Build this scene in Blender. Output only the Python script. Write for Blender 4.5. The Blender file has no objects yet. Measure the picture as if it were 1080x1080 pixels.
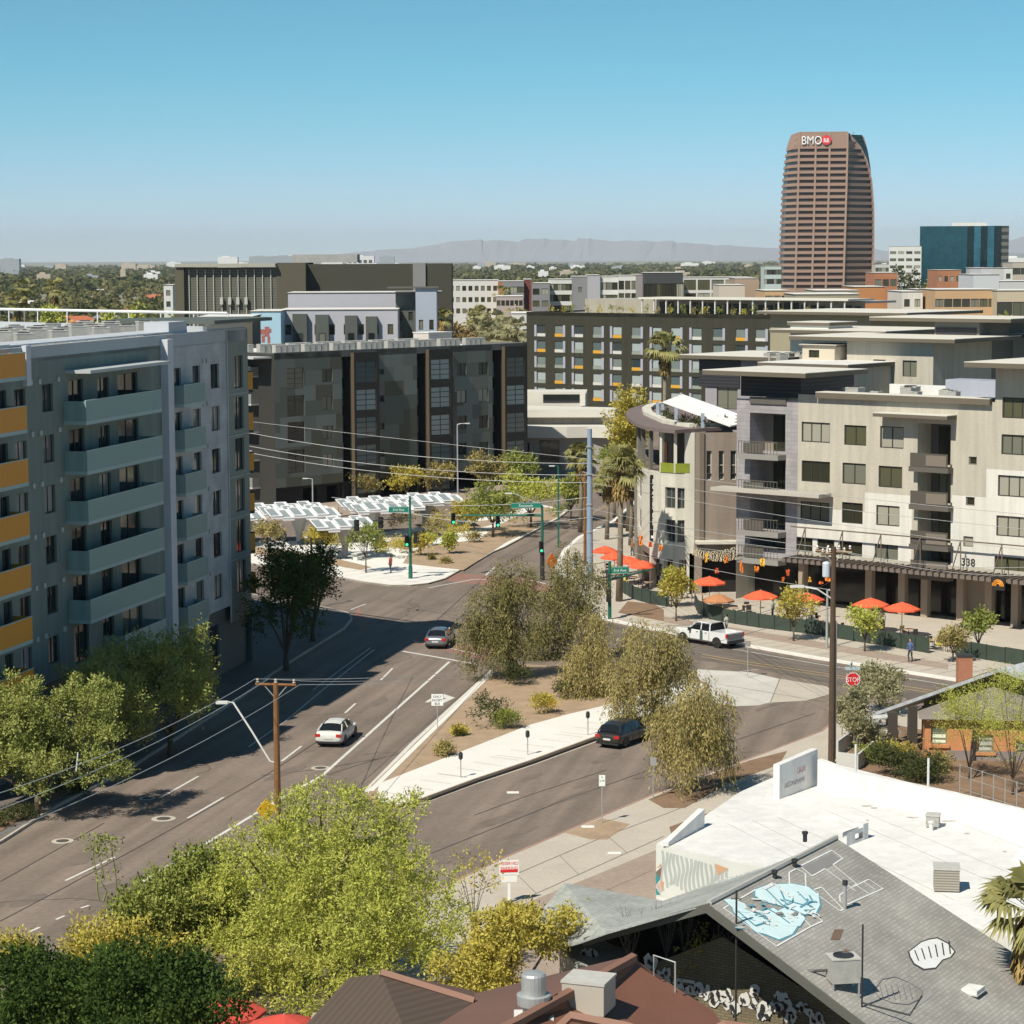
import bpy, math, random
import numpy as np
from mathutils import Vector, Matrix
rnd = random.Random(7)
SC = bpy.context.scene
COL = SC.collection

HAZE = 3.2e-5
# ---------------- camera ----------------
CAM_H, CAM_F = 31.0, 2500.0
PITCH, ROLL = math.atan(267/2500.0), math.radians(0.25)
cd = bpy.data.cameras.new('camera'); cam = bpy.data.objects.new('camera', cd); COL.objects.link(cam)
cd.sensor_width = 36; cd.lens = 36*CAM_F/1080; cd.clip_end = 90000; cd.clip_start = 1
cam.location = (0, 0, CAM_H)
cam.rotation_mode = 'QUATERNION'
_m = Matrix.Rotation(math.radians(90)-PITCH, 4, 'X') @ Matrix.Rotation(-ROLL, 4, 'Z')
cam.rotation_quaternion = _m.to_quaternion()
SC.camera = cam
SC.render.resolution_x = SC.render.resolution_y = 1024

# ---------------- daylight ----------------
SUN_EL, SUN_DIR = math.radians(49), (0.62, 0.785)          # SUN_DIR: the way shadows fall on the ground
world = bpy.data.worlds.new('World'); SC.world = world; world.use_nodes = True
wn = world.node_tree.nodes; wl = world.node_tree.links
sky = wn.new('ShaderNodeTexSky'); sky.sky_type = 'NISHITA'; sky.sun_disc = False
sky.sun_elevation = SUN_EL
sky.sun_rotation = math.atan2(-SUN_DIR[0], -SUN_DIR[1])
sky.altitude = 350; sky.air_density = 0.6; sky.dust_density = 0.0; sky.ozone_density = 4.0
tint = wn.new('ShaderNodeVectorMath'); tint.operation = 'MULTIPLY'          # air colour: clearer cyan overhead, paler at the horizon
tc = wn.new('ShaderNodeTexCoord'); ts = wn.new('ShaderNodeSeparateXYZ'); wl.new(tc.outputs['Generated'], ts.inputs[0])
tm = wn.new('ShaderNodeMapRange'); tm.interpolation_type = 'SMOOTHSTEP'; tm.inputs[1].default_value = 0; tm.inputs[2].default_value = .085; wl.new(ts.outputs[2], tm.inputs[0])
tx = wn.new('ShaderNodeMix'); tx.data_type = 'RGBA'; tx.inputs[6].default_value = (.99, 1.0, 1.06, 1); tx.inputs[7].default_value = (.66, 1.15, 1.01, 1)
wl.new(tm.outputs[0], tx.inputs[0]); wl.new(tx.outputs[2], tint.inputs[1])
wl.new(sky.outputs[0], tint.inputs[0]); wl.new(tint.outputs[0], wn['Background'].inputs[0]); wn['Background'].inputs[1].default_value = 0.085
sd = bpy.data.lights.new('sun', 'SUN'); sd.energy = 5.0; sd.angle = math.radians(0.5); sd.color = (1, 0.93, 0.80)
sun = bpy.data.objects.new('sun', sd); COL.objects.link(sun)
_l = math.hypot(*SUN_DIR)
sdir = Vector((SUN_DIR[0]/_l*math.cos(SUN_EL), SUN_DIR[1]/_l*math.cos(SUN_EL), -math.sin(SUN_EL)))
sun.rotation_mode = 'QUATERNION'; sun.rotation_quaternion = sdir.to_track_quat('-Z', 'Y')
SC.view_settings.view_transform = 'Standard'; SC.view_settings.look = 'None'
SC.view_settings.exposure = 0.2; SC.view_settings.gamma = 1

# ---------------- measuring helpers ----------------
def ray(px, py):
    x = (px-540)/CAM_F; y = -(py-540)/CAM_F
    c, s = math.cos(ROLL), math.sin(ROLL)
    x, y = c*x+s*y, -s*x+c*y
    return x, math.cos(PITCH)+y*math.sin(PITCH), -math.sin(PITCH)+y*math.cos(PITCH)
def G(px, py, z=0.0):
    d = ray(px, py); t = (z-CAM_H)/d[2]
    return (d[0]*t, d[1]*t)
def atY(px, py, Y):
    d = ray(px, py); t = Y/d[1]
    return (d[0]*t, Y, CAM_H+d[2]*t)
def Gs(pts, z=0.0): return [G(a, b, z) for a, b in pts]
def frame(x, y, ang):                       # ang: heading of the wall (deg from +X); outward normal is to its right
    a = math.radians(ang); return (x, y, math.cos(a), math.sin(a))
def frame2(p, q):
    L = math.hypot(q[0]-p[0], q[1]-p[1]); return (p[0], p[1], (q[0]-p[0])/L, (q[1]-p[1])/L)
def fp(fr, s, n, z): return (fr[0]+fr[2]*s+fr[3]*n, fr[1]+fr[3]*s-fr[2]*n, z)
def wp(fr, px, py, n=0.0):                  # a pixel on the wall plane -> (s, z)
    d = ray(px, py); ox, oy = fr[0]+fr[3]*n, fr[1]-fr[2]*n
    nx, ny = fr[3], -fr[2]
    t = (ox*nx+oy*ny)/(d[0]*nx+d[1]*ny)
    x, y = d[0]*t, d[1]*t
    return ((x-ox)*fr[2]+(y-oy)*fr[3], CAM_H+d[2]*t)

# ---------------- materials ----------------
MATS = {}
def mat(name, col, rough=0.85, var=0.12, scale=0.6, bump=0.0, metal=0.0, obj_var=0.0, spec=0.5, fine=0.0, streak=0.0, along=None):
    if name in MATS: return MATS[name]
    m = bpy.data.materials.new(name); m.use_nodes = True; MATS[name] = m
    nt = m.node_tree; N = nt.nodes; L = nt.links; b = N['Principled BSDF']
    b.inputs['Roughness'].default_value = rough; b.inputs['Metallic'].default_value = metal
    b.inputs['Specular IOR Level'].default_value = spec
    b.inputs['Base Color'].default_value = (*col, 1)
    if var or obj_var:
        geo = N.new('ShaderNodeNewGeometry')
        n1 = N.new('ShaderNodeTexNoise'); n1.inputs['Scale'].default_value = scale; n1.inputs['Detail'].default_value = 6; n1.inputs['Roughness'].default_value = .65
        L.new(geo.outputs['Position'], n1.inputs['Vector'])
        mr = N.new('ShaderNodeMapRange'); mr.inputs[1].default_value = .25; mr.inputs[2].default_value = .75
        mr.inputs[3].default_value = 1-var; mr.inputs[4].default_value = 1+var
        L.new(n1.outputs['Fac'], mr.inputs[0])
        mx = N.new('ShaderNodeVectorMath'); mx.operation = 'SCALE'; mx.inputs[0].default_value = col
        L.new(mr.outputs[0], mx.inputs['Scale']); out = mx.outputs[0]
        if fine:
            n2 = N.new('ShaderNodeTexNoise'); n2.inputs['Scale'].default_value = scale*18; n2.inputs['Detail'].default_value = 3
            L.new(geo.outputs['Position'], n2.inputs['Vector'])
            m2 = N.new('ShaderNodeMapRange'); m2.inputs[1].default_value = .3; m2.inputs[2].default_value = .7
            m2.inputs[3].default_value = 1-fine; m2.inputs[4].default_value = 1+fine
            L.new(n2.outputs['Fac'], m2.inputs[0])
            s2 = N.new('ShaderNodeVectorMath'); s2.operation = 'SCALE'; L.new(out, s2.inputs[0]); L.new(m2.outputs[0], s2.inputs['Scale']); out = s2.outputs[0]
        if streak:                              # rain streaks down a wall, or tyre-worn bands along a road
            mp = N.new('ShaderNodeMapping'); mp.inputs['Scale'].default_value = (1, 1, .07) if along is None else (.05, 1.1, 1)
            if along is not None:
                vr = N.new('ShaderNodeVectorRotate'); vr.rotation_type = 'Z_AXIS'; vr.inputs['Angle'].default_value = -math.radians(along); L.new(geo.outputs['Position'], vr.inputs['Vector']); L.new(vr.outputs[0], mp.inputs[0])
            else: L.new(geo.outputs['Position'], mp.inputs[0])
            n5 = N.new('ShaderNodeTexNoise'); n5.inputs['Scale'].default_value = 1.6 if along is None else .7; n5.inputs['Detail'].default_value = 4; L.new(mp.outputs[0], n5.inputs['Vector'])
            m5 = N.new('ShaderNodeMapRange'); m5.inputs[1].default_value = .35; m5.inputs[2].default_value = .65; m5.inputs[3].default_value = 1-streak; m5.inputs[4].default_value = 1+streak*.5
            L.new(n5.outputs['Fac'], m5.inputs[0]); s5 = N.new('ShaderNodeVectorMath'); s5.operation = 'SCALE'; L.new(out, s5.inputs[0]); L.new(m5.outputs[0], s5.inputs['Scale']); out = s5.outputs[0]
        if obj_var:
            oi = N.new('ShaderNodeObjectInfo'); m3 = N.new('ShaderNodeMapRange')
            m3.inputs[3].default_value = 1-obj_var; m3.inputs[4].default_value = 1+obj_var
            L.new(oi.outputs['Random'], m3.inputs[0])
            s3 = N.new('ShaderNodeVectorMath'); s3.operation = 'SCALE'; L.new(out, s3.inputs[0]); L.new(m3.outputs[0], s3.inputs['Scale']); out = s3.outputs[0]
        L.new(out, b.inputs['Base Color'])
        if bump:
            bp = N.new('ShaderNodeBump'); bp.inputs['Strength'].default_value = bump; bp.inputs['Distance'].default_value = .05
            n4 = N.new('ShaderNodeTexNoise'); n4.inputs['Scale'].default_value = 8; n4.inputs['Detail'].default_value = 5
            L.new(geo.outputs['Position'], n4.inputs['Vector'])
            L.new(n4.outputs['Fac'], bp.inputs['Height']); L.new(bp.outputs[0], b.inputs['Normal'])
    return m
def glass_mat(name, dark=(.015, .02, .022), light=(.32, .31, .27), share=.3, rough=.06):
    """window glass seen from outside: mostly dark room, in some windows a pale blind behind it"""
    if name in MATS: return MATS[name]
    m = mat(name, dark, rough, 0, 1); nt = m.node_tree; N = nt.nodes; L = nt.links; b = N['Principled BSDF']
    oi = N.new('ShaderNodeObjectInfo'); cr = N.new('ShaderNodeValToRGB'); cr.color_ramp.interpolation = 'CONSTANT'
    e = cr.color_ramp.elements; e[0].position = 0; e[0].color = (*dark, 1); e[1].position = 1-share; e[1].color = (*light, 1)
    k = e.new((1-share)*.55); k.color = (dark[0]*2.6, dark[1]*2.6, dark[2]*2.4, 1)
    k = e.new(1-share*.5); k.color = (light[0]*.5, light[1]*.52, light[2]*.5, 1)
    L.new(oi.outputs['Random'], cr.inputs[0]); L.new(cr.outputs[0], b.inputs['Base Color'])
    b.inputs['Specular IOR Level'].default_value = .6
    return m
def stripe_mat(name, c1, c2, scale, axis='Z', rough=.7, metal=0, duty=.5):
    """ribbed, louvred or corrugated sheet: narrow bands of two tones along one axis, with a bump"""
    if name in MATS: return MATS[name]
    m = mat(name, c1, rough, 0, 1, metal=metal); nt = m.node_tree; N = nt.nodes; L = nt.links; b = N['Principled BSDF']
    geo = N.new('ShaderNodeNewGeometry'); sx = N.new('ShaderNodeSeparateXYZ'); L.new(geo.outputs['Position'], sx.inputs[0])
    if axis == 'XY':
        ad = N.new('ShaderNodeMath'); ad.operation = 'SUBTRACT'; L.new(sx.outputs[0], ad.inputs[0]); L.new(sx.outputs[1], ad.inputs[1]); src = ad.outputs[0]
    else: src = sx.outputs['XYZ'.index(axis)]
    mu = N.new('ShaderNodeMath'); mu.operation = 'MULTIPLY'; mu.inputs[1].default_value = scale; L.new(src, mu.inputs[0])
    fr = N.new('ShaderNodeMath'); fr.operation = 'FRACT'; L.new(mu.outputs[0], fr.inputs[0])
    gt = N.new('ShaderNodeMath'); gt.operation = 'GREATER_THAN'; gt.inputs[1].default_value = duty; L.new(fr.outputs[0], gt.inputs[0])
    mx = N.new('ShaderNodeMix'); mx.data_type = 'RGBA'; mx.inputs[6].default_value = (*c1, 1); mx.inputs[7].default_value = (*c2, 1)
    L.new(gt.outputs[0], mx.inputs[0]); L.new(mx.outputs[2], b.inputs['Base Color'])
    bp = N.new('ShaderNodeBump'); bp.inputs['Strength'].default_value = .5; bp.inputs['Distance'].default_value = .03
    L.new(fr.outputs[0], bp.inputs['Height']); L.new(bp.outputs[0], b.inputs['Normal'])
    return m
def brick_mat(name, c1, c2, cm, scale=1.0, rough=.9, w=.4, h=.2, ang=0.0, flat=False):
    """masonry or shingles: brick pattern along a wall heading (ang) or lying flat on a roof"""
    if name in MATS: return MATS[name]
    m = mat(name, c1, rough, 0, 1); nt = m.node_tree; N = nt.nodes; L = nt.links; b = N['Principled BSDF']
    geo = N.new('ShaderNodeNewGeometry'); mp = N.new('ShaderNodeMapping'); mp.vector_type = 'POINT'
    mp.inputs['Rotation'].default_value = (0, 0, -math.radians(ang)); L.new(geo.outputs['Position'], mp.inputs[0])
    src = mp.outputs[0]
    if not flat:
        sp = N.new('ShaderNodeSeparateXYZ'); cb = N.new('ShaderNodeCombineXYZ'); L.new(src, sp.inputs[0])
        L.new(sp.outputs[0], cb.inputs[0]); L.new(sp.outputs[2], cb.inputs[1]); src = cb.outputs[0]
    br = N.new('ShaderNodeTexBrick'); L.new(src, br.inputs['Vector'])
    br.inputs['Color1'].default_value = (*c1, 1); br.inputs['Color2'].default_value = (*c2, 1); br.inputs['Mortar'].default_value = (*cm, 1)
    br.inputs['Scale'].default_value = scale; br.inputs['Brick Width'].default_value = w; br.inputs['Row Height'].default_value = h; br.inputs['Mortar Size'].default_value = .02
    ns = N.new('ShaderNodeTexNoise'); ns.inputs['Scale'].default_value = .5; ns.inputs['Detail'].default_value = 7; L.new(geo.outputs['Position'], ns.inputs['Vector'])
    mr = N.new('ShaderNodeMapRange'); mr.inputs[1].default_value = .3; mr.inputs[2].default_value = .7; mr.inputs[3].default_value = .8; mr.inputs[4].default_value = 1.2
    L.new(ns.outputs['Fac'], mr.inputs[0]); s = N.new('ShaderNodeVectorMath'); s.operation = 'SCALE'
    L.new(br.outputs['Color'], s.inputs[0]); L.new(mr.outputs[0], s.inputs['Scale']); L.new(s.outputs[0], b.inputs['Base Color'])
    return m
def leaf_mat(name, a, b_, trans=.3):
    if name in MATS: return MATS[name]
    m = bpy.data.materials.new(name); m.use_nodes = True; MATS[name] = m
    nt = m.node_tree; N = nt.nodes; L = nt.links; N.remove(N['Principled BSDF'])
    geo = N.new('ShaderNodeNewGeometry'); mx = N.new('ShaderNodeMix'); mx.data_type = 'RGBA'
    mx.inputs[6].default_value = (*a, 1); mx.inputs[7].default_value = (*b_, 1)
    ns = N.new('ShaderNodeTexNoise'); ns.inputs['Scale'].default_value = .9; ns.inputs['Detail'].default_value = 2; L.new(geo.outputs['Position'], ns.inputs['Vector'])
    ad = N.new('ShaderNodeMath'); ad.operation = 'MULTIPLY_ADD'; ad.inputs[1].default_value = .55; L.new(geo.outputs['Random Per Island'], ad.inputs[0])
    mr = N.new('ShaderNodeMapRange'); mr.inputs[1].default_value = .35; mr.inputs[2].default_value = .65; mr.inputs[3].default_value = 0; mr.inputs[4].default_value = .45
    L.new(ns.outputs['Fac'], mr.inputs[0]); L.new(mr.outputs[0], ad.inputs[2]); L.new(ad.outputs[0], mx.inputs[0])
    d = N.new('ShaderNodeBsdfDiffuse'); t = N.new('ShaderNodeBsdfTranslucent'); ms = N.new('ShaderNodeMixShader'); ms.inputs[0].default_value = trans
    L.new(mx.outputs[2], d.inputs[0]); L.new(mx.outputs[2], t.inputs[0]); L.new(d.outputs[0], ms.inputs[1]); L.new(t.outputs[0], ms.inputs[2])
    L.new(ms.outputs[0], N['Material Output'].inputs[0])
    return m

# ---------------- mesh building ----------------
ORG = {}
class MB:
    def __init__(s): s.v = []; s.f = []; s.m = []
    def add(s, vs, fs, m=0):
        k = len(s.v); s.v += [tuple(p) for p in vs]; s.f += [tuple(i+k for i in f) for f in fs]; s.m += [m]*len(fs); return s
    def quad(s, a, b, c, d, m=0): return s.add([a, b, c, d], [(0, 1, 2, 3)], m)
    def hexa(s, p, m=0):                     # 8 points: bottom ring ccw, top ring ccw
        return s.add(p, [(3, 2, 1, 0), (4, 5, 6, 7), (0, 1, 5, 4), (1, 2, 6, 5), (2, 3, 7, 6), (3, 0, 4, 7)], m)
    def box(s, x0, x1, y0, y1, z0, z1, m=0):
        return s.hexa([(x0, y0, z0), (x1, y0, z0), (x1, y1, z0), (x0, y1, z0), (x0, y0, z1), (x1, y0, z1), (x1, y1, z1), (x0, y1, z1)], m)
    def fb(s, fr, s0, s1, n0, n1, z0, z1, m=0):    # box in a wall's frame: along, outward, up
        q = [fp(fr, s0, n1, z0), fp(fr, s1, n1, z0), fp(fr, s1, n0, z0), fp(fr, s0, n0, z0)]
        return s.hexa(q+[(a, b, z1) for a, b, _ in q], m)
    def prism(s, poly, z0, z1, m=0, mt=None, bottom=True):
        n = len(poly); k = len(s.v)
        s.v += [(p[0], p[1], z0) for p in poly]+[(p[0], p[1], z1) for p in poly]
        for i in range(n):
            j = (i+1) % n; s.f.append((k+i, k+j, k+n+j, k+n+i)); s.m.append(m)
        s.f.append(tuple(k+n+i for i in range(n))); s.m.append(m if mt is None else mt)
        if bottom: s.f.append(tuple(k+n-1-i for i in range(n))); s.m.append(m)
        return s
    def tube(s, pts, r, seg=6, m=0, cap=True):
        pts = [Vector(p) for p in pts]; n = len(pts); rs = r if isinstance(r, (list, tuple)) else [r]*n; k = len(s.v)
        for i, p in enumerate(pts):
            d = (pts[min(i+1, n-1)]-pts[max(i-1, 0)]).normalized()
            u = d.cross(Vector((0, 0, 1)) if abs(d.z) < .9 else Vector((1, 0, 0))).normalized(); w = d.cross(u)
            for j in range(seg):
                a = 2*math.pi*j/seg; s.v.append(tuple(p+(u*math.cos(a)+w*math.sin(a))*rs[i]))
        for i in range(n-1):
            for j in range(seg):
                j2 = (j+1) % seg; s.f.append((k+i*seg+j, k+i*seg+j2, k+(i+1)*seg+j2, k+(i+1)*seg+j)); s.m.append(m)
        if cap:
            s.f.append(tuple(k+seg-1-j for j in range(seg))); s.m.append(m)
            s.f.append(tuple(k+(n-1)*seg+j for j in range(seg))); s.m.append(m)
        return s
    def lathe(s, c, prof, seg=16, m=0):
        k = len(s.v); n = len(prof)
        for r, z in prof:
            for j in range(seg):
                a = 2*math.pi*j/seg; s.v.append((c[0]+r*math.cos(a), c[1]+r*math.sin(a), c[2]+z))
        for i in range(n-1):
            for j in range(seg):
                j2 = (j+1) % seg; s.f.append((k+i*seg+j, k+i*seg+j2, k+(i+1)*seg+j2, k+(i+1)*seg+j)); s.m.append(m)
        s.f.append(tuple(k+seg-1-j for j in range(seg))); s.m.append(m)
        s.f.append(tuple(k+(n-1)*seg+j for j in range(seg))); s.m.append(m)
        return s
    def mesh(s, name, mats, o=(0, 0, 0), smooth=False):
        me = bpy.data.meshes.new(name)
        me.from_pydata([(a-o[0], b-o[1], c-o[2]) for a, b, c in s.v], [], s.f)
        for mm in (mats if isinstance(mats, (list, tuple)) else [mats]): me.materials.append(mm)
        me.polygons.foreach_set('material_index', s.m)
        if smooth: me.polygons.foreach_set('use_smooth', [True]*len(s.f))
        me.update(); return me
    def build(s, name, mats, parent=None, loc=None, smooth=False, label=None):
        o = ORG[parent.name] if parent is not None else (loc or (0, 0, 0))
        ob = bpy.data.objects.new(name, s.mesh(name, mats, o, smooth)); COL.objects.link(ob)
        if parent is not None: ob.parent = parent
        else: ob.location = o
        ORG[ob.name] = o
        if label: ob['label'] = label
        return ob
def tag(o, label=None, cat=None, group=None, kind=None):
    if label: o['label'] = label
    if cat: o['category'] = cat
    if group: o['group'] = group
    if kind: o['kind'] = kind
    return o
def thing(name, label, cat, loc=(0, 0, 0), rz=0.0, group=None):
    o = bpy.data.objects.new(name, None); COL.objects.link(o); o.location = loc; o.rotation_euler = (0, 0, rz)
    o.empty_display_size = .5; ORG[o.name] = tuple(loc) if rz == 0 else (0, 0, 0)
    return tag(o, label, cat, group)
def proto(name, label, cat, group=None):            # a thing built round the origin, moved into place later
    o = thing(name, label, cat, (0, 0, 0), 0, group); return o
def put(o, x, y, z=0.0, rz=0.0, sc=None):
    o.location = (x, y, z); o.rotation_euler = (0, 0, rz)
    if sc: o.scale = sc if isinstance(sc, tuple) else (sc, sc, sc)
    return o
def dup(o, parent=None, label=None):
    c = o.copy(); COL.objects.link(c)
    if parent is not None: c.parent = parent
    if label: c['label'] = label
    ORG[c.name] = (0, 0, 0)
    for ch in o.children: dup(ch, c)
    return c
def struct(name, mb, mats): return tag(mb.build(name, mats), kind='structure')
FONTCACHE = {}
def text_mesh(txt, size, depth, m):
    """letters standing in the XZ plane, reading along +X, facing -Y, anchored at their lower left"""
    cu = bpy.data.curves.new('t', 'FONT'); cu.body = txt; cu.size = size; cu.extrude = depth; cu.align_x = 'LEFT'
    ob = bpy.data.objects.new('t', cu); COL.objects.link(ob); bpy.context.view_layer.update()
    me = bpy.data.meshes.new_from_object(ob.evaluated_get(bpy.context.evaluated_depsgraph_get()))
    bpy.data.objects.remove(ob); bpy.data.curves.remove(cu)
    me.transform(Matrix.Rotation(math.radians(90), 4, 'X')); me.materials.clear(); me.materials.append(m); return me
def letters(name, txt, size, fr, s, n, z, m, parent, depth=.02, mirror=False):
    me = text_mesh(txt, size, depth, m); o = bpy.data.objects.new(name, me); COL.objects.link(o); o.parent = parent
    p = fp(fr, s, n, z); g = ORG[parent.name]; o.location = (p[0]-g[0], p[1]-g[1], p[2]-g[2])
    o.rotation_euler = (0, 0, math.atan2(fr[3], fr[2])); ORG[o.name] = g; return o

# ---------------- walls and windows ----------------
def wall(parent, name, fr, s0, s1, z0, z1, holes, mats, reveal=.22, matfn=None, ss=(), zs=(), n=0.0):
    b = MB(); holes = [h for h in holes if h[1] > s0+.01 and h[0] < s1-.01 and h[3] > z0 and h[2] < z1]
    S = sorted({round(min(max(x, s0), s1), 3) for h in holes for x in h[:2]} | {s0, s1} | {x for x in ss if s0 < x < s1})
    Z = sorted({round(min(max(x, z0), z1), 3) for h in holes for x in h[2:4]} | {z0, z1} | {x for x in zs if z0 < x < z1})
    for i in range(len(S)-1):
        for j in range(len(Z)-1):
            cs, cz = (S[i]+S[i+1])/2, (Z[j]+Z[j+1])/2
            if S[i+1]-S[i] < 1e-4 or Z[j+1]-Z[j] < 1e-4: continue
            if any(h[0] < cs < h[1] and h[2] < cz < h[3] for h in holes): continue
            b.quad(fp(fr, S[i], n, Z[j]), fp(fr, S[i+1], n, Z[j]), fp(fr, S[i+1], n, Z[j+1]), fp(fr, S[i], n, Z[j+1]), matfn(cs, cz) if matfn else 0)
    for h in holes:
        a0, a1, c0, c1 = max(h[0], s0), min(h[1], s1), max(h[2], z0), min(h[3], z1); r = (h[4] if len(h) > 4 else reveal)
        P = lambda s, d, z: fp(fr, s, n-d, z)
        mi = matfn(a0-.01, (c0+c1)/2) if matfn else 0
        b.quad(P(a0, 0, c0), P(a0, 0, c1), P(a0, r, c1), P(a0, r, c0), mi); b.quad(P(a1, 0, c1), P(a1, 0, c0), P(a1, r, c0), P(a1, r, c1), mi)
        b.quad(P(a0, 0, c0), P(a0, r, c0), P(a1, r, c0), P(a1, 0, c0), mi); b.quad(P(a0, 0, c1), P(a1, 0, c1), P(a1, r, c1), P(a0, r, c1), mi)
    return b.build(name, mats, parent)
WC = {}
def window(parent, fr, s0, s1, z0, z1, nx=2, nz=1, fm=None, gm=None, n=-.2, name='window', bar=.06, split=None):
    w, h = round(s1-s0, 2), round(z1-z0, 2); key = (w, h, nx, nz, fm.name, gm.name, bar)
    if key not in WC:
        F = (0, 0, 1, 0); b = MB()
        b.fb(F, 0, bar, 0, .07, 0, h); b.fb(F, w-bar, w, 0, .07, 0, h); b.fb(F, bar, w-bar, 0, .07, 0, bar); b.fb(F, bar, w-bar, 0, .07, h-bar, h)
        for i in range(1, nx): x = w*i/nx; b.fb(F, x-bar/2, x+bar/2, 0.003, .06, bar, h-bar)
        for j in range(1, nz): z = h*j/nz; b.fb(F, bar, w-bar, 0.006, .055, z-bar/2, z+bar/2)
        g = MB().quad((bar*.5, -.012, bar*.5), (w-bar*.5, -.012, bar*.5), (w-bar*.5, -.012, h-bar*.5), (bar*.5, -.012, h-bar*.5))
        WC[key] = (b.mesh(name, fm), g.mesh('pane', gm))
    fmh, gmh = WC[key]; g = ORG[parent.name]; p = fp(fr, s0, n, z0)
    o = bpy.data.objects.new(name, fmh); COL.objects.link(o); o.parent = parent
    o.location = (p[0]-g[0], p[1]-g[1], p[2]-g[2]); o.rotation_euler = (0, 0, math.atan2(fr[3], fr[2]))
    q = bpy.data.objects.new('pane', gmh); COL.objects.link(q); q.parent = o
    return o

# ---------------- foliage ----------------
def leaf_cloud(lobes, n, leaf, up=.35, droop=0.0, per=6, twig=.5, seed=1, aspect=.5, inner=.25, spray=(.18, .36)):
    r = np.random.RandomState(seed); lb = np.array(lobes, float); w = lb[:, 3]*lb[:, 4]+lb[:, 4]*lb[:, 5]; w /= w.sum()
    nt = n//per; idx = r.choice(len(lb), nt, p=w); L = lb[idx]
    m_ = 15; U = r.normal(size=(len(lb), m_, 3)); U[:, :, 2] += .25; U /= np.linalg.norm(U, axis=2)[:, :, None]       # sprays: small clumps on each lobe's shell
    SR = r.uniform(*spray, (len(lb), m_)); k_ = (r.rand(nt)**.8*m_).astype(int); cu = U[idx, k_]; sr = SR[idx, k_]*L[:, 3:6].mean(axis=1)
    u = r.normal(size=(nt, 3)); u /= np.linalg.norm(u, axis=1)[:, None]
    rf = np.where(r.rand(nt) < inner, r.uniform(.0, .6, nt), r.uniform(.85, 1.05, nt)); sr = np.where(rf < .6, sr*1.8, sr)
    el = np.array([1, 1, .62+1.1*min(droop, 1)])
    base = L[:, :3]+cu*L[:, 3:6]*rf[:, None]+u*(sr*r.uniform(.3, 1, nt)**.5)[:, None]*el; base[:, 2] -= droop*.3*sr
    u = u*.65+cu*.5; u /= np.linalg.norm(u, axis=1)[:, None]
    d = u*.75+r.normal(size=(nt, 3))*.45; d[:, 2] += up-droop; d /= np.linalg.norm(d, axis=1)[:, None]
    t = np.linspace(0, 1, per)
    P = base[:, None, :]+d[:, None, :]*(t[None, :, None]*twig)
    if droop: P[:, :, 2] -= droop*twig*(t**1.5)[None, :]*1.2
    P += r.normal(size=P.shape)*leaf*.35
    P = P.reshape(-1, 3); D = np.repeat(d, per, axis=0)+r.normal(size=P.shape)*.6
    if droop: D[:, 2] -= droop*1.2
    D /= np.linalg.norm(D, axis=1)[:, None]
    q = np.repeat(u, per, axis=0)*.95+r.normal(size=P.shape)*.55; W = np.cross(D, q); W /= np.linalg.norm(W, axis=1)[:, None]
    s = (leaf*r.uniform(.65, 1.35, len(P)))[:, None]
    D = D*s; W = W*s*aspect*.5
    V = np.stack([P, P+D*.45+W, P+D, P+D*.45-W], axis=1).reshape(-1, 3)
    return V
def quads_mesh(name, V, m):
    me = bpy.data.meshes.new(name); n = len(V)//4
    me.vertices.add(n*4); me.vertices.foreach_set('co', V.astype(np.float32).ravel())
    me.loops.add(n*4); me.loops.foreach_set('vertex_index', np.arange(n*4, dtype=np.int32))
    me.polygons.add(n); me.polygons.foreach_set('loop_start', np.arange(0, n*4, 4, dtype=np.int32))
    me.materials.append(m); me.update(calc_edges=True); me.validate(); return me
def auto_lobes(rx, ry, zc, rz, k, seed, size=(.32, .5), flat=1.0):
    r = random.Random(seed); out = []
    for i in range(k):
        a = 2*math.pi*(i/k)+r.uniform(-.5, .5); e = r.uniform(-.75, .95); q = r.uniform(.38, .82)*math.sqrt(max(.1, 1-e*e*.7))
        s = r.uniform(*size)
        out.append((rx*q*math.cos(a), ry*q*math.sin(a), zc+rz*e*.62, rx*s, ry*s, rz*s*flat))
    out.append((0, 0, zc, rx*.36, ry*.36, rz*.4)); return out
def limbs(h, zc, lobes, r0, seed, lean=0.0, n=7, fork=.3):
    r = random.Random(seed); b = MB(); top = h*fork
    b.tube([(0, 0, -.1), (lean*.3, .02, top*.5), (lean*.6, 0, top)], [r0*1.25, r0, r0*.8], 7)
    for L in (lobes[:n]):
        mx = (L[0]*.5+lean*.6, L[1]*.5, top+(L[2]-top)*.45+r.uniform(0, .3))
        b.tube([(lean*.6, 0, top-.05), mx, (L[0], L[1], L[2]), (L[0]*1.25, L[1]*1.25, L[2]+L[5]*.55)], [r0*.6, r0*.42, r0*.24, r0*.08], 5)
        for j in range(3):
            e = (L[0]+r.uniform(-1, 1)*L[3]*.8, L[1]+r.uniform(-1, 1)*L[4]*.8, L[2]+r.uniform(-.3, .8)*L[5])
            b.tube([(L[0]*.8, L[1]*.8, L[2]-.1*L[5]), e], [r0*.2, r0*.05], 4)
    return b
BARK = mat('bark', (.11, .085, .06), .95, .25, 3, .4)
BARK_P = mat('bark_pale', (.20, .165, .12), .95, .2, 3, .3)
BARK_G = mat('bark_green', (.2, .22, .06), .9, .2, 3)
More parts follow.
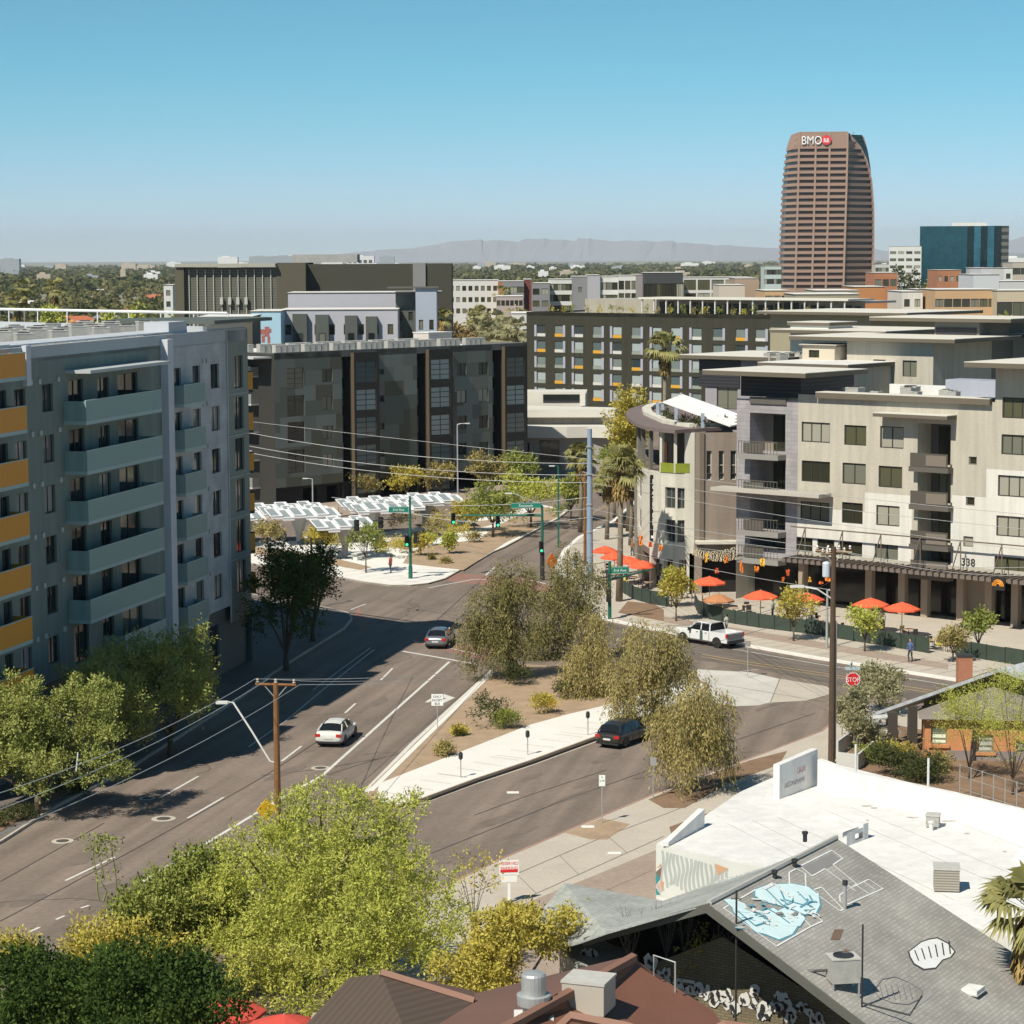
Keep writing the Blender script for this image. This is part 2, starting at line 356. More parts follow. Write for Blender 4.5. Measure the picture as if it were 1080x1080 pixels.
LF = dict(
    lime=leaf_mat('leaf_lime', (.27, .30, .045), (.64, .64, .16), .22),
    mid=leaf_mat('leaf_mid', (.12, .16, .035), (.40, .42, .11), .2),
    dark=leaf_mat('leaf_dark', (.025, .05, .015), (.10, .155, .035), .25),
    olive=leaf_mat('leaf_olive', (.17, .15, .045), (.54, .45, .19), .2),
    olived=leaf_mat('leaf_olive_dark', (.075, .085, .025), (.40, .345, .14), .18),
    gold=leaf_mat('leaf_gold', (.34, .29, .045), (.66, .56, .14), .22),
    yellow=leaf_mat('leaf_yellow', (.45, .30, .01), (.62, .42, .03), .35),
    grey=leaf_mat('leaf_grey', (.24, .23, .12), (.50, .47, .28), .3),
    fresh=leaf_mat('leaf_fresh', (.17, .20, .045), (.48, .50, .16), .2),
    palm=leaf_mat('leaf_palm', (.20, .20, .07), (.42, .39, .17), .25),
    skirt=leaf_mat('leaf_dead', (.22, .15, .06), (.38, .27, .11), .1),
    shade=leaf_mat('leaf_plain', (.055, .075, .03), (.12, .13, .05), .3))
TREE_CACHE = {}
def tree(name, label, x, y, h, w, leafc='mid', z=0.15, n=3000, leaf=.28, k=12, base=.28, droop=0.0, up=.35, seed=1, group=None,
         trunk=None, bark=None, lean=0.0, per=6, twig=.6, aspect=.5, d=None, cat='tree', inner=.15, size=(.26, .42), r0=None, flat=1.0, lobes=None, spray=(.18, .36)):
    d = d or w; root = thing(name, label, cat, (x, y, z), 0, group)
    zc = h*(base+1)/2; rz = h*(1-base)/2*1.02
    lobes = lobes or auto_lobes(w/2, d/2, zc, rz, k, seed, size, flat)
    if lean: lobes = [(a+lean, b_, c, p, q, r_) for a, b_, c, p, q, r_ in lobes]
    V = leaf_cloud(lobes, n, leaf, up, droop, per, twig, seed, aspect, inner, spray)
    o = bpy.data.objects.new('crown', quads_mesh('crown', V, LF[leafc])); COL.objects.link(o); o.parent = root
    r0 = r0 or max(.07, h*.022)
    limbs(h, zc, lobes, r0, seed, lean, min(k, 7), max(.12, base*.8)).build('trunk', bark or BARK, root, smooth=True).location = (0, 0, 0)
    root.children[-1].data.transform(Matrix.Translation((x, y, z)))
    return root
def bush(name, label, x, y, h, w, leafc='mid', z=.15, n=900, leaf=.16, seed=1, group=None, k=6, twig=.3, d=None, up=.3, cat='shrub', flat=1.0):
    root = tag(bpy.data.objects.new(name, quads_mesh(name, leaf_cloud(auto_lobes(w/2, (d or w)/2, h*.5, h*.52, k, seed, (.35, .55), flat), n, leaf, up, 0, 5, twig, seed, .45, .35), LF[leafc])), label, cat, group)
    COL.objects.link(root); root.location = (x, y, z); return root
def at_px(px, yb, yt, wpx, z=.15):
    """ground spot under a pixel with the height and width in metres that span the given pixels there"""
    x, y = G(px, yb, z); s = y/CAM_F
    return x, y, (yb-yt)*s*1.04, wpx*s
def palm(name, label, x, y, h, r, z=.1, seed=1, group=None, skirt=True, tr=.28, nf=34, leafc='palm'):
    root = thing(name, label, 'palm tree', (x, y, z), 0, group); R = random.Random(seed)
    b = MB(); b.tube([(x, y, z-.1), (x+.1, y, z+h*.4), (x+.15, y+.1, z+h)], [tr*1.35, tr, tr*.85], 8); b.build('trunk', BARK_P, root, smooth=True)
    V = []
    for i in range(nf):
        a = R.uniform(0, 6.28); el = R.uniform(-.5, 1.25); L = r*R.uniform(.8, 1.1)
        o = Vector((.15, .1, h)); dr = Vector((math.cos(a)*math.cos(el), math.sin(a)*math.cos(el), math.sin(el)))
        side = dr.cross(Vector((0, 0, 1))).normalized(); upv = side.cross(dr).normalized()
        hub = o+dr*L*.5
        for j in range(13):                                  # fan of blades
            t = (j-6)/6*1.25; q = (dr*math.cos(t)+side*math.sin(t)); tip = hub+q*L*.55+Vector((0, 0, -.22*L*(1+abs(t)*.4)*R.uniform(.5, 1.3)))
            wv = (side*math.cos(t)-dr*math.sin(t))*L*.045
            mid = hub+q*L*.3
            V += [hub, mid+wv, tip, mid-wv]
        pv = upv*.03*r; V += [o, o+side*.02*r, hub+side*.02*r, hub-side*.02*r]
    c = bpy.data.objects.new('crown', quads_mesh('crown', np.array([tuple(v) for v in V]), LF[leafc])); COL.objects.link(c); c.parent = root
    if skirt:
        V = []
        for i in range(260):
            a = R.uniform(0, 6.28); zz = h-R.uniform(.1, r*.9); p = Vector((.12+math.cos(a)*tr*1.1, .08+math.sin(a)*tr*1.1, zz))
            out = Vector((math.cos(a), math.sin(a), 0)); s = Vector((-math.sin(a), math.cos(a), 0))*.12*r*.5
            tip = p+out*R.uniform(.15, .42)*r*.6+Vector((0, 0, -R.uniform(.3, .6)*r*.8)); mid = (p+tip)/2+out*.1
            V += [p, mid+s, tip, mid-s]
        c = bpy.data.objects.new('dead_fronds', quads_mesh('dead_fronds', np.array([tuple(v) for v in V]), LF['skirt'])); COL.objects.link(c); c.parent = root
    return root

# ---------------- ground, roads, pavements ----------------
ASPH = mat('asphalt', (.205, .162, .132), .92, .16, .16, .15, fine=.10, streak=.22, along=77.5)
ASPH2 = mat('asphalt_darker', (.155, .128, .108), .92, .14, .14, .15, fine=.10, streak=.25, along=-44)
CONC = mat('concrete', (.47, .42, .35), .9, .10, .3, .08, fine=.07)
CONCW = mat('concrete_white', (.72, .70, .65), .9, .06, .3, .05, fine=.05)
CONCP = mat('concrete_pinkish', (.33, .26, .21), .9, .14, .25, .08, fine=.10)
DIRT = mat('desert_gravel', (.36, .26, .17), .98, .2, .8, .3, fine=.22)
DIRT2 = mat('brown_soil', (.22, .14, .085), .98, .25, .9, .3, fine=.25)
WHITE = mat('road_paint', (.62, .60, .56), .8, .15, 2.5, fine=.2)
YEL = mat('road_paint_yellow', (.48, .33, .14), .8, .2, 1.5)
BRICKX = mat('paver_red', (.26, .145, .11), .9, .15, 1.5, fine=.2)
far_ground = mat('suburb_ground', (.21, .19, .125), 1, .35, .004)
struct('terrain', MB().quad((-40000, -200, -.35), (40000, -200, -.35), (40000, 60000, -.35), (-40000, 60000, -.35)), far_ground)
struct('city_ground', MB().prism([(-120, 40), (120, 40), (190, 470), (-160, 470)], -.3, -.03), mat('city_block_ground', (.27, .22, .17), .98, .2, .08, fine=.12))
road = MB()
road.quad((-60, 60, 0), (60, 60, 0), (85, 300, 0), (-60, 300, 0))
road.quad((-60, 300, 0), (85, 300, 0), (115, 430, 0), (-75, 430, 0)); struct('road', road, ASPH)
road2 = MB()                                               # darker, newer asphalt of the cross street
road2.prism(Gs([(560, 690), (620, 652), (690, 668), (860, 698), (1000, 720), (1100, 742), (1100, 768), (990, 745), (880, 722), (780, 702), (700, 692), (620, 688)]), .002, .006)
struct('cross_street', road2, ASPH2)
def slab(name, px, m, z=.14, kerb=None, z0=-.02):
    return struct(name, MB().prism(Gs(px, z)[::-1] if area(Gs(px, z)) < 0 else Gs(px, z), z0, z), m)
def area(p): return sum(p[i][0]*p[(i+1) % len(p)][1]-p[(i+1) % len(p)][0]*p[i][1] for i in range(len(p)))/2
def kerb_line(name, px, m=None, w=.16, z=.155, side=1):
    p = Gs(px, .14); b = MB()
    for i in range(len(p)-1):
        a, c = Vector(p[i]), Vector(p[i+1]); d = (c-a).normalized(); nn = Vector((-d.y, d.x))*w*side
        q = [a, c, c+nn, a+nn]
        if side < 0: q = q[::-1]
        b.prism([(v.x, v.y) for v in q], -.01, z)
    return struct(name, b, m or CONC)
# left pavement in front of the big apartment building
slab('pavement', [(-80, 930), (0, 886), (60, 848), (130, 812), (200, 768), (255, 733), (281, 713), (310, 694), (338, 677), (362, 662), (370, 652), (366, 646), (345, 641), (300, 633), (262, 626), (262, 560), (100, 600), (-80, 800)], mat('pavement_shade_darkened', (.15, .13, .115), .9, .15, .3, fine=.1))  # colour darkened to deepen the apartment building's shade on this pavement
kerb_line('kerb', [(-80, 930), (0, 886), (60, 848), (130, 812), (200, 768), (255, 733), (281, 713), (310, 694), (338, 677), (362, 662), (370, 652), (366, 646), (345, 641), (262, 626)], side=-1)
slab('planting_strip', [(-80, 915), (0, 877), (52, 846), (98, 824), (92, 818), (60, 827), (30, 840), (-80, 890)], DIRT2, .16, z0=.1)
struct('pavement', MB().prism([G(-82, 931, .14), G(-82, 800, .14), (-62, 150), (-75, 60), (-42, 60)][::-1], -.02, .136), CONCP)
struct('side_street_ground', MB().prism([(31, 60), (70, 60), (70, 135), (46, 150), (34, 118)], -.02, .10), CONCP)
# plaza corner with its shade structures
slab('plaza', [(235, 588), (265, 594), (300, 600), (345, 606), (380, 613), (411, 617), (433, 617), (452, 615), (470, 610), (484, 602), (500, 594), (520, 582), (532, 577), (560, 562), (590, 546), (600, 538), (570, 532), (500, 548), (440, 556), (400, 562), (330, 570), (235, 572)], CONCW)
kerb_line('kerb', [(235, 588), (265, 594), (300, 600), (345, 606), (380, 613), (411, 617), (433, 617), (452, 615), (470, 610), (484, 602), (500, 594), (520, 582), (532, 577), (560, 562), (590, 546), (600, 538)], side=1)
slab('gravel_bed', [(425, 594), (489, 601), (535, 571), (560, 560), (588, 545), (596, 538), (570, 534), (555, 540), (523, 555), (505, 569), (455, 575), (432, 582)], DIRT, .16, z0=.1)
slab('gravel_bed', [(262, 583), (300, 590), (345, 595), (380, 601), (392, 598), (350, 588), (300, 580), (262, 576)], DIRT, .16, z0=.1)
slab('gravel_bed', [(400, 575), (440, 560), (500, 550), (520, 548), (520, 553), (455, 568), (430, 580)], DIRT, .165, z0=.1)
# pavement in front of the dark apartments, far side of the far road
slab('pavement', [(235, 552), (330, 547), (440, 535), (520, 523), (600, 510), (640, 498), (640, 470), (200, 480), (200, 552)], CONCP)
# right corner, curved building and cafe pavement
slab('pavement', [(642, 652), (628, 640), (612, 612), (596, 606), (590, 598), (598, 580), (614, 566), (650, 549), (700, 520), (760, 500), (1250, 560), (1250, 752), (1100, 729), (1000, 714), (930, 703), (860, 692), (780, 678), (700, 664)], CONC)
kerb_line('kerb', [(700, 500), (670, 531), (650, 549), (614, 566), (598, 580), (590, 598), (596, 606), (612, 612), (628, 640), (642, 652), (700, 664), (780, 678), (860, 692), (930, 703), (1000, 714), (1100, 729)], CONCW, side=-1, w=.5)
slab('planting_strip', [(652, 646), (700, 655), (700, 643), (690, 637), (662, 634)], DIRT2, .16, z0=.1)
slab('brick_strip', [(700, 656), (780, 669), (860, 683), (930, 695), (1000, 706), (1000, 700), (930, 688), (860, 676), (780, 663), (700, 650)], CONCP, .155, z0=.1)
# median
slab('median', [(388, 838), (392, 828), (440, 782), (518, 708), (528, 703), (545, 700), (600, 703), (650, 703), (735, 716), (748, 722), (738, 734), (700, 748), (655, 766), (628, 777), (560, 802), (500, 822), (446, 842), (420, 850), (398, 850)], DIRT)
slab('median_path', [(396, 845), (400, 826), (480, 795), (560, 764), (600, 753), (650, 741), (720, 716), (744, 722), (736, 733), (700, 747), (655, 765), (628, 776), (560, 801), (500, 821), (446, 841), (420, 848)], CONCW, .152, z0=.1)
kerb_line('kerb', [(446, 843), (500, 823), (560, 803), (628, 778), (655, 767), (700, 749), (738, 735)], mat('kerb_dark', (.07, .06, .05), .9, .2, 1), side=-1, w=.22)
kerb_line('kerb', [(388, 834), (440, 783), (518, 708)], CONCW, side=-1, w=.35)
struct('crosswalk', MB().prism(Gs([(742, 737), (768, 745), (800, 744), (812, 741), (822, 716), (790, 709), (735, 706), (736, 716)]), .002, .01), mat('concrete_light', (.52, .50, .45), .9, .15, .3, fine=.08))
struct('crosswalk', MB().prism(Gs([(813, 741), (850, 739), (880, 731), (872, 724), (823, 716)]), .002, .009), CONC)
struct('gutter', MB().prism(Gs([(446, 848), (500, 828), (560, 808), (628, 783), (700, 754), (745, 737), (742, 734), (700, 750), (628, 779), (560, 804), (500, 824), (446, 844)])[::-1], .002, .008), CONC)
# near side of the diagonal road
NEAR = [(380, 1010), (430, 955), (470, 935), (530, 906), (600, 876), (650, 855), (690, 838), (722, 825), (800, 797), (868, 771), (884, 758), (890, 745), (930, 742), (1000, 752), (1100, 775)]
slab('pavement', NEAR+[(1150, 800), (1150, 1000), (700, 1150), (380, 1150)], CONC)
kerb_line('kerb', NEAR, mat('kerb_red', (.36, .22, .17), .9, .15, 1), side=1, w=.15)
slab('parking_apron', [(560, 1150), (470, 1010), (555, 952), (640, 918), (700, 893), (770, 865), (840, 830), (880, 812), (980, 850), (1150, 1000), (900, 1150)], CONCP, .15, z0=.1)
slab('planting_strip', [(596, 878), (634, 863), (664, 869), (640, 885), (622, 885)], DIRT, .155, z0=.1)
slab('planting_strip', [(684, 843), (724, 826), (790, 802), (830, 792), (822, 806), (770, 825), (722, 852), (700, 852)], DIRT2, .155, z0=.1)
slab('planting_strip', [(706, 872), (745, 858), (772, 862), (730, 880), (708, 880)], DIRT2, .157, z0=.1)
slab('garden_soil', [(880, 812), (890, 800), (905, 780), (940, 764), (1150, 800), (1150, 900), (980, 850)], DIRT2, .157, z0=.1)

# markings: thin sheets a few millimetres above the asphalt
mk = MB()
def mark(px, w=.12, m=0, b=None, z=.012):
    b = b or mk; p = Gs(px)
    for i in range(len(p)-1):
        a, c = Vector(p[i]), Vector(p[i+1]); d = (c-a).normalized(); nn = Vector((-d.y, d.x))*w/2
        b.quad((*(a-nn), z), (*(c-nn), z), (*(c+nn), z), (*(a+nn), z), m)
mark([(150, 930), (186, 908), (235, 879), (300, 840), (340, 818), (408, 757), (474, 698)], .22)
mark([(384, 836), (436, 783), (519, 707)], .3)
mark([(395, 685), (340, 728), (302, 760), (262, 788)], .12); mark([(391, 683), (330, 728)], .1)
for a in ([(236, 841), (198, 863)], [(318, 787), (297, 803)], [(209, 819), (170, 841)], [(121, 904), (69, 929)], [(94, 955), (85, 958)], [(68, 966), (59, 970)], [(42, 978), (31, 983)], [(16, 991), (4, 996)],
          [(414, 705), (401, 718)], [(375, 742), (364, 752)], [(386, 637), (370, 643)], [(512, 607), (522, 598)]): mark(a, .16)
mark([(425, 687), (460, 693), (504, 701)], .3); mark([(436, 676), (480, 685), (520, 694)], .15)
mark([(452, 620), (500, 611), (560, 612), (585, 618)], .2)
mark([(472, 713), (449, 738), (448, 735), (458, 727)], .001)
b = mk
A0, A1 = Vector(G(450, 739)), Vector(G(479, 736))              # turn arrow
mark([(450, 741), (456, 737), (470, 737)], .3); pts = Gs([(468, 732), (480, 736), (467, 742)]); mk.add([(x, y, .012) for x, y in pts], [(0, 2, 1)])
mark([(740, 690), (780, 697), (875, 711), (1000, 731), (1080, 746)], .14, 1); mark([(740, 692.5), (780, 699.5), (875, 713.5), (1000, 734)], .12, 1)
mark([(700, 673), (787, 687), (860, 700), (960, 716), (1080, 736)], .12)
mark([(640, 697), (700, 703), (760, 711), (800, 706)], .1)
mark([(600, 552), (625, 541), (650, 528)], .12, 1)
struct('road_markings', mk, [WHITE, YEL])
pv = MB()
for q in ([(432, 677), (440, 670), (515, 684), (512, 697)], [(455, 611), (470, 604), (560, 610), (590, 622), (570, 625), (500, 616)], [(378, 640), (372, 652), (382, 668), (392, 664)]):
    g = Gs(q); g = g[::-1] if area(g) < 0 else g; pv.prism(g, .002, .009)
struct('paver_crosswalk', pv, BRICKX)
sm = MB()
for a in ([(-10, 977), (70, 935), (151, 891), (200, 864), (280, 818), (335, 782)], [(276, 818), (340, 811), (400, 800), (470, 784)], [(330, 822), (400, 800)], [(455, 900), (600, 842), (720, 800), (860, 752)],
          [(420, 640), (520, 655), (640, 672)], [(0, 930), (110, 868)], [(500, 860), (560, 838), (640, 812)], [(620, 702), (760, 722), (880, 742)], [(460, 655), (520, 600), (600, 560)]): mark(a, .07, 0, sm, .010)
R = random.Random(8)
for i in range(46):                                         # cracks wandering over the old asphalt
    px, py = R.choice([(R.uniform(20, 420), R.uniform(720, 960)), (R.uniform(460, 860), R.uniform(740, 880)), (R.uniform(380, 560), R.uniform(620, 700)), (R.uniform(660, 1000), R.uniform(680, 725))]); x, y = G(px, py); a = R.uniform(0, 6.28)
    for k in range(R.randrange(4, 11)):
        a += R.uniform(-.7, .7); x2, y2 = x+.9*math.cos(a), y+.9*math.sin(a); nx, ny = -math.sin(a)*.022, math.cos(a)*.022; zc_ = .0085+i*2e-5
        sm.quad((x-nx, y-ny, zc_), (x2-nx, y2-ny, zc_), (x2+nx, y2+ny, zc_), (x+nx, y+ny, zc_)); x, y = x2, y2
struct('tar_seams', sm, mat('tar', (.05, .043, .04), .8, .2, 2))
pt = MB()
R = random.Random(3)
for px, py, w, h in [(90, 905, 44, 12), (210, 850, 30, 8), (360, 770, 34, 8), (400, 740, 20, 8), (455, 640, 34, 6), (560, 820, 26, 6), (480, 905, 40, 9), (640, 800, 36, 6), (30, 950, 40, 10), (330, 790, 20, 5), (900, 715, 34, 3), (680, 690, 30, 4), (520, 866, 60, 9), (470, 760, 26, 7), (420, 650, 50, 8), (610, 838, 70, 6), (120, 935, 90, 10), (620, 826, 30, 5), (560, 645, 60, 6), (820, 742, 50, 5), (300, 815, 50, 8), (700, 800, 40, 6), (60, 980, 70, 8), (545, 880, 50, 5)]:
    g = Gs([(px+w/2*math.cos(a)*R.uniform(.8, 1.1), py+h/2*math.sin(a)*R.uniform(.7, 1.1)-w*.16*math.cos(a)) for a in [i*6.283/12 for i in range(12)]])
    g = g[::-1] if area(g) < 0 else g; pt.prism(g, .001, .0065)
struct('asphalt_patches', pt, mat('asphalt_patch', (.165, .13, .108), .93, .2, .8, fine=.1))
def manhole(px, py, r, label):
    x, y = G(px, py); t = thing('manhole_cover', label, 'manhole cover', (x, y, 0))
    MB().lathe((x, y, 0), [(r*1.7, .0), (r*1.7, .011)], 24).build('collar', CONC, t)
    MB().lathe((x, y, .012), [(r, .0), (r, .008), (r*.8, .012), (r*.75, .006)], 24).build('lid', mat('cast_iron', (.09, .08, .07), .6, .2, 6), t)
manhole(172.5, 863.5, .4, 'round dark manhole cover with wide pale collar between two lane dashes')
manhole(66, 887, .35, 'manhole cover in the tree shadow near the left kerb')
manhole(155, 842, .28, 'small cover at the edge of the tree shadow beside a lane dash')
manhole(338, 810, .35, 'manhole cover near the solid white line behind the wooden pole')
for px, py, l in ((541, 836, 'pale utility lid in the middle of the diagonal road'), (620, 872, 'pale square lid in the gravel patch by the parking sign'), (648, 900, 'small white lid on the driveway')):
    x, y = G(px, py, .16 if py > 850 else 0); zz = .162 if py > 850 else .004
    tag(MB().box(-.35, .35, -.25, .25, 0, .02).build('access_cover', CONCW, None, (0, 0, 0)), l, 'utility cover').location = (x, y, zz)
# concrete joints
jt = MB()
for q in ([(470, 958), (560, 918), (640, 884), (700, 862), (790, 826), (860, 796)], [(500, 975), (600, 930), (700, 885)], [(545, 925), (565, 945)], [(590, 905), (610, 925)], [(640, 884), (662, 903)], [(600, 960), (690, 920)], [(560, 960), (640, 990)], [(640, 940), (690, 965)]):
    mark(q, .035, 0, jt, .158)
def joints(px, L, step, side=1):
    p = Gs(px, .15)
    for i in range(len(p)-1):
        a, c = Vector(p[i]), Vector(p[i+1]); d = (c-a).normalized(); nn = Vector((-d.y, d.x))*side; u = 0
        while u < (c-a).length: q = a+d*u; jt.quad((*(q+nn*.5), .1575), (*(q+nn*.5+d*.035), .1575), (*(q+nn*L+d*.035), .1575), (*(q+nn*L), .1575)); u += step
joints([(652, 655), (700, 664), (780, 678), (860, 692), (930, 703), (1000, 714), (1090, 728)], 5.5, 1.6, 1)
joints([(240, 590), (345, 606), (433, 617), (470, 610), (520, 582)], 4.5, 2.0, 1)
joints([(598, 580), (614, 566), (650, 549), (700, 520)], 5, 2, -1); joints([(446, 841), (500, 821), (560, 801), (628, 776), (700, 747)], 2.6, 1.9, 1)
struct('pavement_joints', jt, mat('joint', (.2, .16, .13), .95, .1, 2))

# ---------------- far mountains ----------------
def ridge(name, D, prof, col):
    b = MB(); n = len(prof)
    P = [atY(px, 271, D)[0] for px, _ in prof]; H = [max(20, atY(px, py, D)[2]) for px, py in prof]
    rows = []; R = random.Random(n)
    for j, (dy, k) in enumerate([(-3000, 0), (-1500, .45), (0, 1), (2500, .5), (5000, 0)]):
        rows.append([(P[i]*(D+dy)/D+R.uniform(-40, 40), D+dy+R.uniform(-80, 80), (H[i]*k*R.uniform(.95, 1.03) if 0 < k < 1 else H[i]*k)-1) for i in range(n)])
    for j in range(4):
        for i in range(n-1): b.quad(rows[j][i], rows[j][i+1], rows[j+1][i+1], rows[j+1][i])
    return struct(name, b, mat(name, col, 1, .1, .0005))
pr = [(340, 270.5), (365, 267), (385, 265), (400, 263.5), (430, 262), (452, 259), (466, 257), (478, 254.5), (495, 253.5), (505, 252), (515, 254), (530, 253.5), (548, 255), (560, 251.5), (575, 251), (588, 253), (600, 254), (612, 251), (622, 250.5), (634, 253), (650, 254.5), (672, 254), (690, 255), (705, 253.5), (715, 256), (735, 257), (752, 259), (775, 259.5), (800, 261), (830, 262), (870, 263), (920, 262.5), (940, 265), (965, 266), (1000, 264), (1040, 262), (1060, 255), (1072, 250), (1090, 245), (1130, 240), (1180, 250)]
pr2 = []
R = random.Random(11)
for i in range(len(pr)-1):
    pr2.append(pr[i]); pr2.append(((pr[i][0]+pr[i+1][0])/2, (pr[i][1]+pr[i+1][1])/2+R.uniform(-1.2, 1.2)))
ridge('mountains', 30000, pr2, (.30, .29, .31))

# ---------------- shared building materials ----------------
FRD = mat('frame_dark', (.035, .033, .03), .5, 0); FRG = mat('frame_grey', (.16, .155, .14), .5, 0); FRW = mat('frame_white', (.6, .6, .57), .5, 0)
GL = glass_mat('window_glass'); GLT = glass_mat('window_glass_tan', (.035, .035, .022), (.33, .32, .26), .42)
ROOFW = mat('roof_membrane', (.66, .65, .62), .9, .08, .4, fine=.06); ROOFG = mat('roof_grey', (.36, .35, .34), .9, .15, .5, fine=.1)
METAL = mat('galvanised', (.42, .43, .43), .45, .12, 2, metal=.35); DARKM = mat('dark_metal', (.03, .03, .03), .5, .1, 2)
BLACK = mat('interior_dark', (.012, .011, .010), .9, 0)
ACM = mat('ac_casing', (.48, .47, .43), .6, .12, 3); ACG = mat('ac_grille', (.36, .355, .33), .7, .2, 6)
def poly_walls(parent, poly, z0, z1, m, skip=(), name='wall'):
    b = MB(); n = len(poly)
    for i in range(n):
        if i in skip: continue
        p, q = poly[i], poly[(i+1) % n]; b.quad((*p, z0), (*q, z0), (*q, z1), (*p, z1))
    return b.build(name, m, parent)
def flat_roof(parent, poly, z, m=None, cap=None, ph=.0, pw=.3, capm=None, name='roof'):
    b = MB(); b.add([(x, y, z) for x, y in poly], [tuple(range(len(poly)))]); r = b.build(name, m or ROOFW, parent)
    if ph:
        c = MB(); n = len(poly); cx = sum(p[0] for p in poly)/n; cy = sum(p[1] for p in poly)/n
        inn = []
        for i in range(n):                                        # inset polygon
            a, p, q = Vector(poly[i-1]), Vector(poly[i]), Vector(poly[(i+1) % n])
            d1, d2 = (p-a).normalized(), (q-p).normalized(); n1, n2 = Vector((-d1.y, d1.x)), Vector((-d2.y, d2.x))
            mm = (n1+n2).normalized(); inn.append(p+mm*pw/max(.3, mm.dot(n1)))
        for i in range(n):
            j = (i+1) % n; c.prism([poly[i], poly[j], tuple(inn[j]), tuple(inn[i])], z-.4, z+ph)
        c.build('parapet', capm or m or ROOFW, parent)
    return r
def ac_unit(x, y, z, label, s=(1, 1, .95), rz=0.0, group=None, fan=True):
    t = proto('air_conditioner', label, 'air conditioner', group)
    MB().box(-s[0]/2, s[0]/2, -s[1]/2, s[1]/2, .08, s[2]).build('casing', ACG, t)
    b = MB(); b.box(-s[0]/2-.02, s[0]/2+.02, -s[1]/2-.02, s[1]/2+.02, s[2]+.003, s[2]+.07); b.box(-s[0]/2+.05, s[0]/2-.05, -s[1]/2+.05, s[1]/2-.05, 0, .08)
    b.build('top_cover', ACM, t)
    if fan: MB().lathe((0, 0, s[2]+.072), [(.36*s[0], 0), (.36*s[0], .05), (.3*s[0], .05), (.28*s[0], .015)], 14).build('fan', DARKM, t)
    return put(t, x, y, z, rz)

# ======== big grey-green apartment building on the left ========
LC, LN = (-20.1, 181.0), (-31.2, 131.5)
fL = frame2(LN, LC); LL = math.hypot(LC[0]-LN[0], LC[1]-LN[1])
foot = [LN, LC, (-46, 204.5), (-78, 172), (-57, 114.5)]
LB = thing('apartment_building', 'tall grey-green apartment building with long teal balconies and orange balconies, cast in shade', 'building', (-31.2, 131.5, 0))
mGG = mat('render_greygreen', (.185, .225, .205), .9, .07, .25, streak=.12); mGL = brick_mat('block_lavender', (.44, .45, .455), (.46, .47, .475), (.41, .415, .42), 1, .9, .8, .4, 77)
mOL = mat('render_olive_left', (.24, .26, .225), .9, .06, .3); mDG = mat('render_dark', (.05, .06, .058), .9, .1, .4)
mTe = stripe_mat('balcony_teal', (.23, .345, .335), (.205, .315, .30), 5, 'Y', .5); mTe2 = mat('teal_slab', (.34, .45, .44), .6, .05); mOr = stripe_mat('balcony_orange', (.70, .29, .012), (.62, .25, .01), 6, 'Y', .5)
sL = lambda px, py=500: wp(fL, px, py)[0]
FZ = [5.55+3.11*k for k in range(6)]; ZT = 25.2
holes = []; wins = []
def LW(p0, p1, a, c, fl=range(6), nx=2, kind=0):
    for k in fl:
        if k == 0 and kind == 2: continue
        h = (sL(p0), sL(p1), FZ[k]+a, FZ[k]+c); holes.append(h); wins.append((h, nx, kind))
LW(-22, -8, .15, 2.4); LW(0, 9, .15, 2.4); LW(17, 29, .5, 2.35); LW(46.5, 58, .75, 2.45)
LW(74, 90, .1, 2.5); LW(105, 117, .35, 2.4); LW(126, 147, .1, 2.5)
LW(180, 193, .1, 2.4); LW(205, 213, .55, 2.4, nx=1); LW(224, 233, .55, 2.35)
LW(248.5, 258, .3, 2.75, nx=2)
sP, sQ = sL(178), sL(241)
wall(LB, 'wall', fL, 0, sL(175), 5.2, ZT, holes, [mGG])
wall(LB, 'wall', fL, sL(175), sQ, 5.2, ZT-.2, holes, [mGL], .25)
wall(LB, 'wall', fL, sQ, LL, 3.9, ZT+.6, holes, [mOL], .25)
wall(LB, 'ground_floor_wall', fL, 0, LL, 0, 5.2, [(3, 8, .5, 4), (10, 14, .5, 4), (20, 23, .3, 3.5), (27, 33, .4, 4.2), (sL(225), sL(235), .6, 4)], [mat('ground_floor_grey', (.16, .17, .16), .9, .08, .4)], n=-.5)
for h in [(3, 8, .5, 4), (10, 14, .5, 4), (20, 23, .3, 3.5), (27, 33, .4, 4.2), (sL(225), sL(235), .6, 4)]: window(LB, fL, *h, 2, 2, FRD, GL, n=-.75)
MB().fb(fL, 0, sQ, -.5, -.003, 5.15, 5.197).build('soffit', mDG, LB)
for h, nx, kind in wins: window(LB, fL, *h, nx, 1, FRD, GL, n=-.22)
MB().fb(fL, sL(171.5), sL(177.5), .01, .55, .15, ZT+.4).build('white_pier', mat('pier_white', (.55, .57, .62), .8, .05), LB)
def balcony(par, fr, s0, s1, n1, zb, h, pm, sm_, endm=None, n0=0.01, corner=.0):
    t = MB().fb(fr, s0, s1, n0, n1, zb-.22, zb).build('balcony', sm_, par)
    b = MB(); b.fb(fr, s0, s1, n1-.05, n1, zb+.003, zb+h); b.fb(fr, s0, s0+.05, n0+.01, n1-.053, zb+.003, zb+h); b.fb(fr, s1-.05, s1, n0+.01, n1-.053, zb+.003, zb+h)
    b.build('railing_panel', pm, t)
    MB().fb(fr, s0-.02, s1+.02, n1-.07, n1+.02, zb+h+.003, zb+h+.06).build('handrail', sm_, t)
    return t
for k in range(1, 6): balcony(LB, fL, sL(68.5), sL(150), 1.5, FZ[k]+.0, 1.25, mTe, mTe2)
balcony(LB, fL, sL(105), sL(150), 1.5, FZ[0], 1.25, mTe, mTe2)
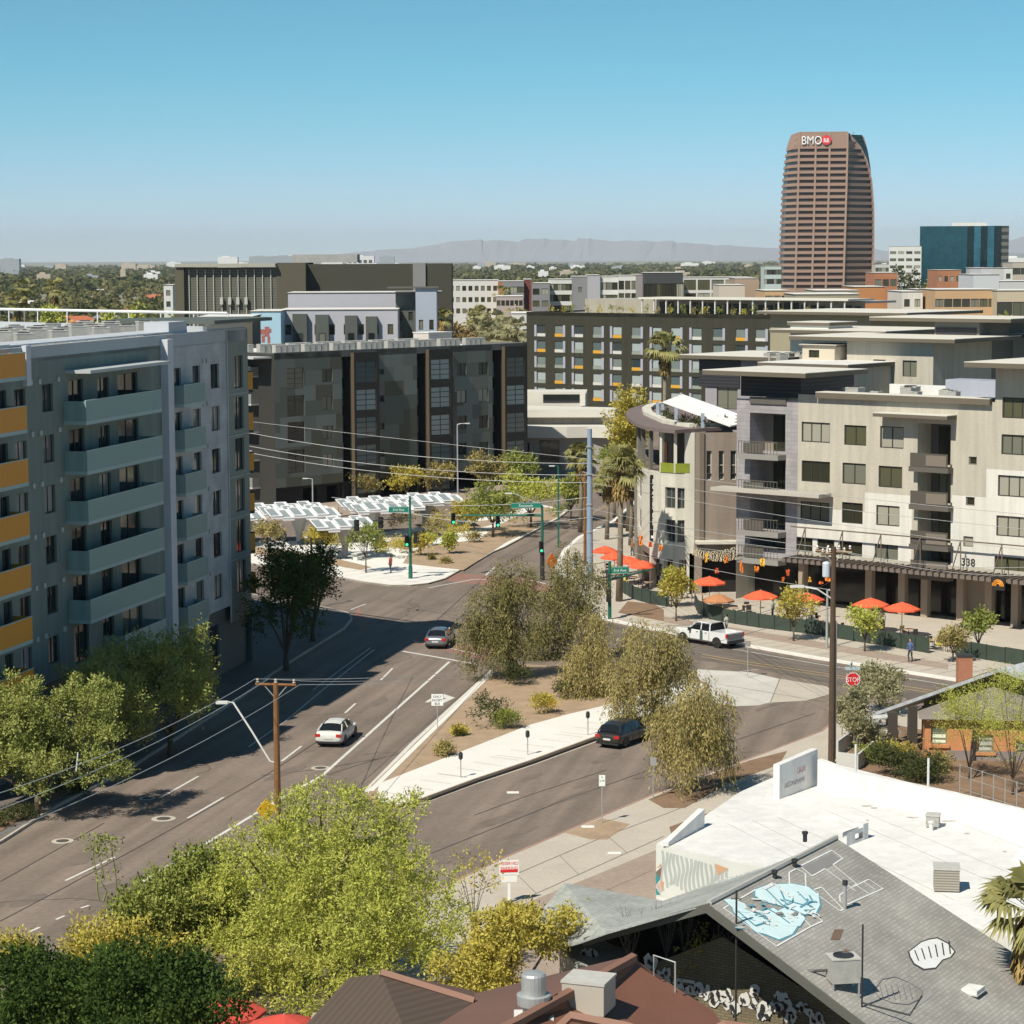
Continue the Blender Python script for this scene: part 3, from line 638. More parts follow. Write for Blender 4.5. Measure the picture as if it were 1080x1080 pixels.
for k in range(7): balcony(LB, fL, -1.5, sL(10), 1.2, 5.55+3.11*k+.1, 1.35, mOr, mTe2)
MB().fb(fL, sL(26), sL(31), .01, .3, ZT-1.6, ZT+.8).build('pale_pier', mat('pier_white', (.55, .57, .62), .8, .05), LB)
for k in range(6): balcony(LB, fL, sL(180), sL(202.5), 1.1, FZ[k]-.05, 1.3, mat('balcony_greygreen', (.23, .31, .29), .6, .05), mTe2)
MB().fb(fL, sL(71), sL(158), .01, 1.7, ZT-1.15, ZT-.95).build('canopy', mat('canopy_pale', (.42, .45, .45), .6, .05), LB)
for k in range(6):                                          # exterior vents beside the windows
    for px in (33, 42, 62, 215, 219): s = sL(px); MB().fb(fL, s, s+.3, .003, .12, FZ[k]+2.5, FZ[k]+2.8).build('vent_cover', mat('vent_pale', (.45, .47, .45), .7, .05), LB)
b = MB()
for k in range(1, 6): b.fb(fL, sQ+.02, LL-.02, .01, .06, FZ[k]-.14, FZ[k]-.08)
b.fb(fL, sQ-.15, sQ, .003, .1, 3.9, ZT+.5); b.build('trim', mGL, LB)
poly_walls(LB, foot, 0, ZT, mGG, skip=(0, 4))
fW = frame2(foot[4], LN); hW = [(s, s+1.5, FZ[k]+.8, FZ[k]+2.4) for s in (4, 9, 15, 20, 26) for k in range(6)]
wall(LB, 'wall', fW, 0, math.hypot(foot[4][0]-LN[0], foot[4][1]-LN[1]), 0, ZT, hW, [mGG])
for h in hW: window(LB, fW, *h, 2, 1, FRD, GL, n=-.2)
fE = frame2(LC, (-46, 204.5))
for k in range(6): balcony(LB, fE, .6, 5, 1.0, FZ[k], 1.35, mOr, mDG)
for k in range(6): balcony(LB, fE, 9, 14, 1.4, FZ[k], 1.1, mat('rail_dark', (.06, .06, .055), .6, 0), mDG)
flat_roof(LB, foot, ZT+.15, mat('roof_left', (.50, .52, .55), .8, .1, .3), ph=.55, pw=.35, capm=mat('parapet_left', (.40, .43, .45), .7, .05))
MB().prism([fp(fL, LL-9, .6, 0)[:2], fp(fL, LL+1.2, 1.6, 0)[:2], fp(fL, LL+3.4, -1, 0)[:2], fp(fL, LL-2, -9, 0)[:2], fp(fL, LL-8, -8, 0)[:2]], ZT+1.2, ZT+1.45).build('roof_canopy', mat('canopy_green', (.09, .11, .095), .7, .05), LB)
b = MB()
for i in range(24): b.fb(fL, LL-8.5+i*.36, LL-8.35+i*.36, -.3, .45, ZT+1.05, ZT+1.196)
b.fb(fL, LL-8.4, LL-.1, -.5, -.2, ZT+.3, ZT+1.03); b.build('rafters', FRW, LB)
b = MB(); 
for a, c, z in ((sL(8), sL(20), .9), (sL(31), sL(42), .8), (sL(186), sL(205), 1.5)): b.fb(fL, a, c, -2.2, -.36, ZT+.2, ZT+z)
b.build('roof_screen', mat('screen_pale', (.45, .47, .5), .6, .05), LB)
b = MB().fb(fL, 6, LL-12, -3.2, -.37, ZT+.75, ZT+.85); b.build('roof_apron', stripe_mat('roof_seams', (.44, .46, .49), (.55, .57, .6), .35, 'Y', .5), LB)
b = MB()
A, B_ = fp(fE, 2, -.2, 0), fp(fE, 34, -.2, 0)
b.tube([(A[0], A[1], ZT+1.75), (B_[0], B_[1], ZT+1.75)], .12, 6)
for i in range(9): p = fp(fE, 2+i*4, -.2, 0); b.tube([(p[0], p[1], ZT+.2), (p[0], p[1], ZT+1.75)], .05, 5)
b.build('roof_railing', mat('pipe_white', (.7, .7, .68), .6, 0), LB)
R = random.Random(5); nac = 0
for i in range(13):
    for j in range(3):
        p = fp(fL, 8+i*3.0+R.uniform(-.5, .5), -4.6-j*2.3+R.uniform(-.3, .3), 0)
        ac_unit(p[0], p[1], ZT+.16, 'condenser unit in the cluster on the roof of the grey-green apartment building', (1.1, 1.1, 1.0+.2*(i % 2)), fan=True, group='condensers on the grey-green apartment roof', rz=R.uniform(0, .3)+.2)

# ======== dark patchwork apartments in the middle ========
DA = (-29.5, 295.0); fD = frame(*DA, 46.0); DL = 45.6; ZD = 19.4
DB = thing('apartment_building', 'dark grey-green patchwork apartment building with black glazed bays behind the plaza trees', 'building', (*DA, 0))
mD = [mat('panel_a', (.15, .165, .145), .9, .04, .5), mat('panel_b', (.115, .13, .108), .9, .04, .5), mat('panel_c', (.175, .20, .18), .9, .04, .5), mat('panel_d', (.095, .097, .07), .9, .04, .5)]
mBay = mat('bay_black', (.028, .027, .022), .8, .05); mBrown = mat('bay_brown', (.085, .062, .036), .85, .05)
sD = lambda px: wp(fD, px, 430)[0]
dh, dw = [], []
def DW(p0, p1, rows, nx=2, nz=1):
    for a, c in rows:
        z1 = wp(fD, (p0+p1)/2, a)[1]; z0 = wp(fD, (p0+p1)/2, c)[1]; h = (sD(p0), sD(p1), z0, z1); dh.append(h); dw.append((h, nx, nz))
DW(303, 321, [(388, 410), (417, 439), (445, 467), (474, 499)], 2, 4)
DW(340, 351, [(389, 403), (418, 432), (449, 463), (479, 493)])
DW(400.5, 405.5, [(389, 395), (417, 424), (446, 453), (475, 482)], 1)
DW(482, 492, [(383, 396), (411.5, 425), (438.5, 452), (467, 480)])
DW(505, 515, [(382, 395), (410, 423.5), (438, 451.5), (466, 480)])
R = random.Random(4); patch = {}
def dpatch(s, z):
    k = (int((s+int(z/1.9)*1.7)/3.1), int(z/1.9)); 
    if k not in patch: patch[k] = R.choice([0, 0, 1, 1, 2, 2, 3])
    return patch[k]
bays = [(361, 370.5, 397), (440, 449.5, 474.5), (519.5, 529.5, 553)]
ex = [x*.85 for x in range(52)]; ez = [1.9*k for k in range(11)]
segs = [0]+[v for a, m_, c in bays for v in (sD(a), sD(c))]+[DL]
for i in range(0, len(segs), 2): wall(DB, 'wall', fD, segs[i], segs[i+1], 2.6 if i < 6 else 0, ZD, dh, mD, .18, dpatch, ex, ez)
for h, nx, nz in dw: window(DB, fD, *h, nx, nz, FRD, GL, n=-.16)
GLB = glass_mat('bay_glass', (.035, .05, .055), (.34, .40, .40), .7)
for a, m_, c in bays:
    s0, s1, s2 = sD(a), sD(m_), sD(c)
    bw = MB(); q = [fp(fD, s0, 0, 0), fp(fD, s0, -1.6, 0), fp(fD, s1-.01, -1.6, 0), fp(fD, s1-.01, 0, 0)]
    for u, v in ((0, 1), (1, 2), (2, 3)): bw.quad((*q[u][:2], 0), (*q[v][:2], 0), (*q[v][:2], ZD), (*q[u][:2], ZD))
    bw.quad(*[(p[0], p[1], ZD-.05) for p in q][::-1]); bw.build('recess_wall', BLACK, DB)
    for r in range(5):
        zc = wp(fD, (a+m_)/2, 390+r*29)[1]
        if zc > 3: window(DB, fD, s0+.15, s1-.1, zc-1.1, zc+1.1, 1, 4, FRG, GLB, n=-1.5, bar=.05)
    hs = []
    for r in range(5):
        off = {361: 0, 440: -2.5, 519.5: -4.5}[a]; zt = wp(fD, m_, 381.5+off+r*29.4)[1]; hs.append((s1+.35, s2-.5, max(.4, zt-2.75), zt))
    hs = [h for h in hs if h[3] > 2.8]
    fb_ = (fp(fD, 0, .6, 0)[0], fp(fD, 0, .6, 0)[1], fD[2], fD[3])
    wall(DB, 'bay_wall', fb_, s1, s2, 0, ZD-.25, hs, [mBay], .2)
    for h in hs: window(DB, fb_, *h, 2, 4, FRD, GLB, n=-.15, bar=.09)
    w_ = MB(); L_, Rr = [fp(fD, s1, 0, 0), fp(fD, s1, .6, 0)], [fp(fD, s2, 0, 0), fp(fD, s2, .6, 0)]
    w_.quad((*L_[0][:2], 0), (*L_[1][:2], 0), (*L_[1][:2], ZD-.25), (*L_[0][:2], ZD-.25)); w_.build('bay_side_wall', mBrown, DB)
    w_ = MB(); w_.quad((*Rr[1][:2], 0), (*Rr[0][:2], 0), (*Rr[0][:2], ZD-.25), (*Rr[1][:2], ZD-.25)); w_.quad(*[(p[0], p[1], ZD-.25) for p in (L_[1], Rr[1], Rr[0], L_[0])]); w_.build('bay_top', mBay, DB)
wall(DB, 'ground_floor_wall', fD, 0, segs[-2], 0, 2.6, [(sD(320), sD(335), .2, 2.3, .6), (sD(345), sD(357), .2, 2.3, .6), (sD(405), sD(420), .2, 2.3, .6), (sD(480), sD(505), .2, 2.3, .6)], [BLACK], n=-.3)
dfoot = [DA, fp(fD, DL, 0, 0)[:2], fp(fD, DL, -24, 0)[:2], fp(fD, 0, -24, 0)[:2]]
poly_walls(DB, dfoot, 0, ZD, mBay, skip=(0,)); flat_roof(DB, dfoot, ZD-.35, ROOFW, ph=.45, pw=.3, capm=mat('cap_dark', (.12, .12, .11), .7, .05))
for i in range(40):
    s = 3+i*.97; 
    for rr, nn in ((0, -4.2), (1, -8.4)):
        if i > 36 and rr: continue
        p = fp(fD, s, nn, 0); ac_unit(p[0], p[1], ZD-.34, 'white condenser in the long rows on the roof of the dark patchwork apartments', (.8, .8, 1.15), math.radians(41), 'rows of condensers on the dark apartment roof', fan=False) if (i*7+rr*3) % 5 else None
p = fp(fD, 33, -7, 0); bb = thing('roof_penthouse', 'pale stair enclosure on the right end of the dark patchwork roof', 'roof enclosure', (p[0], p[1], ZD-.35))
MB().fb(fD, 33, 37.5, -9.5, -6.5, ZD-.34, ZD+1.6).build('wall', mat('pent_pale', (.5, .45, .42), .9, .05), bb); MB().fb(fD, 32.9, 37.6, -9.6, -6.4, ZD+1.603, ZD+1.7).build('roof', ROOFW, bb)
fD2 = frame2(fp(fD, 0, -24, 0), DA)                         # left return with balconies seen past the big building
for k in range(5): balcony(DB, fD2, 12, 21, 1.3, 2.6+3.5*k, 1.1, mat('rail_pale', (.22, .22, .2), .6, 0), mat('slab_pale', (.45, .44, .42), .8, 0))
MB().fb(fD2, 8, 23.6, .02, 3.0, ZD-.6, ZD-.4).build('roof_canopy', mat('canopy_thin', (.5, .5, .48), .8, 0), DB)

# ======== hotel with orange spandrels ========
HA = (3.1, 481.0); fH = frame(*HA, -40.0); HL = 74; ZH = 20.3
HB = thing('hotel', 'long black-brown hotel with regular rows of windows, some with orange panels below', 'building', (*HA, 0))
mH = mat('hotel_brown', (.035, .033, .02), .85, .08, .3, streak=.15)
mOrp = mat('spandrel_orange', (.62, .33, .03), .6, 0); mLav = mat('panel_lavender', (.36, .36, .44), .6, 0); mGrn = mat('spandrel_green', (.26, .29, .25), .6, 0); mWp = mat('spandrel_white', (.56, .56, .52), .6, 0)
hh = []
sH = lambda px, py=380: wp(fH, px, py)[0]
cents = [571, 589.5, 610.5, 630, 651, 671, 693, 712.5, 735, 757, 781, 802, 822]
orange = {(1, 0), (4, 0), (7, 0), (10, 0), (0, 1), (3, 1), (9, 1), (2, 2), (5, 2), (10, 2), (1, 3), (4, 3), (7, 3), (0, 4), (3, 4), (6, 4)}
R = random.Random(9); hw = []
for i, px in enumerate(cents):
    sc_ = sH(px)
    for r in range(5):
        zt = 17.75-r*3.13; h = (sc_-1.15, sc_+1.05, zt-2.3, zt); hh.append(h); hw.append((i, r, h))
wall(HB, 'wall', fH, 0, HL, 1.2, ZH, hh, [mH], .2)
for i, r, h in hw:
    window(HB, fH, h[0], h[1], h[2]+.6, h[3], 1, 1, FRG, GLB, n=-.2)
    MB().fb(fH, h[0], h[1], -.19, -.06, h[2], h[2]+.595).build('spandrel_panel', mOrp if (i, r) in orange else (mGrn if R.random() < .45 else mWp), HB)
    s = h[0]-.62 if i % 2 == 0 and i < 9 else h[1]+.05
    MB().fb(fH, s, s+.55, .004, .06, h[2], h[3]).build('side_panel', mLav, HB)
hfoot = [HA, fp(fH, HL, 0, 0)[:2], fp(fH, HL, -22, 0)[:2], fp(fH, 0, -22, 0)[:2]]
poly_walls(HB, hfoot, 0, ZH, mH, skip=(0,)); flat_roof(HB, hfoot, ZH-.3, ROOFG, ph=.35, capm=mH)
mTan = mat('render_tan', (.34, .31, .25), .9, .06, .4, streak=.1)
wall(HB, 'penthouse_wall', fH, 8, HL, ZH-.3, ZH+2.6, [], [mTan], n=-9)
MB().fb(fH, 8, HL, -20, -9.02, ZH+2.2, ZH+2.6).build('penthouse_roof', ROOFG, HB)
MB().fb(fH, 26, HL, -12, -3.0, ZH+2.75, ZH+3.1).build('terrace_canopy', mat('canopy_cream', (.62, .60, .52), .8, 0), HB)
b = MB()
for i in range(17): b.fb(fH, 26.5+i*2.9, 26.75+i*2.9, -3.6, -3.35, ZH+.05, ZH+2.74)
b.build('terrace_columns', FRW, HB)
b = MB(); R = random.Random(2)
for i in range(24):
    s = 27+i*1.95; b.fb(fH, s, s+1.2, -8.98, -8.7, ZH-.2, ZH+R.uniform(1.4, 2.2))
b.build('terrace_shadows_doors', DARKM, HB)
for i in range(22):
    p = fp(fH, 5+i*2.9+R.uniform(-.6, .6), -2.0+R.uniform(-.5, .3), 0)
    bush('potted_plant', 'spiky potted plant in the row along the hotel roof terrace', p[0], p[1], R.uniform(1.2, 2.2), R.uniform(.8, 1.5), ('olive', 'gold', 'mid')[i % 3], ZH-.3, 120, .3, i, 'plants on the hotel roof terrace', cat='plant')

# ======== low white retail block below the hotel ========
PA = (2.0, 341.0); fP = frame(*PA, -3.0)
PB = thing('retail_building', 'low building with stacked curving white roof slabs between the dark apartments and the tall tree', 'building', (*PA, 0))
mPw = mat('retail_white', (.60, .58, .52), .9, .04); mPg = mat('retail_grey', (.36, .33, .30), .9, .06)
wall(PB, 'wall', fP, -3, 12.5, 0, 5.4, [(2.0, 4.9, 1.7, 5.0), (6.4, 9.8, 2.2, 4.4), (-2, .6, 1, 4.6)], [mPg], .5); 
for h in ((2.0, 4.9, 1.7, 5.0), (6.4, 9.8, 2.2, 4.4), (-2, .6, 1, 4.6)): window(PB, fP, *h, 2, 1, FRG, GL, n=-.4)
pf = lambda pts: [fp(fP, s, n, 0)[:2] for s, n in pts]
MB().prism(pf([(-4, 1.5), (6, 1.5), (9, .6), (12.2, 1.6), (14.5, .8), (15, -3), (-4, -3)]), 5.41, 7.0).build('roof_slab', mPw, PB)
MB().prism(pf([(-4, -3.01), (15, -3.01), (15, -14), (-4, -14)]), 0, 6.9).build('wall', mPg, PB)
wall(PB, 'wall', fP, -3, 12, 6.9, 8.1, [(-2, 11, 7.1, 7.9)], [mPw], .2, n=-4); window(PB, fP, -2, 11, 7.1, 7.9, 9, 1, FRG, GL, n=-4.15)
MB().prism(pf([(-4, -2.8), (12.8, -2.8), (13.6, -8), (-4, -14)]), 8.11, 9.2).build('roof_slab', mPw, PB)
MB().prism(pf([(-4, -14), (8.5, -14), (8.5, -20), (-4, -20)]), 0, 11.2).build('wall', mPw, PB)
MB().fb(fP, 2, 8.0, -13.97, -13.9, 9.6, 10.8).build('glazing', GL, PB)
MB().fb(fP, 7.6, 8.4, -13.9, -10, 9.3, 11.1).build('fin_wall', mPw, PB)
MB().fb(fP, 1.2, 5.5, .01, 1.2, 1.35, 1.5).build('balcony', mPg, PB)

# ======== curved corner building ========
def pxY(px, Y): d = ray(px, 600); return (d[0]/d[1]*Y, Y)
K = pxY(727, 217.0)
curve = [pxY(672, 240), pxY(672.5, 231), pxY(677, 225), pxY(685, 221), pxY(697, 218.2), pxY(712, 217), K]
CZ = 15.08
CB = thing('corner_building', 'cream curved corner building with brown side wall, upper loggia and vertical black sign', 'building', (*K, 0))
mCr = mat('render_cream', (.60, .575, .49), .9, .06, .4, fine=.03, streak=.1); mBr = mat('render_brown', (.25, .205, .17), .9, .1, .35, fine=.05, streak=.12); mCb = mat('column_brown', (.16, .13, .10), .9, .08)
for i in range(6):
    f = frame2(curve[i], curve[i+1]); Lg = math.hypot(curve[i+1][0]-curve[i][0], curve[i+1][1]-curve[i][1]); hs = []
    if i == 5: hs = [(.2, 1.05, 8.05, 10.0), (.2, 1.05, 4.95, 7.0)]
    if i == 4: hs = [(.5, Lg, 8.05, 10.0), (.5, Lg, 4.95, 7.0)]
    if i == 3: hs = [(.12, .98, 4.6, 10.9, .5)]
    if i in (0, 1): hs = [(.8, Lg-.8, 5, 7, .2), (.8, Lg-.8, 8, 10, .2)]
    wall(CB, 'wall', f, 0, Lg, 3.9, 11.35, hs, [mCr], .3)
    for h in hs:
        if i == 3: MB().fb(f, h[0], h[1], -.5, -.45, h[2], h[3]).build('slot_back', DARKM, CB)
        else: window(CB, f, *h[:4], 2, 2, FRG, GL, n=-.28, bar=.08)
    # ground floor: columns and shopfront
    gh = [(.35, Lg-.25, .3, 3.3, .7)]
    wall(CB, 'ground_floor_wall', f, 0, Lg, 0, 3.9, gh, [mCr if i > 2 else mCb], .7); window(CB, f, .35, Lg-.25, .3, 3.3, 2, 1, FRD, GL, n=-.65)
    # loggia: low green glass rail, back wall, posts
    MB().fb(f, 0, Lg, .01, .08, 11.36, 12.25).build('glass_rail', mat('rail_glass_green', (.22, .26, .03), .15, .2, 1), CB) if i in (4, 5) else None
    MB().fb(f, -.14, .14, -.3, .05, 11.36, 15.08).build('loggia_column', FRG if i in (1, 2, 3) else mCr, CB)
    MB().fb(f, 0, Lg, -2.3, -2.2, 11.3, 15.08).build('loggia_back_wall', mCb if i % 2 else DARKM, CB)
fK = frame(K[0], K[1], 1.0); KL = 5.2
f5 = frame2(curve[2], curve[3]); MB().fb(f5, .6, 1.5, -2.19, -2.1, 11.4, 13.7).build('orange_door', mat('door_orange', (.6, .17, .03), .6, .05), CB)
MB().fb(fK, -.45, .45, -.5, .06, 3.9, CZ).build('corner_pier', mCr, CB)
hs = [(2.7, 3.15, 10.9, 13.3), (3.8, 4.3, 10.9, 13.3), (4.55, 5.0, 10.9, 13.3)]
fK = frame(K[0], K[1], 1.0)
hs = [(wp(fK, a, 480)[0], wp(fK, c, 480)[0], 10.7, 13.4) for a, c in ((745, 750.5), (758, 763.5), (770.5, 776.5))]
wall(CB, 'wall', fK, .45, 8, 0, CZ, hs+[(wp(fK, 738, 600)[0]+.2, 7.5, .1, 3.3, 1.2)], [mBr], .3)
for h in hs: window(CB, fK, *h, 1, 2, mCr, GL, n=-.28)
MB().fb(fK, wp(fK, 738, 500)[0], wp(fK, 742.5, 500)[0], .005, .18, 3.6, CZ).build('downpipe_band', mCb, CB)
MB().fb(fK, .5, 6.2, .01, 1.3, 4.9, 5.15).build('awning_slab', mCr, CB)
MB().fb(fK, .5, 6.2, -1.2, -1.15, .0, 3.3).build('shop_back', BLACK, CB)
pt_ = curve+[fp(fK, 8, 0, 0)[:2], fp(fK, 8, -22, 0)[:2], (curve[0][0], curve[0][1]+6)]
poly_walls(CB, pt_, 0, 11.3, mBr, skip=(0, 1, 2, 3, 4, 5, 6)); flat_roof(CB, pt_, 11.3, mCb, name='loggia_floor')
# brown crescent roof, cream inner parapet, terrace
outer = Gs([(780, 449.5), (727, 452.5), (712, 453.5), (698, 452.5), (682, 450), (671, 446.5), (663, 441), (659.5, 435.5), (664, 431), (676, 427), (692, 426), (700, 424)], 15.42)
inner = Gs([(779, 449), (727, 450.5), (712, 448.5), (698, 446), (687, 441), (679, 437.5), (677, 433), (682, 429.5), (690, 428), (700, 427)], 15.45)
ob = outer+[(outer[0][0]+.5, outer[-1][1]+1)]
MB().prism(ob[::-1] if area(ob) < 0 else ob, 15.1, 15.42).build('crescent_roof', mat('roof_brown', (.17, .13, .12), .85, .08, .5), CB)
b = MB()
for i in range(len(inner)-1):
    a, c = Vector(inner[i]), Vector(inner[i+1]); d = (c-a).normalized(); nn = Vector((d.y, -d.x))*.9
    q = [a, c, c+nn, a+nn]; q = [tuple(v) for v in q]; q = q[::-1] if area(q) < 0 else q; b.prism(q, 15.423, 15.75+.002*i)
b.build('inner_parapet', mCr, CB)
for px, yt, yb in ((693.5, 422, 441), (698.5, 424, 441), (713, 428, 446), (741, 434, 451)):
    x, y = G(px, yb, 15.42); MB().box(x-.16, x+.16, y-.16, y+.16, 15.43, 31-(yt-271)*y/2500).build('terrace_post', mat('post_blue', (.33, .38, .45), .5, .05), CB)
R = random.Random(8)
for i, (px, py) in enumerate(((702, 440), (708, 443), (722, 446), (730, 447), (738, 448), (752, 447), (760, 447))):
    x, y = G(px, py-4, 16); bush('planter_plant', 'small green plant along the roof terrace of the curved corner building', x, y, .8, 1.0, 'shade', 15.43, 160, .25, i, 'plants on the curved building roof terrace', cat='plant')
SA = thing('shade_sail', 'white slatted shade canopy sloping over the roof terrace of the curved building', 'shade canopy', (*G(720, 440, 16), 16))
mSail = mat('sail_white', (.78, .78, .76), .7, .03)
for k in range(4):
    a = atY(699+k*5.5, 423.5-k*2.2, 220+k*1.2); c = atY(716+k*2, 418+k*2.2, 224+k); d = atY(779.5, 447-k*3.4, 219+k*.9); e = atY(770, 449-k*3, 218.2+k)
    MB().add([a, atY(704+k*5.5, 421.8-k*2, 220.8+k*1.2), d, e]+[(p[0], p[1], p[2]-.12) for p in (a, atY(704+k*5.5, 421.8-k*2, 220.8+k*1.2), d, e)], [(0, 1, 2, 3), (7, 6, 5, 4), (0, 4, 5, 1), (1, 5, 6, 2), (2, 6, 7, 3), (3, 7, 4, 0)]).build('slat', mSail, SA)
# vertical sign
fS = frame(curve[3][0]-.15, curve[3][1]-.45, -6.0)
mSignB = mat('sign_black', (.012, .012, .013), .4, 0); mSignW = mat('sign_white', (.8, .8, .78), .6, 0)
MB().fb(fS, .15, 1.05, -.1, .25, 4.7, 10.8).build('blade_sign', mSignB, CB)
for i, ch in enumerate('ROOSEVELT'): letters('sign_letter', ch, .66, fS, .36, .262, 10.05-i*.53, mSignW, CB, .015)
MB().fb(fS, .28, .85, .26, .28, 4.95, 5.2).build('sign_mark', mSignW, CB)
b = MB(); P1, P2 = fp(frame2(curve[2], curve[3]), 0, .5, 4.6), fp(fS, 1.2, .5, 4.2)

# ======== pale apartment building on the right ========
RA = (20.5, 213.7); fR = frame(*RA, -41.0)
RB = thing('apartment_building', 'tan and white apartment building with number 338 on its wall above the cafe terrace', 'building', (*RA, 0))
mT1 = mat('stucco_tan', (.46, .425, .35), .92, .07, .25, fine=.04, streak=.1); mW1 = mat('stucco_white', (.64, .62, .565), .92, .05, .3, fine=.03, streak=.09)
mBk = brick_mat('brick_grey', (.30, .28, .29), (.34, .32, .33), (.24, .22, .22), 1, .9, 1.4, .38, -41)
mScr = stripe_mat('screen_dark', (.035, .035, .04), (.02, .02, .025), 3, 'Z', .6); mRail = mat('rail_brown', (.11, .10, .085), .6, .05)
sR = lambda px, py=520: wp(fR, px, py)[0]
def pr4(a, b_, c, d): 
    s0, z1 = wp(fR, a, c); s1, z1b = wp(fR, b_, c); z0 = wp(fR, (a+b_)/2, d)[1]; return (s0, s1, z0, wp(fR, (a+b_)/2, c)[1])
rw = [(845.5, 875.4, 445.5, 466.6, 3), (890.5, 913.8, 448.6, 469.7, 2), (928.3, 953.2, 449.9, 472.9, 2), (1056.4, 1088, 458.7, 480, 3), (1057.4, 1088, 419.4, 441.4, 3),
      (845.5, 875.4, 486.4, 508.5, 3), (888.6, 913.2, 488.6, 510.7, 2), (926.7, 951.6, 491.8, 514.4, 2), (1052.7, 1086, 501.8, 524.2, 3),
      (844, 874.8, 529.6, 549.4, 3), (888, 910, 530.2, 552.2, 2), (924.2, 948.8, 533.3, 554.7, 2), (1051, 1086, 544.7, 566.4, 3),
      (840, 857, 567.3, 585.8, 2), (862, 880, 569, 588, 2), (885.5, 909.4, 571.4, 592.5, 2), (922.6, 947.2, 574.3, 596.6, 2), (1049, 1086, 587.8, 609.8, 3),
      (1021.8, 1030.3, 481.7, 490.2, 1), (1018.7, 1028, 524.2, 533.3, 1), (1016, 1026.5, 565.8, 576.8, 1)]
rh = [(pr4(*r[:4]), r[4]) for r in rw]
rec = [pr4(968, 1003, a, b_)+(2.2,) for a, b_ in ((447, 492), (495, 532), (537, 574), (578, 605))]
lrec = [pr4(791, 828.5, a, b_)+(2.4,) for a, b_ in ((436, 478), (484, 519), (527, 559), (564, 588))]
rh += [((s, s+2.6, z, z+1.75), 2) for s in (34.5, 38.6) for z in (6.9, 10.5, 13.9, 17.2)]
allh = [h for h, _ in rh]+rec+lrec
zt1, zt2, zt0 = 19.0, 21.9, 18.4
def rz_(s, z):
    px = 780+s*8.2
    if s < sR(841): return 2
    lim = 9.0 if s < sR(912) else (10.7 if s < sR(1004) else (11.0 if s < sR(1040) else 13.4))
    if sR(1003) > s > sR(962): lim = 0
    return 1 if z < lim else 0
S_B = [sR(x) for x in (778, 841, 912, 962, 1004, 1040)]
wall(RB, 'wall', fR, -.2, sR(841), 5.0, zt0, allh, [mT1, mW1, mBk], .2, lambda s, z: 2, n=0)
wall(RB, 'wall', fR, sR(841), sR(1048), 5.0, zt1, allh, [mT1, mW1, mBk], .2, rz_, S_B, (9.0, 10.7, 11.0, 13.4))
wall(RB, 'wall', fR, sR(1048), 42, 5.0, zt2, allh, [mT1, mW1, mBk], .2, rz_, S_B, (9.0, 10.7, 11.0, 13.4), n=.02)
for h, nx in rh: window(RB, fR, *h, nx, 1, FRD if nx != 1 else FRG, GLT, n=-.17, bar=.09)
for h in rec+lrec:                                          # balcony recesses: back wall with glazed door, rail
    s0, s1, z0, z1 = h[:4]; dp = h[4]
    MB().fb(fR, s0, s1, -dp-.1, -dp, z0, z1).build('recess_wall', mRail if h in rec else mat('recess_tan', (.25, .215, .17), .9, .05), RB)
    window(RB, fR, s0+.25*(s1-s0), s1-.1, z0+.1, z1-.35, 3, 1, FRD, GLT, n=-dp+.02, name='balcony_door')
for h in rec:
    s0, s1, z0, z1 = h[:4]; t = MB().fb(fR, s0-.3, s1+.3, .02, .9, z0-.45, z0-.02).build('balcony', mRail, RB)
    MB().fb(fR, s0-.2, s1+.2, .78, .84, z0, z0+1.15).build('railing', mat('rail_mesh', (.085, .075, .06), .6, .05), t)
    MB().fb(fR, s0+(s1-s0)*.42, s1+.1, .85, .88, z0+.1, z0+1.0).build('railing_panel', mat('rail_panel', (.19, .16, .13), .6, 0), t)
for i, h in enumerate(lrec):
    s0, s1, z0, z1 = h[:4]; t = MB().fb(fR, s0-.5, s1+.1, .02, 1.3, z0-.5, z0-.02).build('balcony', mat('slab_grey', (.26, .25, .235), .8, .05), RB)
    b = MB(); b.fb(fR, s0-.4, s1, 1.2, 1.25, z0+1.05, z0+1.12)
    for j in range(13): x = s0-.4+j*(s1-s0+.4)/12.2; b.fb(fR, x, x+.035, 1.2, 1.24, z0, z0+1.05)
    b.fb(fR, s0+.1, s1-1.6, 1.15, 1.18, z0+.05, z0+.95); b.build('railing', mRail, t)
MB().fb(fR, sR(765), sR(879), .3, 2.3, 10.15, 10.45).build('sunshade_slab', mat('slab_edge', (.44, .41, .36), .85, .05), RB)
MB().fb(fR, sR(791), sR(829), -.15, .15, 18.0, zt0+.2).build('beam', mRail, RB)
# dark louvre box under the big roof slab, roofs
q = lambda s0, s1, n0, n1: [fp(fR, s0, n1, 0)[:2], fp(fR, s1, n1, 0)[:2], fp(fR, s1, n0, 0)[:2], fp(fR, s0, n0, 0)[:2]]
MB().fb(fR, sR(778), sR(841), -9, -.4, zt0+.21, 20.5).build('roof_box', mScr, RB)
mSlabE = mat('roofslab_edge', (.13, .11, .08), .85, .05)
def roofslab(par, poly, z, th=.4, name='roof_slab', top=None):
    t = MB().prism(poly, z-th, z-.004).build(name, mSlabE, par); MB().prism(poly, z-.003, z+.05).build('membrane', top or mat('roof_cream', (.62, .59, .52), .9, .05), t); return t
roofslab(RB, q(-2.6, sR(862), -8, 2.0), 20.95)
roofslab(RB, q(sR(862), sR(1045), -1.2, .45), zt1+.25, .5)
roofslab(RB, q(sR(930), sR(1008), .021, 1.6), 17.75, .3, 'window_canopy')
roofslab(RB, q(sR(1030), 43, -9, 2.4), zt2+.45)
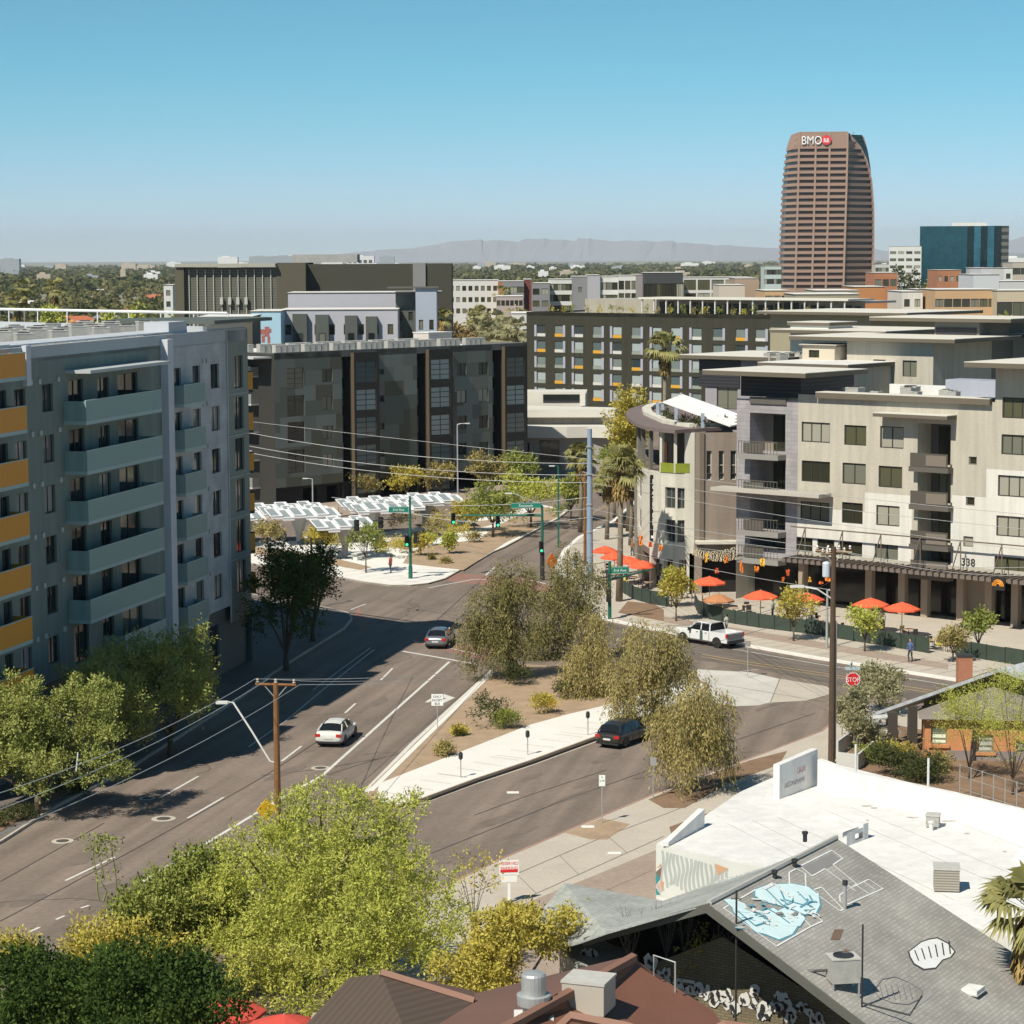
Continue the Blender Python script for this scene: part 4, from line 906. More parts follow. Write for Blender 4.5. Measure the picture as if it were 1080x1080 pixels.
MB().prism(q(sR(841), sR(1048), -14, -1.2), 17.2, 17.8).build('roof', ROOFW, RB)
poly_walls(RB, q(-.2, 42, -14, 0), 0, 18.3, mT1, skip=(0,)); 
MB().fb(fR, sR(1048), 42, -9, -.8, 5, zt2).build('tower_core', mT1, RB)
MB().fb(fR, sR(875), sR(1000), -10, -9.6, 17.8, 19.6).build('parapet_wall', ROOFW, RB)
# shopfront, trellis canopy
MB().fb(fR, -.2, 42, -3.2, -3.0, 0, 5).build('shopfront', mat('shop_glass', (.015, .014, .013), .1, 0), RB)
MB().fb(fR, sR(1000), sR(1034), -3, -2.2, 0, 4.5).build('shop_wall', mat('pier_tan', (.34, .27, .21), .9, .08), RB)
b = MB()
for px in (836, 907, 942, 966, 1004, 1034, 1062, 1085): s = sR(px); b.fb(fR, s, s+.65, -1.6, -1.0, 0, 5)
b.build('pier', mat('pier_tan', (.34, .27, .21), .9, .08), RB)
MB().fb(fR, -.2, sR(841), -3, .0, 4.2, 5).build('fascia', mBk, RB)
MB().fb(fR, sR(841), 42, -3, .02, 4.5, 5.02).build('fascia', mT1, RB)
cz = 5.7; cn = 2.4
t = MB().fb(fR, sR(841), 42, .05, cn, 4.3, 4.62).build('trellis_canopy', mat('trellis', (.16, .13, .11), .8, .1), RB)
b = MB()
for i in range(60):
    s = sR(841)+.4+i*.62
    if s < 41.5: b.fb(fR, s, s+.16, .05, cn+.35, 4.625, 4.78)
b.fb(fR, sR(841), 42, .9, 1.0, 7.25, 7.35)
for i in range(9):
    s = sR(841)+1.5+i*3.9
    for d in (-.45, .45): b.tube([fp(fR, s+d, 1.6, 4.7), fp(fR, s, .95, 7.3)], .05, 4)
b.build('trellis_bars', mat('trellis_bar', (.13, .10, .08), .7, .1), t)
num = letters('house_number', '338', .9, fR, sR(1015), .03, wp(fR, 1015, 596)[1], mat('number_dark', (.05, .045, .04), .6, 0), RB, .04)
ms = MB().fb(fR, sR(1066.5), sR(1080), cn+.4, cn+.55, 3.75, 4.85).build('shop_sign', mat('sign_dark', (.02, .02, .02), .5, 0), RB)
b = MB()
for r_ in (.22, .36, .5):
    b.tube([fp(fR, sR(1073.2)+r_*math.cos(a), cn+.57, 4.1+r_*math.sin(a)) for a in [math.pi*k/8 for k in range(9)]], .05, 4)
b.build('orange_emblem', mat('emblem_orange', (.85, .32, .02), .5, 0), ms)
for i, (s, n, w, d, h) in enumerate([(9, -5, 2, 1.5, .9), (12, -4, 1, 1, .7), (14, -6, 1.4, 1.2, 1.0), (16, -4, 1, 1, .8), (17.5, -6.5, 1.2, 1, .9), (19.5, -4.5, 1, 1, .9), (13, -8, 2, 1, 1)]):
    p = fp(fR, s, n, 0); ac_unit(p[0], p[1], 17.81, 'rooftop condenser on the pale apartment roof beside the blue-grey screens', (w*.8, d*.8, h+.7), math.radians(-41), 'condensers on the pale apartment roof')
t = thing('roof_screen', 'pair of blue-grey equipment screens on the pale apartment roof', 'roof screen', (*fp(fR, 19, -5, 0)[:2], 17.8))
for s0, s1, n0 in ((16.8, 20.4, -7.6), (20.5, 22.8, -7.2)):
    MB().fb(fR, s0, s1, n0-2.5, n0, 17.81, 20.3).build('screen_panel', mat('screen_blue', (.36, .38, .44), .6, .05), t)

# ======== stepped blocks behind it ========
def block(label, px0, px1, ytop, Y, zb=6, deep=12, wins=(), wm=None, slab=(1.2, 1.2, 1.0), ang=-41.0, dark=(), cat='building', name='apartment_block', slabth=.35, topm=None, rows=None):
    """building block whose left front corner stands at depth Y under px0 and whose roof edge shows at ytop"""
    x, y, _ = atY(px0, 400, Y); fr = frame(x, y, ang); L = wp(fr, px1, 400)[0]; z1 = atY(px0, ytop, Y)[2]
    t = thing(name, label, cat, (x, y, 0)); hs = []
    for a, b_, c, d in wins:
        s0, s1 = wp(fr, a, c)[0], wp(fr, b_, c)[0]; hs.append((s0, s1, wp(fr, a, d)[1], wp(fr, a, c)[1]))
    if rows:
        n, ww, zz, hgt, step, gap = rows
        for i in range(n):
            for z in zz: s = (i+.5)*L/n; hs.append((s-ww/2, s+ww/2, z1-z-hgt, z1-z))
    wall(t, 'wall', fr, 0, L, zb, z1, hs, [wm or mT1], .2)
    for h in hs: window(t, fr, *h, 2 if h[1]-h[0] > 1.2 else 1, 1, FRD, GLT, n=-.17)
    poly = [fp(fr, 0, 0, 0)[:2], fp(fr, L, 0, 0)[:2], fp(fr, L, -deep, 0)[:2], fp(fr, 0, -deep, 0)[:2]]
    poly_walls(t, poly, zb, z1, wm or mT1, skip=(0,))
    a, b_, c = slab
    P = [fp(fr, -a, c, 0)[:2], fp(fr, L+b_, c, 0)[:2], fp(fr, L+b_, -deep-.5, 0)[:2], fp(fr, -a, -deep-.5, 0)[:2]]
    roofslab(t, P, z1+slabth+.004, slabth, top=topm)
    for u, v, z_, w_ in dark:
        s0, s1 = wp(fr, u, ytop)[0], wp(fr, v, ytop)[0]; MB().fb(fr, s0, s1, .01, .12, z1-z_, z1-w_).build('screen', mScr, t)
    t['category'] = cat; return t, fr, L, z1
block('tan block with two windows under a wide cream roof slab, right of the roof condensers', 893, 984, 359, 232, 6, 11, [(921, 934, 379, 395), (952, 967, 380, 397), (984, 984.2, 380, 381)][:2], slab=(6, 3, 1.2))
block('dark grey stair block with louvres beside the tan block with two windows', 985, 1032, 339, 236, 6, 9, [], mat('stair_grey', (.17, .17, .155), .9, .05), slab=(7, 4, 1), dark=((988, 1030, 6.6, .6),))
block('tan block at the right edge behind the dark stair block', 1036, 1110, 355, 240, 6, 9, [(1040, 1046, 378, 392), (1053, 1061, 378, 392)], slab=(1, 1, 1))
block('lavender grey loggia block with dark louvre box, behind the corner tower on its left', 744, 806, 378, 243, 4, 11, [(756, 778, 407, 431)], mat('loggia_lav', (.30, .28, .30), .9, .05), slab=(2.5, 3.5, 1.2), dark=((738, 781, 2.9, .1),))
block('low tan block with parapet between the two louvre boxes', 805, 893, 386, 229, 6, 11, [], slab=(.4, .4, .4), topm=ROOFW)
block('tan block with long thin roof slab behind the small stair box', 846, 925, 351, 266, 6, 14, [], slab=(3.5, 2, 1.5))
block('broad tan block with long roof slab in front of the hotel end', 812, 918, 331, 300, 6, 16, [], mat('stucco_tan2', (.30, .265, .18), .92, .05), slab=(1, 6, 1.5))
block('cream stair box on the low tan roof', 846, 880, 365, 234, 18.0, 4, [(853, 864, 369, 377)], mat('stucco_cream', (.55, .48, .37), .9, .05), slab=(.3, .3, .2), name='roof_stair_box', cat='roof enclosure', slabth=.15)
block('white slab-topped stair head in front of the hotel end', 833, 873, 343, 270, 14, 5, [], mat('stucco_white2', (.6, .62, .57), .9, .03), slab=(.3, .3, .2), name='roof_stair_box', cat='roof enclosure')
R = random.Random(12)
for i in range(12):
    x, y, z = atY(812+i*6.4, 382, 236+R.uniform(-1, 3)); ac_unit(x, y, 20.6, 'small condenser in the cluster on the low tan roof', (.9, .9, .9), R.uniform(0, 1), 'condensers on the low tan roof')

# ======== mid distance, left of centre ========
SX, SY, _ = atY(292, 300, 430)
t = thing('theatre_building', 'big dark box building with a ribbed grey screen wall on its left', 'building', (SX, SY, 0))
mDk = mat('theatre_dark', (.055, .052, .038), .9, .06, .1); mDk2 = mat('theatre_brown', (.095, .085, .06), .9, .06, .1)
f = frame(SX, SY, 0.5)
zt = atY(330, 277, 430)[2]
MB().fb(f, 0, 5.2, -20, 0, 0, zt).build('wall', mDk2, t); MB().fb(f, 5.2, 24.5, -20, -3, 0, zt-.3).build('wall', mDk, t)
MB().fb(f, 24.5, 26.8, -18, -2.2, 0, zt-.2).build('pier', mat('theatre_pier', (.22, .22, .21), .9, .05), t); MB().fb(f, 26.8, 31.5, -20, -2.6, 0, zt-.25).build('wall', mDk, t)
MB().fb(f, 2, 14, -19, -10, zt+.003, zt+1.5).build('roof_plant', ROOFG, t)
f2 = frame2(atY(190, 300, 432)[:2], (SX-.01, SY)); Ls = math.hypot(SX-f2[0], SY-f2[1])
MB().fb(f2, -.8, .9, -8, .8, 0, atY(190, 281, 432)[2]).build('pier', mDk2, t)
MB().fb(f2, .9, Ls, -6, -.2, 0, atY(250, 282, 432)[2]).build('screen_wall', stripe_mat('screen_rib', (.125, .125, .10), (.075, .075, .058), 2.2, 'Z', .8), t)
MB().fb(f2, -.6, Ls, -6.5, 1.2, atY(250, 281.5, 432)[2], atY(250, 278, 432)[2]).build('roof_edge', mat('theatre_roof', (.34, .33, .28), .9, .05), t)
b = MB()
for i in range(11): s = 1.6+i*(Ls-2)/10.5; b.fb(f2, s, s+.14, -.18, .1, 0, 29.3)
for i in (4, 5, 6, 7): s = 1.6+i*(Ls-2)/10.5; b.fb(f2, s-.2, s+.35, .11, .6, 23.0, 24.3)
b.build('mullions', mat('mullion_pale', (.42, .42, .38), .7, 0), t)
# pale and dark apartments in front of the theatre
mPale = mat('pale_panel', (.42, .42, .46), .9, .04); mSlate = mat('slate_panel', (.085, .095, .085), .9, .05)
def facade_building(label, px0, px1, y1, Y, m, rows=None, deep=12, ang=0.5, slab=(.1, .1, .1), zb=0, topm=None, cat='building', name='apartment_building', wm=None):
    return block(label, px0, px1, y1, Y, zb, deep, [], m, slab, ang, (), cat, name, .12, topm or ROOFW, rows)
facade_building('pale lavender apartment block with a recessed grey band below the theatre', 305, 418, 309.5, 395, mPale, (5, 1.1, (3.2, 6.6), 1.5, 0, 0))
t2 = facade_building('row of alternating pale and slate apartment bays in front of the lavender block', 297, 420, 327.5, 372, mPale, (8, .9, (2.2, 5.4), 1.6, 0, 0))[0]
xx, yy, _ = atY(297, 340, 372); fA = frame(xx, yy, .5)
for i, (a, c) in enumerate(((309, 324), (333, 347), (364, 377), (386, 398))):
    h0, h1 = wp(fA, a, 340)[0], wp(fA, c, 340)[0]; MB().fb(fA, h0, h1, .02, 1.0, 0, 22.6-.15*i).build('slate_bay', mSlate, t2); window(t2, fA, (h0+h1)/2-.5, (h0+h1)/2+.5, 17.8, 19.6, 1, 1, FRD, GL, n=1.0)
facade_building('dark slate apartment wing with a pale blue end wall rising to the right', 418, 439, 309, 380, mSlate, (2, .7, (3, 6), 1.4, 0, 0), slab=(.1, 4, .5))
facade_building('pale blue-grey apartment end wall beside the slate wing', 439, 461, 304, 378, mat('pale_blue_wall', (.36, .40, .47), .9, .04), (2, .7, (5, 9), 1.6, 0, 0), deep=8, slab=(4.5, .4, .4), topm=mSlate)
mMb = mat('mural_blue', (.36, .55, .66), .8, .04)
t2 = facade_building('light blue painted wall with a small red figure mural', 266, 297, 329, 365, mMb, None, name='painted_building')[0]
xx, yy, _ = atY(266, 340, 365); fM = frame(xx, yy, .5)
b = MB()
for i, (s, z, w, h) in enumerate([(1.2, 19.6, .9, .8), (1.9, 19.3, .7, 1.5), (1.4, 18.4, .5, 1.1), (2.3, 18.2, .4, 1.1), (2.6, 19.9, .3, .6)]): b.fb(fM, s, s+w, .003+i*.004, .02+i*.004, z, z+h)
b.build('mural_figure', mat('mural_red', (.35, .12, .10), .8, .2, 2), t2)
R = random.Random(3)
facade_building('low grey roof volume behind the left apartment roof', 211, 267, 335, 330, mat('lowroof', (.10, .09, .07), .9, .05), None, name='building')
# white plaster tower seen left of the theatre screen
facade_building('small white three-storey house end with two dark windows, left of the theatre screen', 174.5, 184, 301, 600, mat('house_white', (.62, .62, .6), .9, 0), (1, 1.1, (1.2, 4), 1.4, 0, 0), name='house')

# ======== row of apartments in the distance (centre) ========
mWh = mat('far_white', (.60, .60, .57), .9, .03, .05); mGy = mat('far_grey', (.22, .22, .23), .9, .05, .05); mCh = mat('far_charcoal', (.05, .055, .055), .9, .05, .05); mLg = mat('far_lightgrey', (.38, .38, .4), .9, .05, .05)
mTerr = mat('far_terracotta', (.40, .17, .09), .9, .15, .1); mPe = mat('far_peach', (.52, .34, .19), .9, .05, .05); mBrn = mat('far_brown', (.30, .18, .10), .9, .05, .05)
far = [
 ('long white apartment block with small square windows and a terracotta end', 474, 526, 296, 720, mWh, (8, 1.2, (1.6, 5, 8.4), 1.5, 0, 0)),
 ('grey apartment block beside the red-brown bay', 531, 553, 297, 700, mGy, (3, 2, (1.5, 5, 8.5), 1.8, 0, 0)),
 ('narrow red-brown block between two grey ones', 526, 531, 297, 705, mTerr, None),
 ('narrow dark red block left of the second grey block', 553, 561, 295, 702, mat('far_darkred', (.16, .05, .04), .9, 0), None),
 ('second grey block of the distant row', 561, 580, 299, 700, mGy, (2, 2, (1.5, 5), 1.8, 0, 0)),
 ('white balconied block of the distant row', 580, 605, 295, 705, mWh, (6, 1.3, (1.2, 4.4, 7.6), 2, 0, 0)),
 ('slate grey block rising above the white balconies', 604, 620, 292, 698, mGy, (1, 1, (3,), 1.5, 0, 0)),
 ('light grey slab block of the distant row', 620, 633, 290.5, 695, mLg, None),
 ('white bay-fronted block with tall windows', 633, 652, 292, 696, mWh, (3, 2, (1.6, 5.2), 2.2, 0, 0)),
 ('white block with dark tall windows next to the charcoal building', 652, 672, 291, 693, mWh, (3, 1.6, (1.4, 5), 2.6, 0, 0)),
 ('taupe block left of the charcoal building', 671, 680, 290, 690, mat('far_taupe', (.27, .24, .24), .9, 0), None),
 ('charcoal flat-topped building with glass front', 680, 720, 288, 680, mCh, (7, 2.2, (3,), 5, 0, 0)),
 ('white-framed building with big slate windows right of the charcoal one', 720, 793, 293, 700, mWh, (5, 3.6, (.6, 4.5), 3, 0, 0)),
 ('brown box building at the end of the white-framed row', 775, 800, 294, 660, mat('far_tanbox', (.36, .26, .19), .9, 0), None),
 ('low cream box in front of the brown box', 758, 785, 301, 640, mat('far_cream', (.52, .45, .38), .9, 0), None),
 ('pinkish low building at the foot of the distant row', 524, 552, 313, 660, mat('far_pink', (.42, .34, .33), .9, 0), (6, 1, (1,), 1.5, 0, 0)),
 ('flat white low roof building behind the palms', 540, 562, 331, 560, mWh, None),
 ('pale teal apartment row left of the tall tower foot', 806, 823, 281, 1150, mat('far_teal', (.45, .52, .5), .9, 0), (6, 2, (1.5, 6), 2.5, 0, 0)),
 ('peach and blue low block at the foot of the tall tower', 806, 832, 307, 520, mPe, (3, 1.5, (1,), 1.6, 0, 0)),
 ('orange-roofed tan block right of the tower foot', 900, 932, 303, 520, mat('far_orange', (.44, .20, .08), .9, 0), None),
 ('tan parapet block below the tower', 860, 905, 307, 500, mat('far_tan', (.44, .38, .28), .9, 0), (4, 2.5, (2.4,), 2.5, 0, 0)),
 ('cream block with balconies left of the peach apartments', 950, 972, 308, 500, mW1, (2, 1.2, (1.5, 5.5), 1.6, 0, 0)),
 ('dark brown narrow block next to the peach apartments', 972, 985, 306, 505, mBrn, (2, 1, (1.5, 5), 2.4, 0, 0)),
 ('peach apartment block with dark balconies', 985, 1050, 306, 490, mPe, (7, 1.7, (1.8, 5.2), 1.7, 0, 0)),
 ('cream apartment block with tall openings at the right edge', 1050, 1100, 307, 485, mat('far_cream2', (.5, .42, .3), .9, 0), (3, 3.2, (2.2,), 4.6, 0, 0)),
 ('white flat-roofed house with porthole windows', 1057, 1066, 283, 640, mWh, (1, 1.2, (1.4, 4.4), 1.4, 0, 0)),
 ('pale grey cubic building right of the blue glass tower foot', 1025, 1052, 290, 560, mat('far_palegrey', (.52, .54, .56), .9, 0), None),
 ('grey stair box on top of the pale grey cube', 1033, 1044, 283, 565, mLg, None),
 ('brick red building with gabled white front', 987, 1012, 285, 800, mTerr, (4, 1.2, (2,), 1.8, 0, 0)),
 ('rust coloured block right of the tower', 921, 945, 288, 760, mTerr, (3, 2, (2,), 2.2, 0, 0)),
 ('long pale flat roof at the right edge', 1053, 1100, 297, 600, mat('far_pale3', (.5, .5, .5), .9, 0), None),
 ('beige building at the right edge behind the blue tower', 1066, 1100, 277, 900, mat('far_beige', (.45, .40, .33), .9, 0), (4, 3, (2, 7), 2.5, 0, 0)),
 ('pale building on the skyline right of the tower', 922, 936, 279, 1500, mat('far_pale4', (.5, .5, .48), .9, 0), (4, 2, (2, 7), 2.5, 0, 0)),
 ('brown long roof strip in front of the orange block', 838, 905, 311, 470, mat('far_olive', (.33, .29, .2), .9, 0), None),
]
for a in far: facade_building(a[0], a[1], a[2], a[3], a[4], a[5], a[6], deep=18)
# white office building with vertical bays
facade_building('white office building with dark vertical window strip, between brown tower and blue tower', 936, 970, 260, 1250, mWh, (4, 3.2, (2.5, 6.2, 9.9, 13.6, 17.3), 1.5, 0, 0), name='office_building', ang=-9)
# blue glass tower
X0, Y0, _ = atY(970, 260, 1300); tB = thing('office_tower', 'dark teal mirrored glass office tower, box-shaped, at the right edge of the skyline', 'tower', (X0, Y0, 0))
def grid_glass(name, c, sc):
    m = brick_mat(name, c, tuple(v*.82 for v in c), tuple(v*.6 for v in c), 1, .12, sc, 3.6, 0); m.node_tree.nodes['Principled BSDF'].inputs['Metallic'].default_value = .3; return m
f = frame(X0, Y0, -10.0); zt = atY(1000, 238.5, 1300)[2]; WB = wp(f, 1064, 260)[0]
MB().fb(f, 0, WB*.535, -30, 0, 0, zt).build('glass_wall', grid_glass('tower_glass', (.012, .075, .10), 3), tB)
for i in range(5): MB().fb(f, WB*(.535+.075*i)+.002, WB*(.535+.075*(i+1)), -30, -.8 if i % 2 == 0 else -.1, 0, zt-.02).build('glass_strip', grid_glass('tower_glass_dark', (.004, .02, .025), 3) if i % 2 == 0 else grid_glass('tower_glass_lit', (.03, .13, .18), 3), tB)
MB().fb(f, WB*.91+.01, WB, -30, -1.5, 0, zt-.05).build('end_wall', stripe_mat('tower_end', (.12, .12, .11), (.02, .03, .03), .27, 'Z'), tB)
MB().fb(f, 17, 36, -20, -5, zt+.003, zt+1.8).build('roof_plant', ROOFW, tB)

# ======== tall brown bank tower ========
TY = 1500.0
TX = lambda px: (px+1.5-540)/2500*(TY+16)
zT = lambda py: 31-(py-271.0)/2500*TY
tw = thing('office_tower', 'tall brown banded bank tower with curved shoulders and BMO sign at the top', 'tower', (TX(870), TY, 0))
mTb = mat('tower_brown', (.33, .215, .165), .85, .04, .02); mTd = mat('tower_window', (.045, .028, .022), .35, 0); mTg = mat('tower_green_glass', (.012, .035, .032), .15, .1, .02)
def interp(tab, y):
    for (a, u), (b_, v) in zip(tab, tab[1:]):
        if a <= y <= b_: return u+(v-u)*(y-a)/(b_-a)
    return tab[-1][1] if y > tab[-1][0] else tab[0][1]
Lf = [(140, 836), (150, 832.5), (160, 830), (175, 828), (200, 826), (230, 825), (260, 824), (320, 822.5)]
L2 = [(140, 837), (160, 836.5), (200, 836), (320, 833.5)]
M2 = [(140, 886), (160, 886), (200, 885.5), (320, 883)]
Rt = [(140, 888), (143, 893), (150, 900), (160, 907), (175, 912.5), (190, 916), (220, 918.5), (260, 919), (320, 917.5)]
R2 = [(140, 912), (150, 915), (160, 917.5), (175, 920), (200, 922), (230, 923), (260, 922), (320, 921)]
def tpoly(py, ins=0.0):
    a, b_, c, d, e = (TX(interp(T, py)) for T in (Lf, L2, M2, Rt, R2))
    return [(a+ins, TY+16+ins), (b_+ins*.5, TY+ins), (c-ins*.2, TY-2+ins), (d-ins, TY+15+ins), (d-ins, TY+40), (a+ins, TY+40)]
def loft(b, p0, z0, p1, z1, m=0):
    n = len(p0); k = len(b.v); b.v += [(x, y, z0) for x, y in p0]+[(x, y, z1) for x, y in p1]
    for i in range(n): j = (i+1) % n; b.f.append((k+i, k+j, k+n+j, k+n+i)); b.m.append(m)
    b.f.append(tuple(k+n+i for i in range(n))); b.m.append(m); b.f.append(tuple(k+n-1-i for i in range(n))); b.m.append(m)
cr, wb = MB(), MB()
loft(cr, tpoly(158), zT(158), tpoly(150), zT(150)); loft(cr, tpoly(150), zT(150)+.01, tpoly(144), zT(144)); loft(cr, tpoly(144), zT(144)+.01, tpoly(140.6), zT(140.6)); cr.build('crown_wall', mTb, tw)
st = (306-158)/23.0; sp = MB()
for i in range(23):
    y0 = 158+i*st; y1 = y0+st
    loft(wb, tpoly(y0+st*.5, .9), zT(y0+st*.52), tpoly(y0, .9), zT(y0)-.01)
    loft(sp, tpoly(y1), zT(y1)+.01, tpoly(y0+st*.52), zT(y0+st*.52)-.01)
loft(sp, tpoly(320), 0, tpoly(306), zT(306))
sp.build('spandrels', mTb, tw); wb.build('window_bands', mTd, tw)
for fr_ in (0.0, .345, .635, 1.0):
    pl = MB()
    for j in range(12):
        y0, y1 = 141+j*14.3, 141+(j+1)*14.3
        P = []
        for yy_ in (y1, y0):
            b0, c0 = tpoly(yy_)[1], tpoly(yy_)[2]; x = b0[0]+(c0[0]-b0[0])*fr_; yv = b0[1]+(c0[1]-b0[1])*fr_-.25
            P.append([(x-.55, yv), (x+.55, yv-.0), (x+.55, yv+1.5), (x-.55, yv+1.5)])
        loft(pl, P[0], zT(y1), P[1], zT(y0))
    pl.build('pilaster', mat('tower_brown_pale', (.37, .25, .195), .85, .03, .02), tw)
pl = MB()
for j in range(14):
    y0, y1 = 143+j*12.2, 143+(j+1)*12.2; P = []
    for yy_ in (y1, y0): x, yv = tpoly(yy_)[3]; P.append([(x-1.4, yv-.8), (x+.2, yv-.4), (x+.3, yv+2), (x-1.4, yv+2)])
    loft(pl, P[0], zT(y1), P[1], zT(y0))
pl.build('pilaster', mat('tower_brown_pale', (.37, .25, .195), .85, .03, .02), tw)
gg = MB()
ys = [320, 290, 260, 230, 210, 190, 175, 165, 158, 150, 146, 142]
for a, c in zip(ys, ys[1:]):
    P = []
    for yy_ in (a, c):
        r = TX(interp(R2, yy_)); P.append([(TX(890), TY+3), (TX(interp(Rt, yy_))-1.5, TY+18), (r-3, TY+25), (r, TY+45), (TX(850), TY+45)])
    loft(gg, P[0], zT(a), P[1], zT(c)-.005)
gg.build('corner_glass', mTg, tw)
e_ = MB()
for a, c in zip(ys, ys[1:]):
    P = []
    for yy_ in (a, c): r = TX(interp(R2, yy_)); P.append([(r-.2, TY+44), (r+.9, TY+44), (r+.9, TY+48), (r-.2, TY+48)])
    loft(e_, P[0], zT(a), P[1], zT(c)-.005)
e_.tube([(TX(897), TY+20, zT(142)), (TX(897), TY+20, zT(138.5))], .25, 5); e_.build('edge_fin', mTb, tw)
bf = frame2(tpoly(150)[1], tpoly(150)[2])
bs = letters('bank_sign', 'BMO', 7.4, bf, wp(bf, 845, 150)[0], .7, zT(153.6), mat('sign_bright', (.85, .85, .85), .6, 0), tw, .25)
bs.scale = ((wp(bf, 866.5, 150)[0]-wp(bf, 845, 150)[0])/max(v.co.x for v in bs.data.vertices), 1, 1)
s0 = wp(bf, 871.5, 149)[0]; c_ = fp(bf, s0, .7, zT(149.3)); 
rd = MB(); seg = 28
for i in range(seg):
    a, b2 = 2*math.pi*i/seg, 2*math.pi*(i+1)/seg
    P = lambda t_, r_, n_: fp(bf, s0+r_*math.cos(t_), .7+n_, c_[2]+r_*math.sin(t_))
    rd.add([P(0, 0, .3), P(a, 3.0, .3), P(b2, 3.0, .3)], [(0, 1, 2)]); rd.quad(P(a, 3, 0), P(b2, 3, 0), P(b2, 3, .3), P(a, 3, .3))
rr = rd.build('roundel', mat('roundel_red', (.72, .03, .04), .6, 0), tw)
b = MB()
for z0, z1, w_ in ((-1.35, -.95, 1.9), (-.75, -.4, 1.5)): b.fb(bf, s0-w_, s0+w_, 1.01, 1.15, c_[2]+z0, c_[2]+z1)
for dx in (-.95, .95):
    for z0, z1, w_ in ((-.2, .15, .8), (.35, .65, .7), (.85, 1.15, .55)): b.fb(bf, s0+dx-w_, s0+dx+w_*.7, 1.01, 1.15, c_[2]+z0, c_[2]+z1)
    b.fb(bf, s0+dx-w_-.1, s0+dx-w_+.25, 1.16, 1.2, c_[2]-.2, c_[2]+1.15)
b.build('roundel_mark', mat('sign_bright', (.85, .85, .85), .6, 0), rr)

# ======== scattered houses in the wooded suburb ========
def house(label, x, y, w, d, h, roofc, wallc, ang, group=None, z=-.3):
    t = proto('house', label, 'house', group); b = MB(); b.box(-w/2, w/2, -d/2, d/2, 0, h); 
    for i in (-1, 0, 1): pass
    b.build('wall', wallc, t)
    b = MB(); o = .6; r = h+d*.22
    b.add([(-w/2-o, -d/2-o, h), (w/2+o, -d/2-o, h), (w/2+o, d/2+o, h), (-w/2-o, d/2+o, h), (-w/2+d*.35, 0, r), (w/2-d*.35, 0, r)], [(0, 1, 5, 4), (1, 2, 5), (2, 3, 4, 5), (3, 0, 4), (3, 2, 1, 0)]); b.build('roof', roofc, t)
    b = MB()
    for i in range(3): b.box(-w/2+w*(.2+.3*i), -w/2+w*(.2+.3*i)+1.4, -d/2-.05, -d/2-.005, 1, 2.3)
    b.build('windows', FRD, t); t['kind_note'] = 0; del t['kind_note']
    return put(t, x, y, z, ang)
mRed = mat('tile_red', (.42, .13, .065), .9, .15, .8, fine=.15); mRf = mat('shingle_grey', (.2, .2, .22), .9, .12, .5); mWallc = mat('house_wall', (.45, .38, .3), .9, .08, .1)
def house_px(label, px, py, w, rc, wc=None, ang=0, **k):
    x, y = G(px, py+1, 3.5); return house(label, x, y, w, w*.62, 3.2, rc, wc or mWallc, ang, **k)
house('large house with orange-red tiled hip roofs seen above the left apartment roof', *atY(78, 330, 960)[:2], 24, 19, 5.0, mRed, mWallc, .3)
house('red tiled side wing of the large house', *atY(56, 333, 945)[:2], 15, 15, 4.0, mRed, mWallc, -.2)
house('grey-roofed house right of the large red-roofed house', *atY(112, 325, 1000)[:2], 18, 14, 5.5, mRf, mat('house_wall2', (.5, .48, .45), .9, 0), .2)
R = random.Random(21); cs = [mRf, mRed, mWallc, ROOFW, mRf, mat('tile_brown', (.25, .16, .11), .9, .1)]
nm = ['grey hip-roofed', 'red-tiled', 'sand-coloured', 'white-roofed', 'slate-roofed', 'brown-roofed']
hp = [(165, 313, 22), (30, 318, 14), (130, 300, 20), (108, 304, 10), (150, 330, 12), (95, 300, 18), (10, 330, 14), (160, 322, 16), (135, 326, 12), (20, 300, 20), (60, 292, 22), (150, 290, 26), (100, 287, 24),
      (496, 318, 18), (480, 322, 14), (505, 312, 16), (500, 285, 24), (540, 283, 28), (575, 281, 30), (620, 284, 28), (660, 281, 30), (700, 283, 30), (745, 281, 30), (790, 283, 28), (560, 286, 24), (640, 288, 20), (770, 287, 22), (520, 280, 36), (600, 279, 40), (730, 278, 40)]
for i, (px, py, w) in enumerate(hp):
    k = 1 if px in (496, 480, 505) else R.randrange(6)
    house_px('%s house among the far suburb trees' % nm[k], px, py, w, cs[k], None, R.uniform(-.4, .4), group='far houses with %s roofs' % nm[k])
mS1, mS2 = mat('sky_white', (.66, .66, .66), .9, 0), mat('sky_grey', (.3, .33, .36), .9, 0)
def slabhouse(px, py, w, h, Y, m, lab, grp):
    x, y, z = atY(px, py, Y); o = MB(); o.box(-w/2, w/2, 0, w*.5, 0, max(4, z)); o.box(-w*.3, w*.1, w*.1, w*.3, max(4, z)+.01, max(4, z)+2)
    if w > 60:
      for i in range(5): o.box(-w*.45+i*w*.19, -w*.45+i*w*.19+w*.12, -.3, -.01, max(4, z)*.5, max(4, z)*.72, 1)
    ob = o.build('distant_building', [m, FRD], None, (0, 0, 0)); ob.location = (x, y, 0); tag(ob, lab, 'building', grp)
for i in range(60):
    px = R.uniform(-20, 1100); Y = R.uniform(2600, 9000); py = 271.3+31*2500/Y*R.uniform(.5, .8)
    slabhouse(px, py, R.uniform(9, 34)*Y/4500, 0, Y, R.choice([mS1, mS1, mS2, mWallc]), 'pale low building on the far skyline among the trees', 'pale buildings on the far skyline')
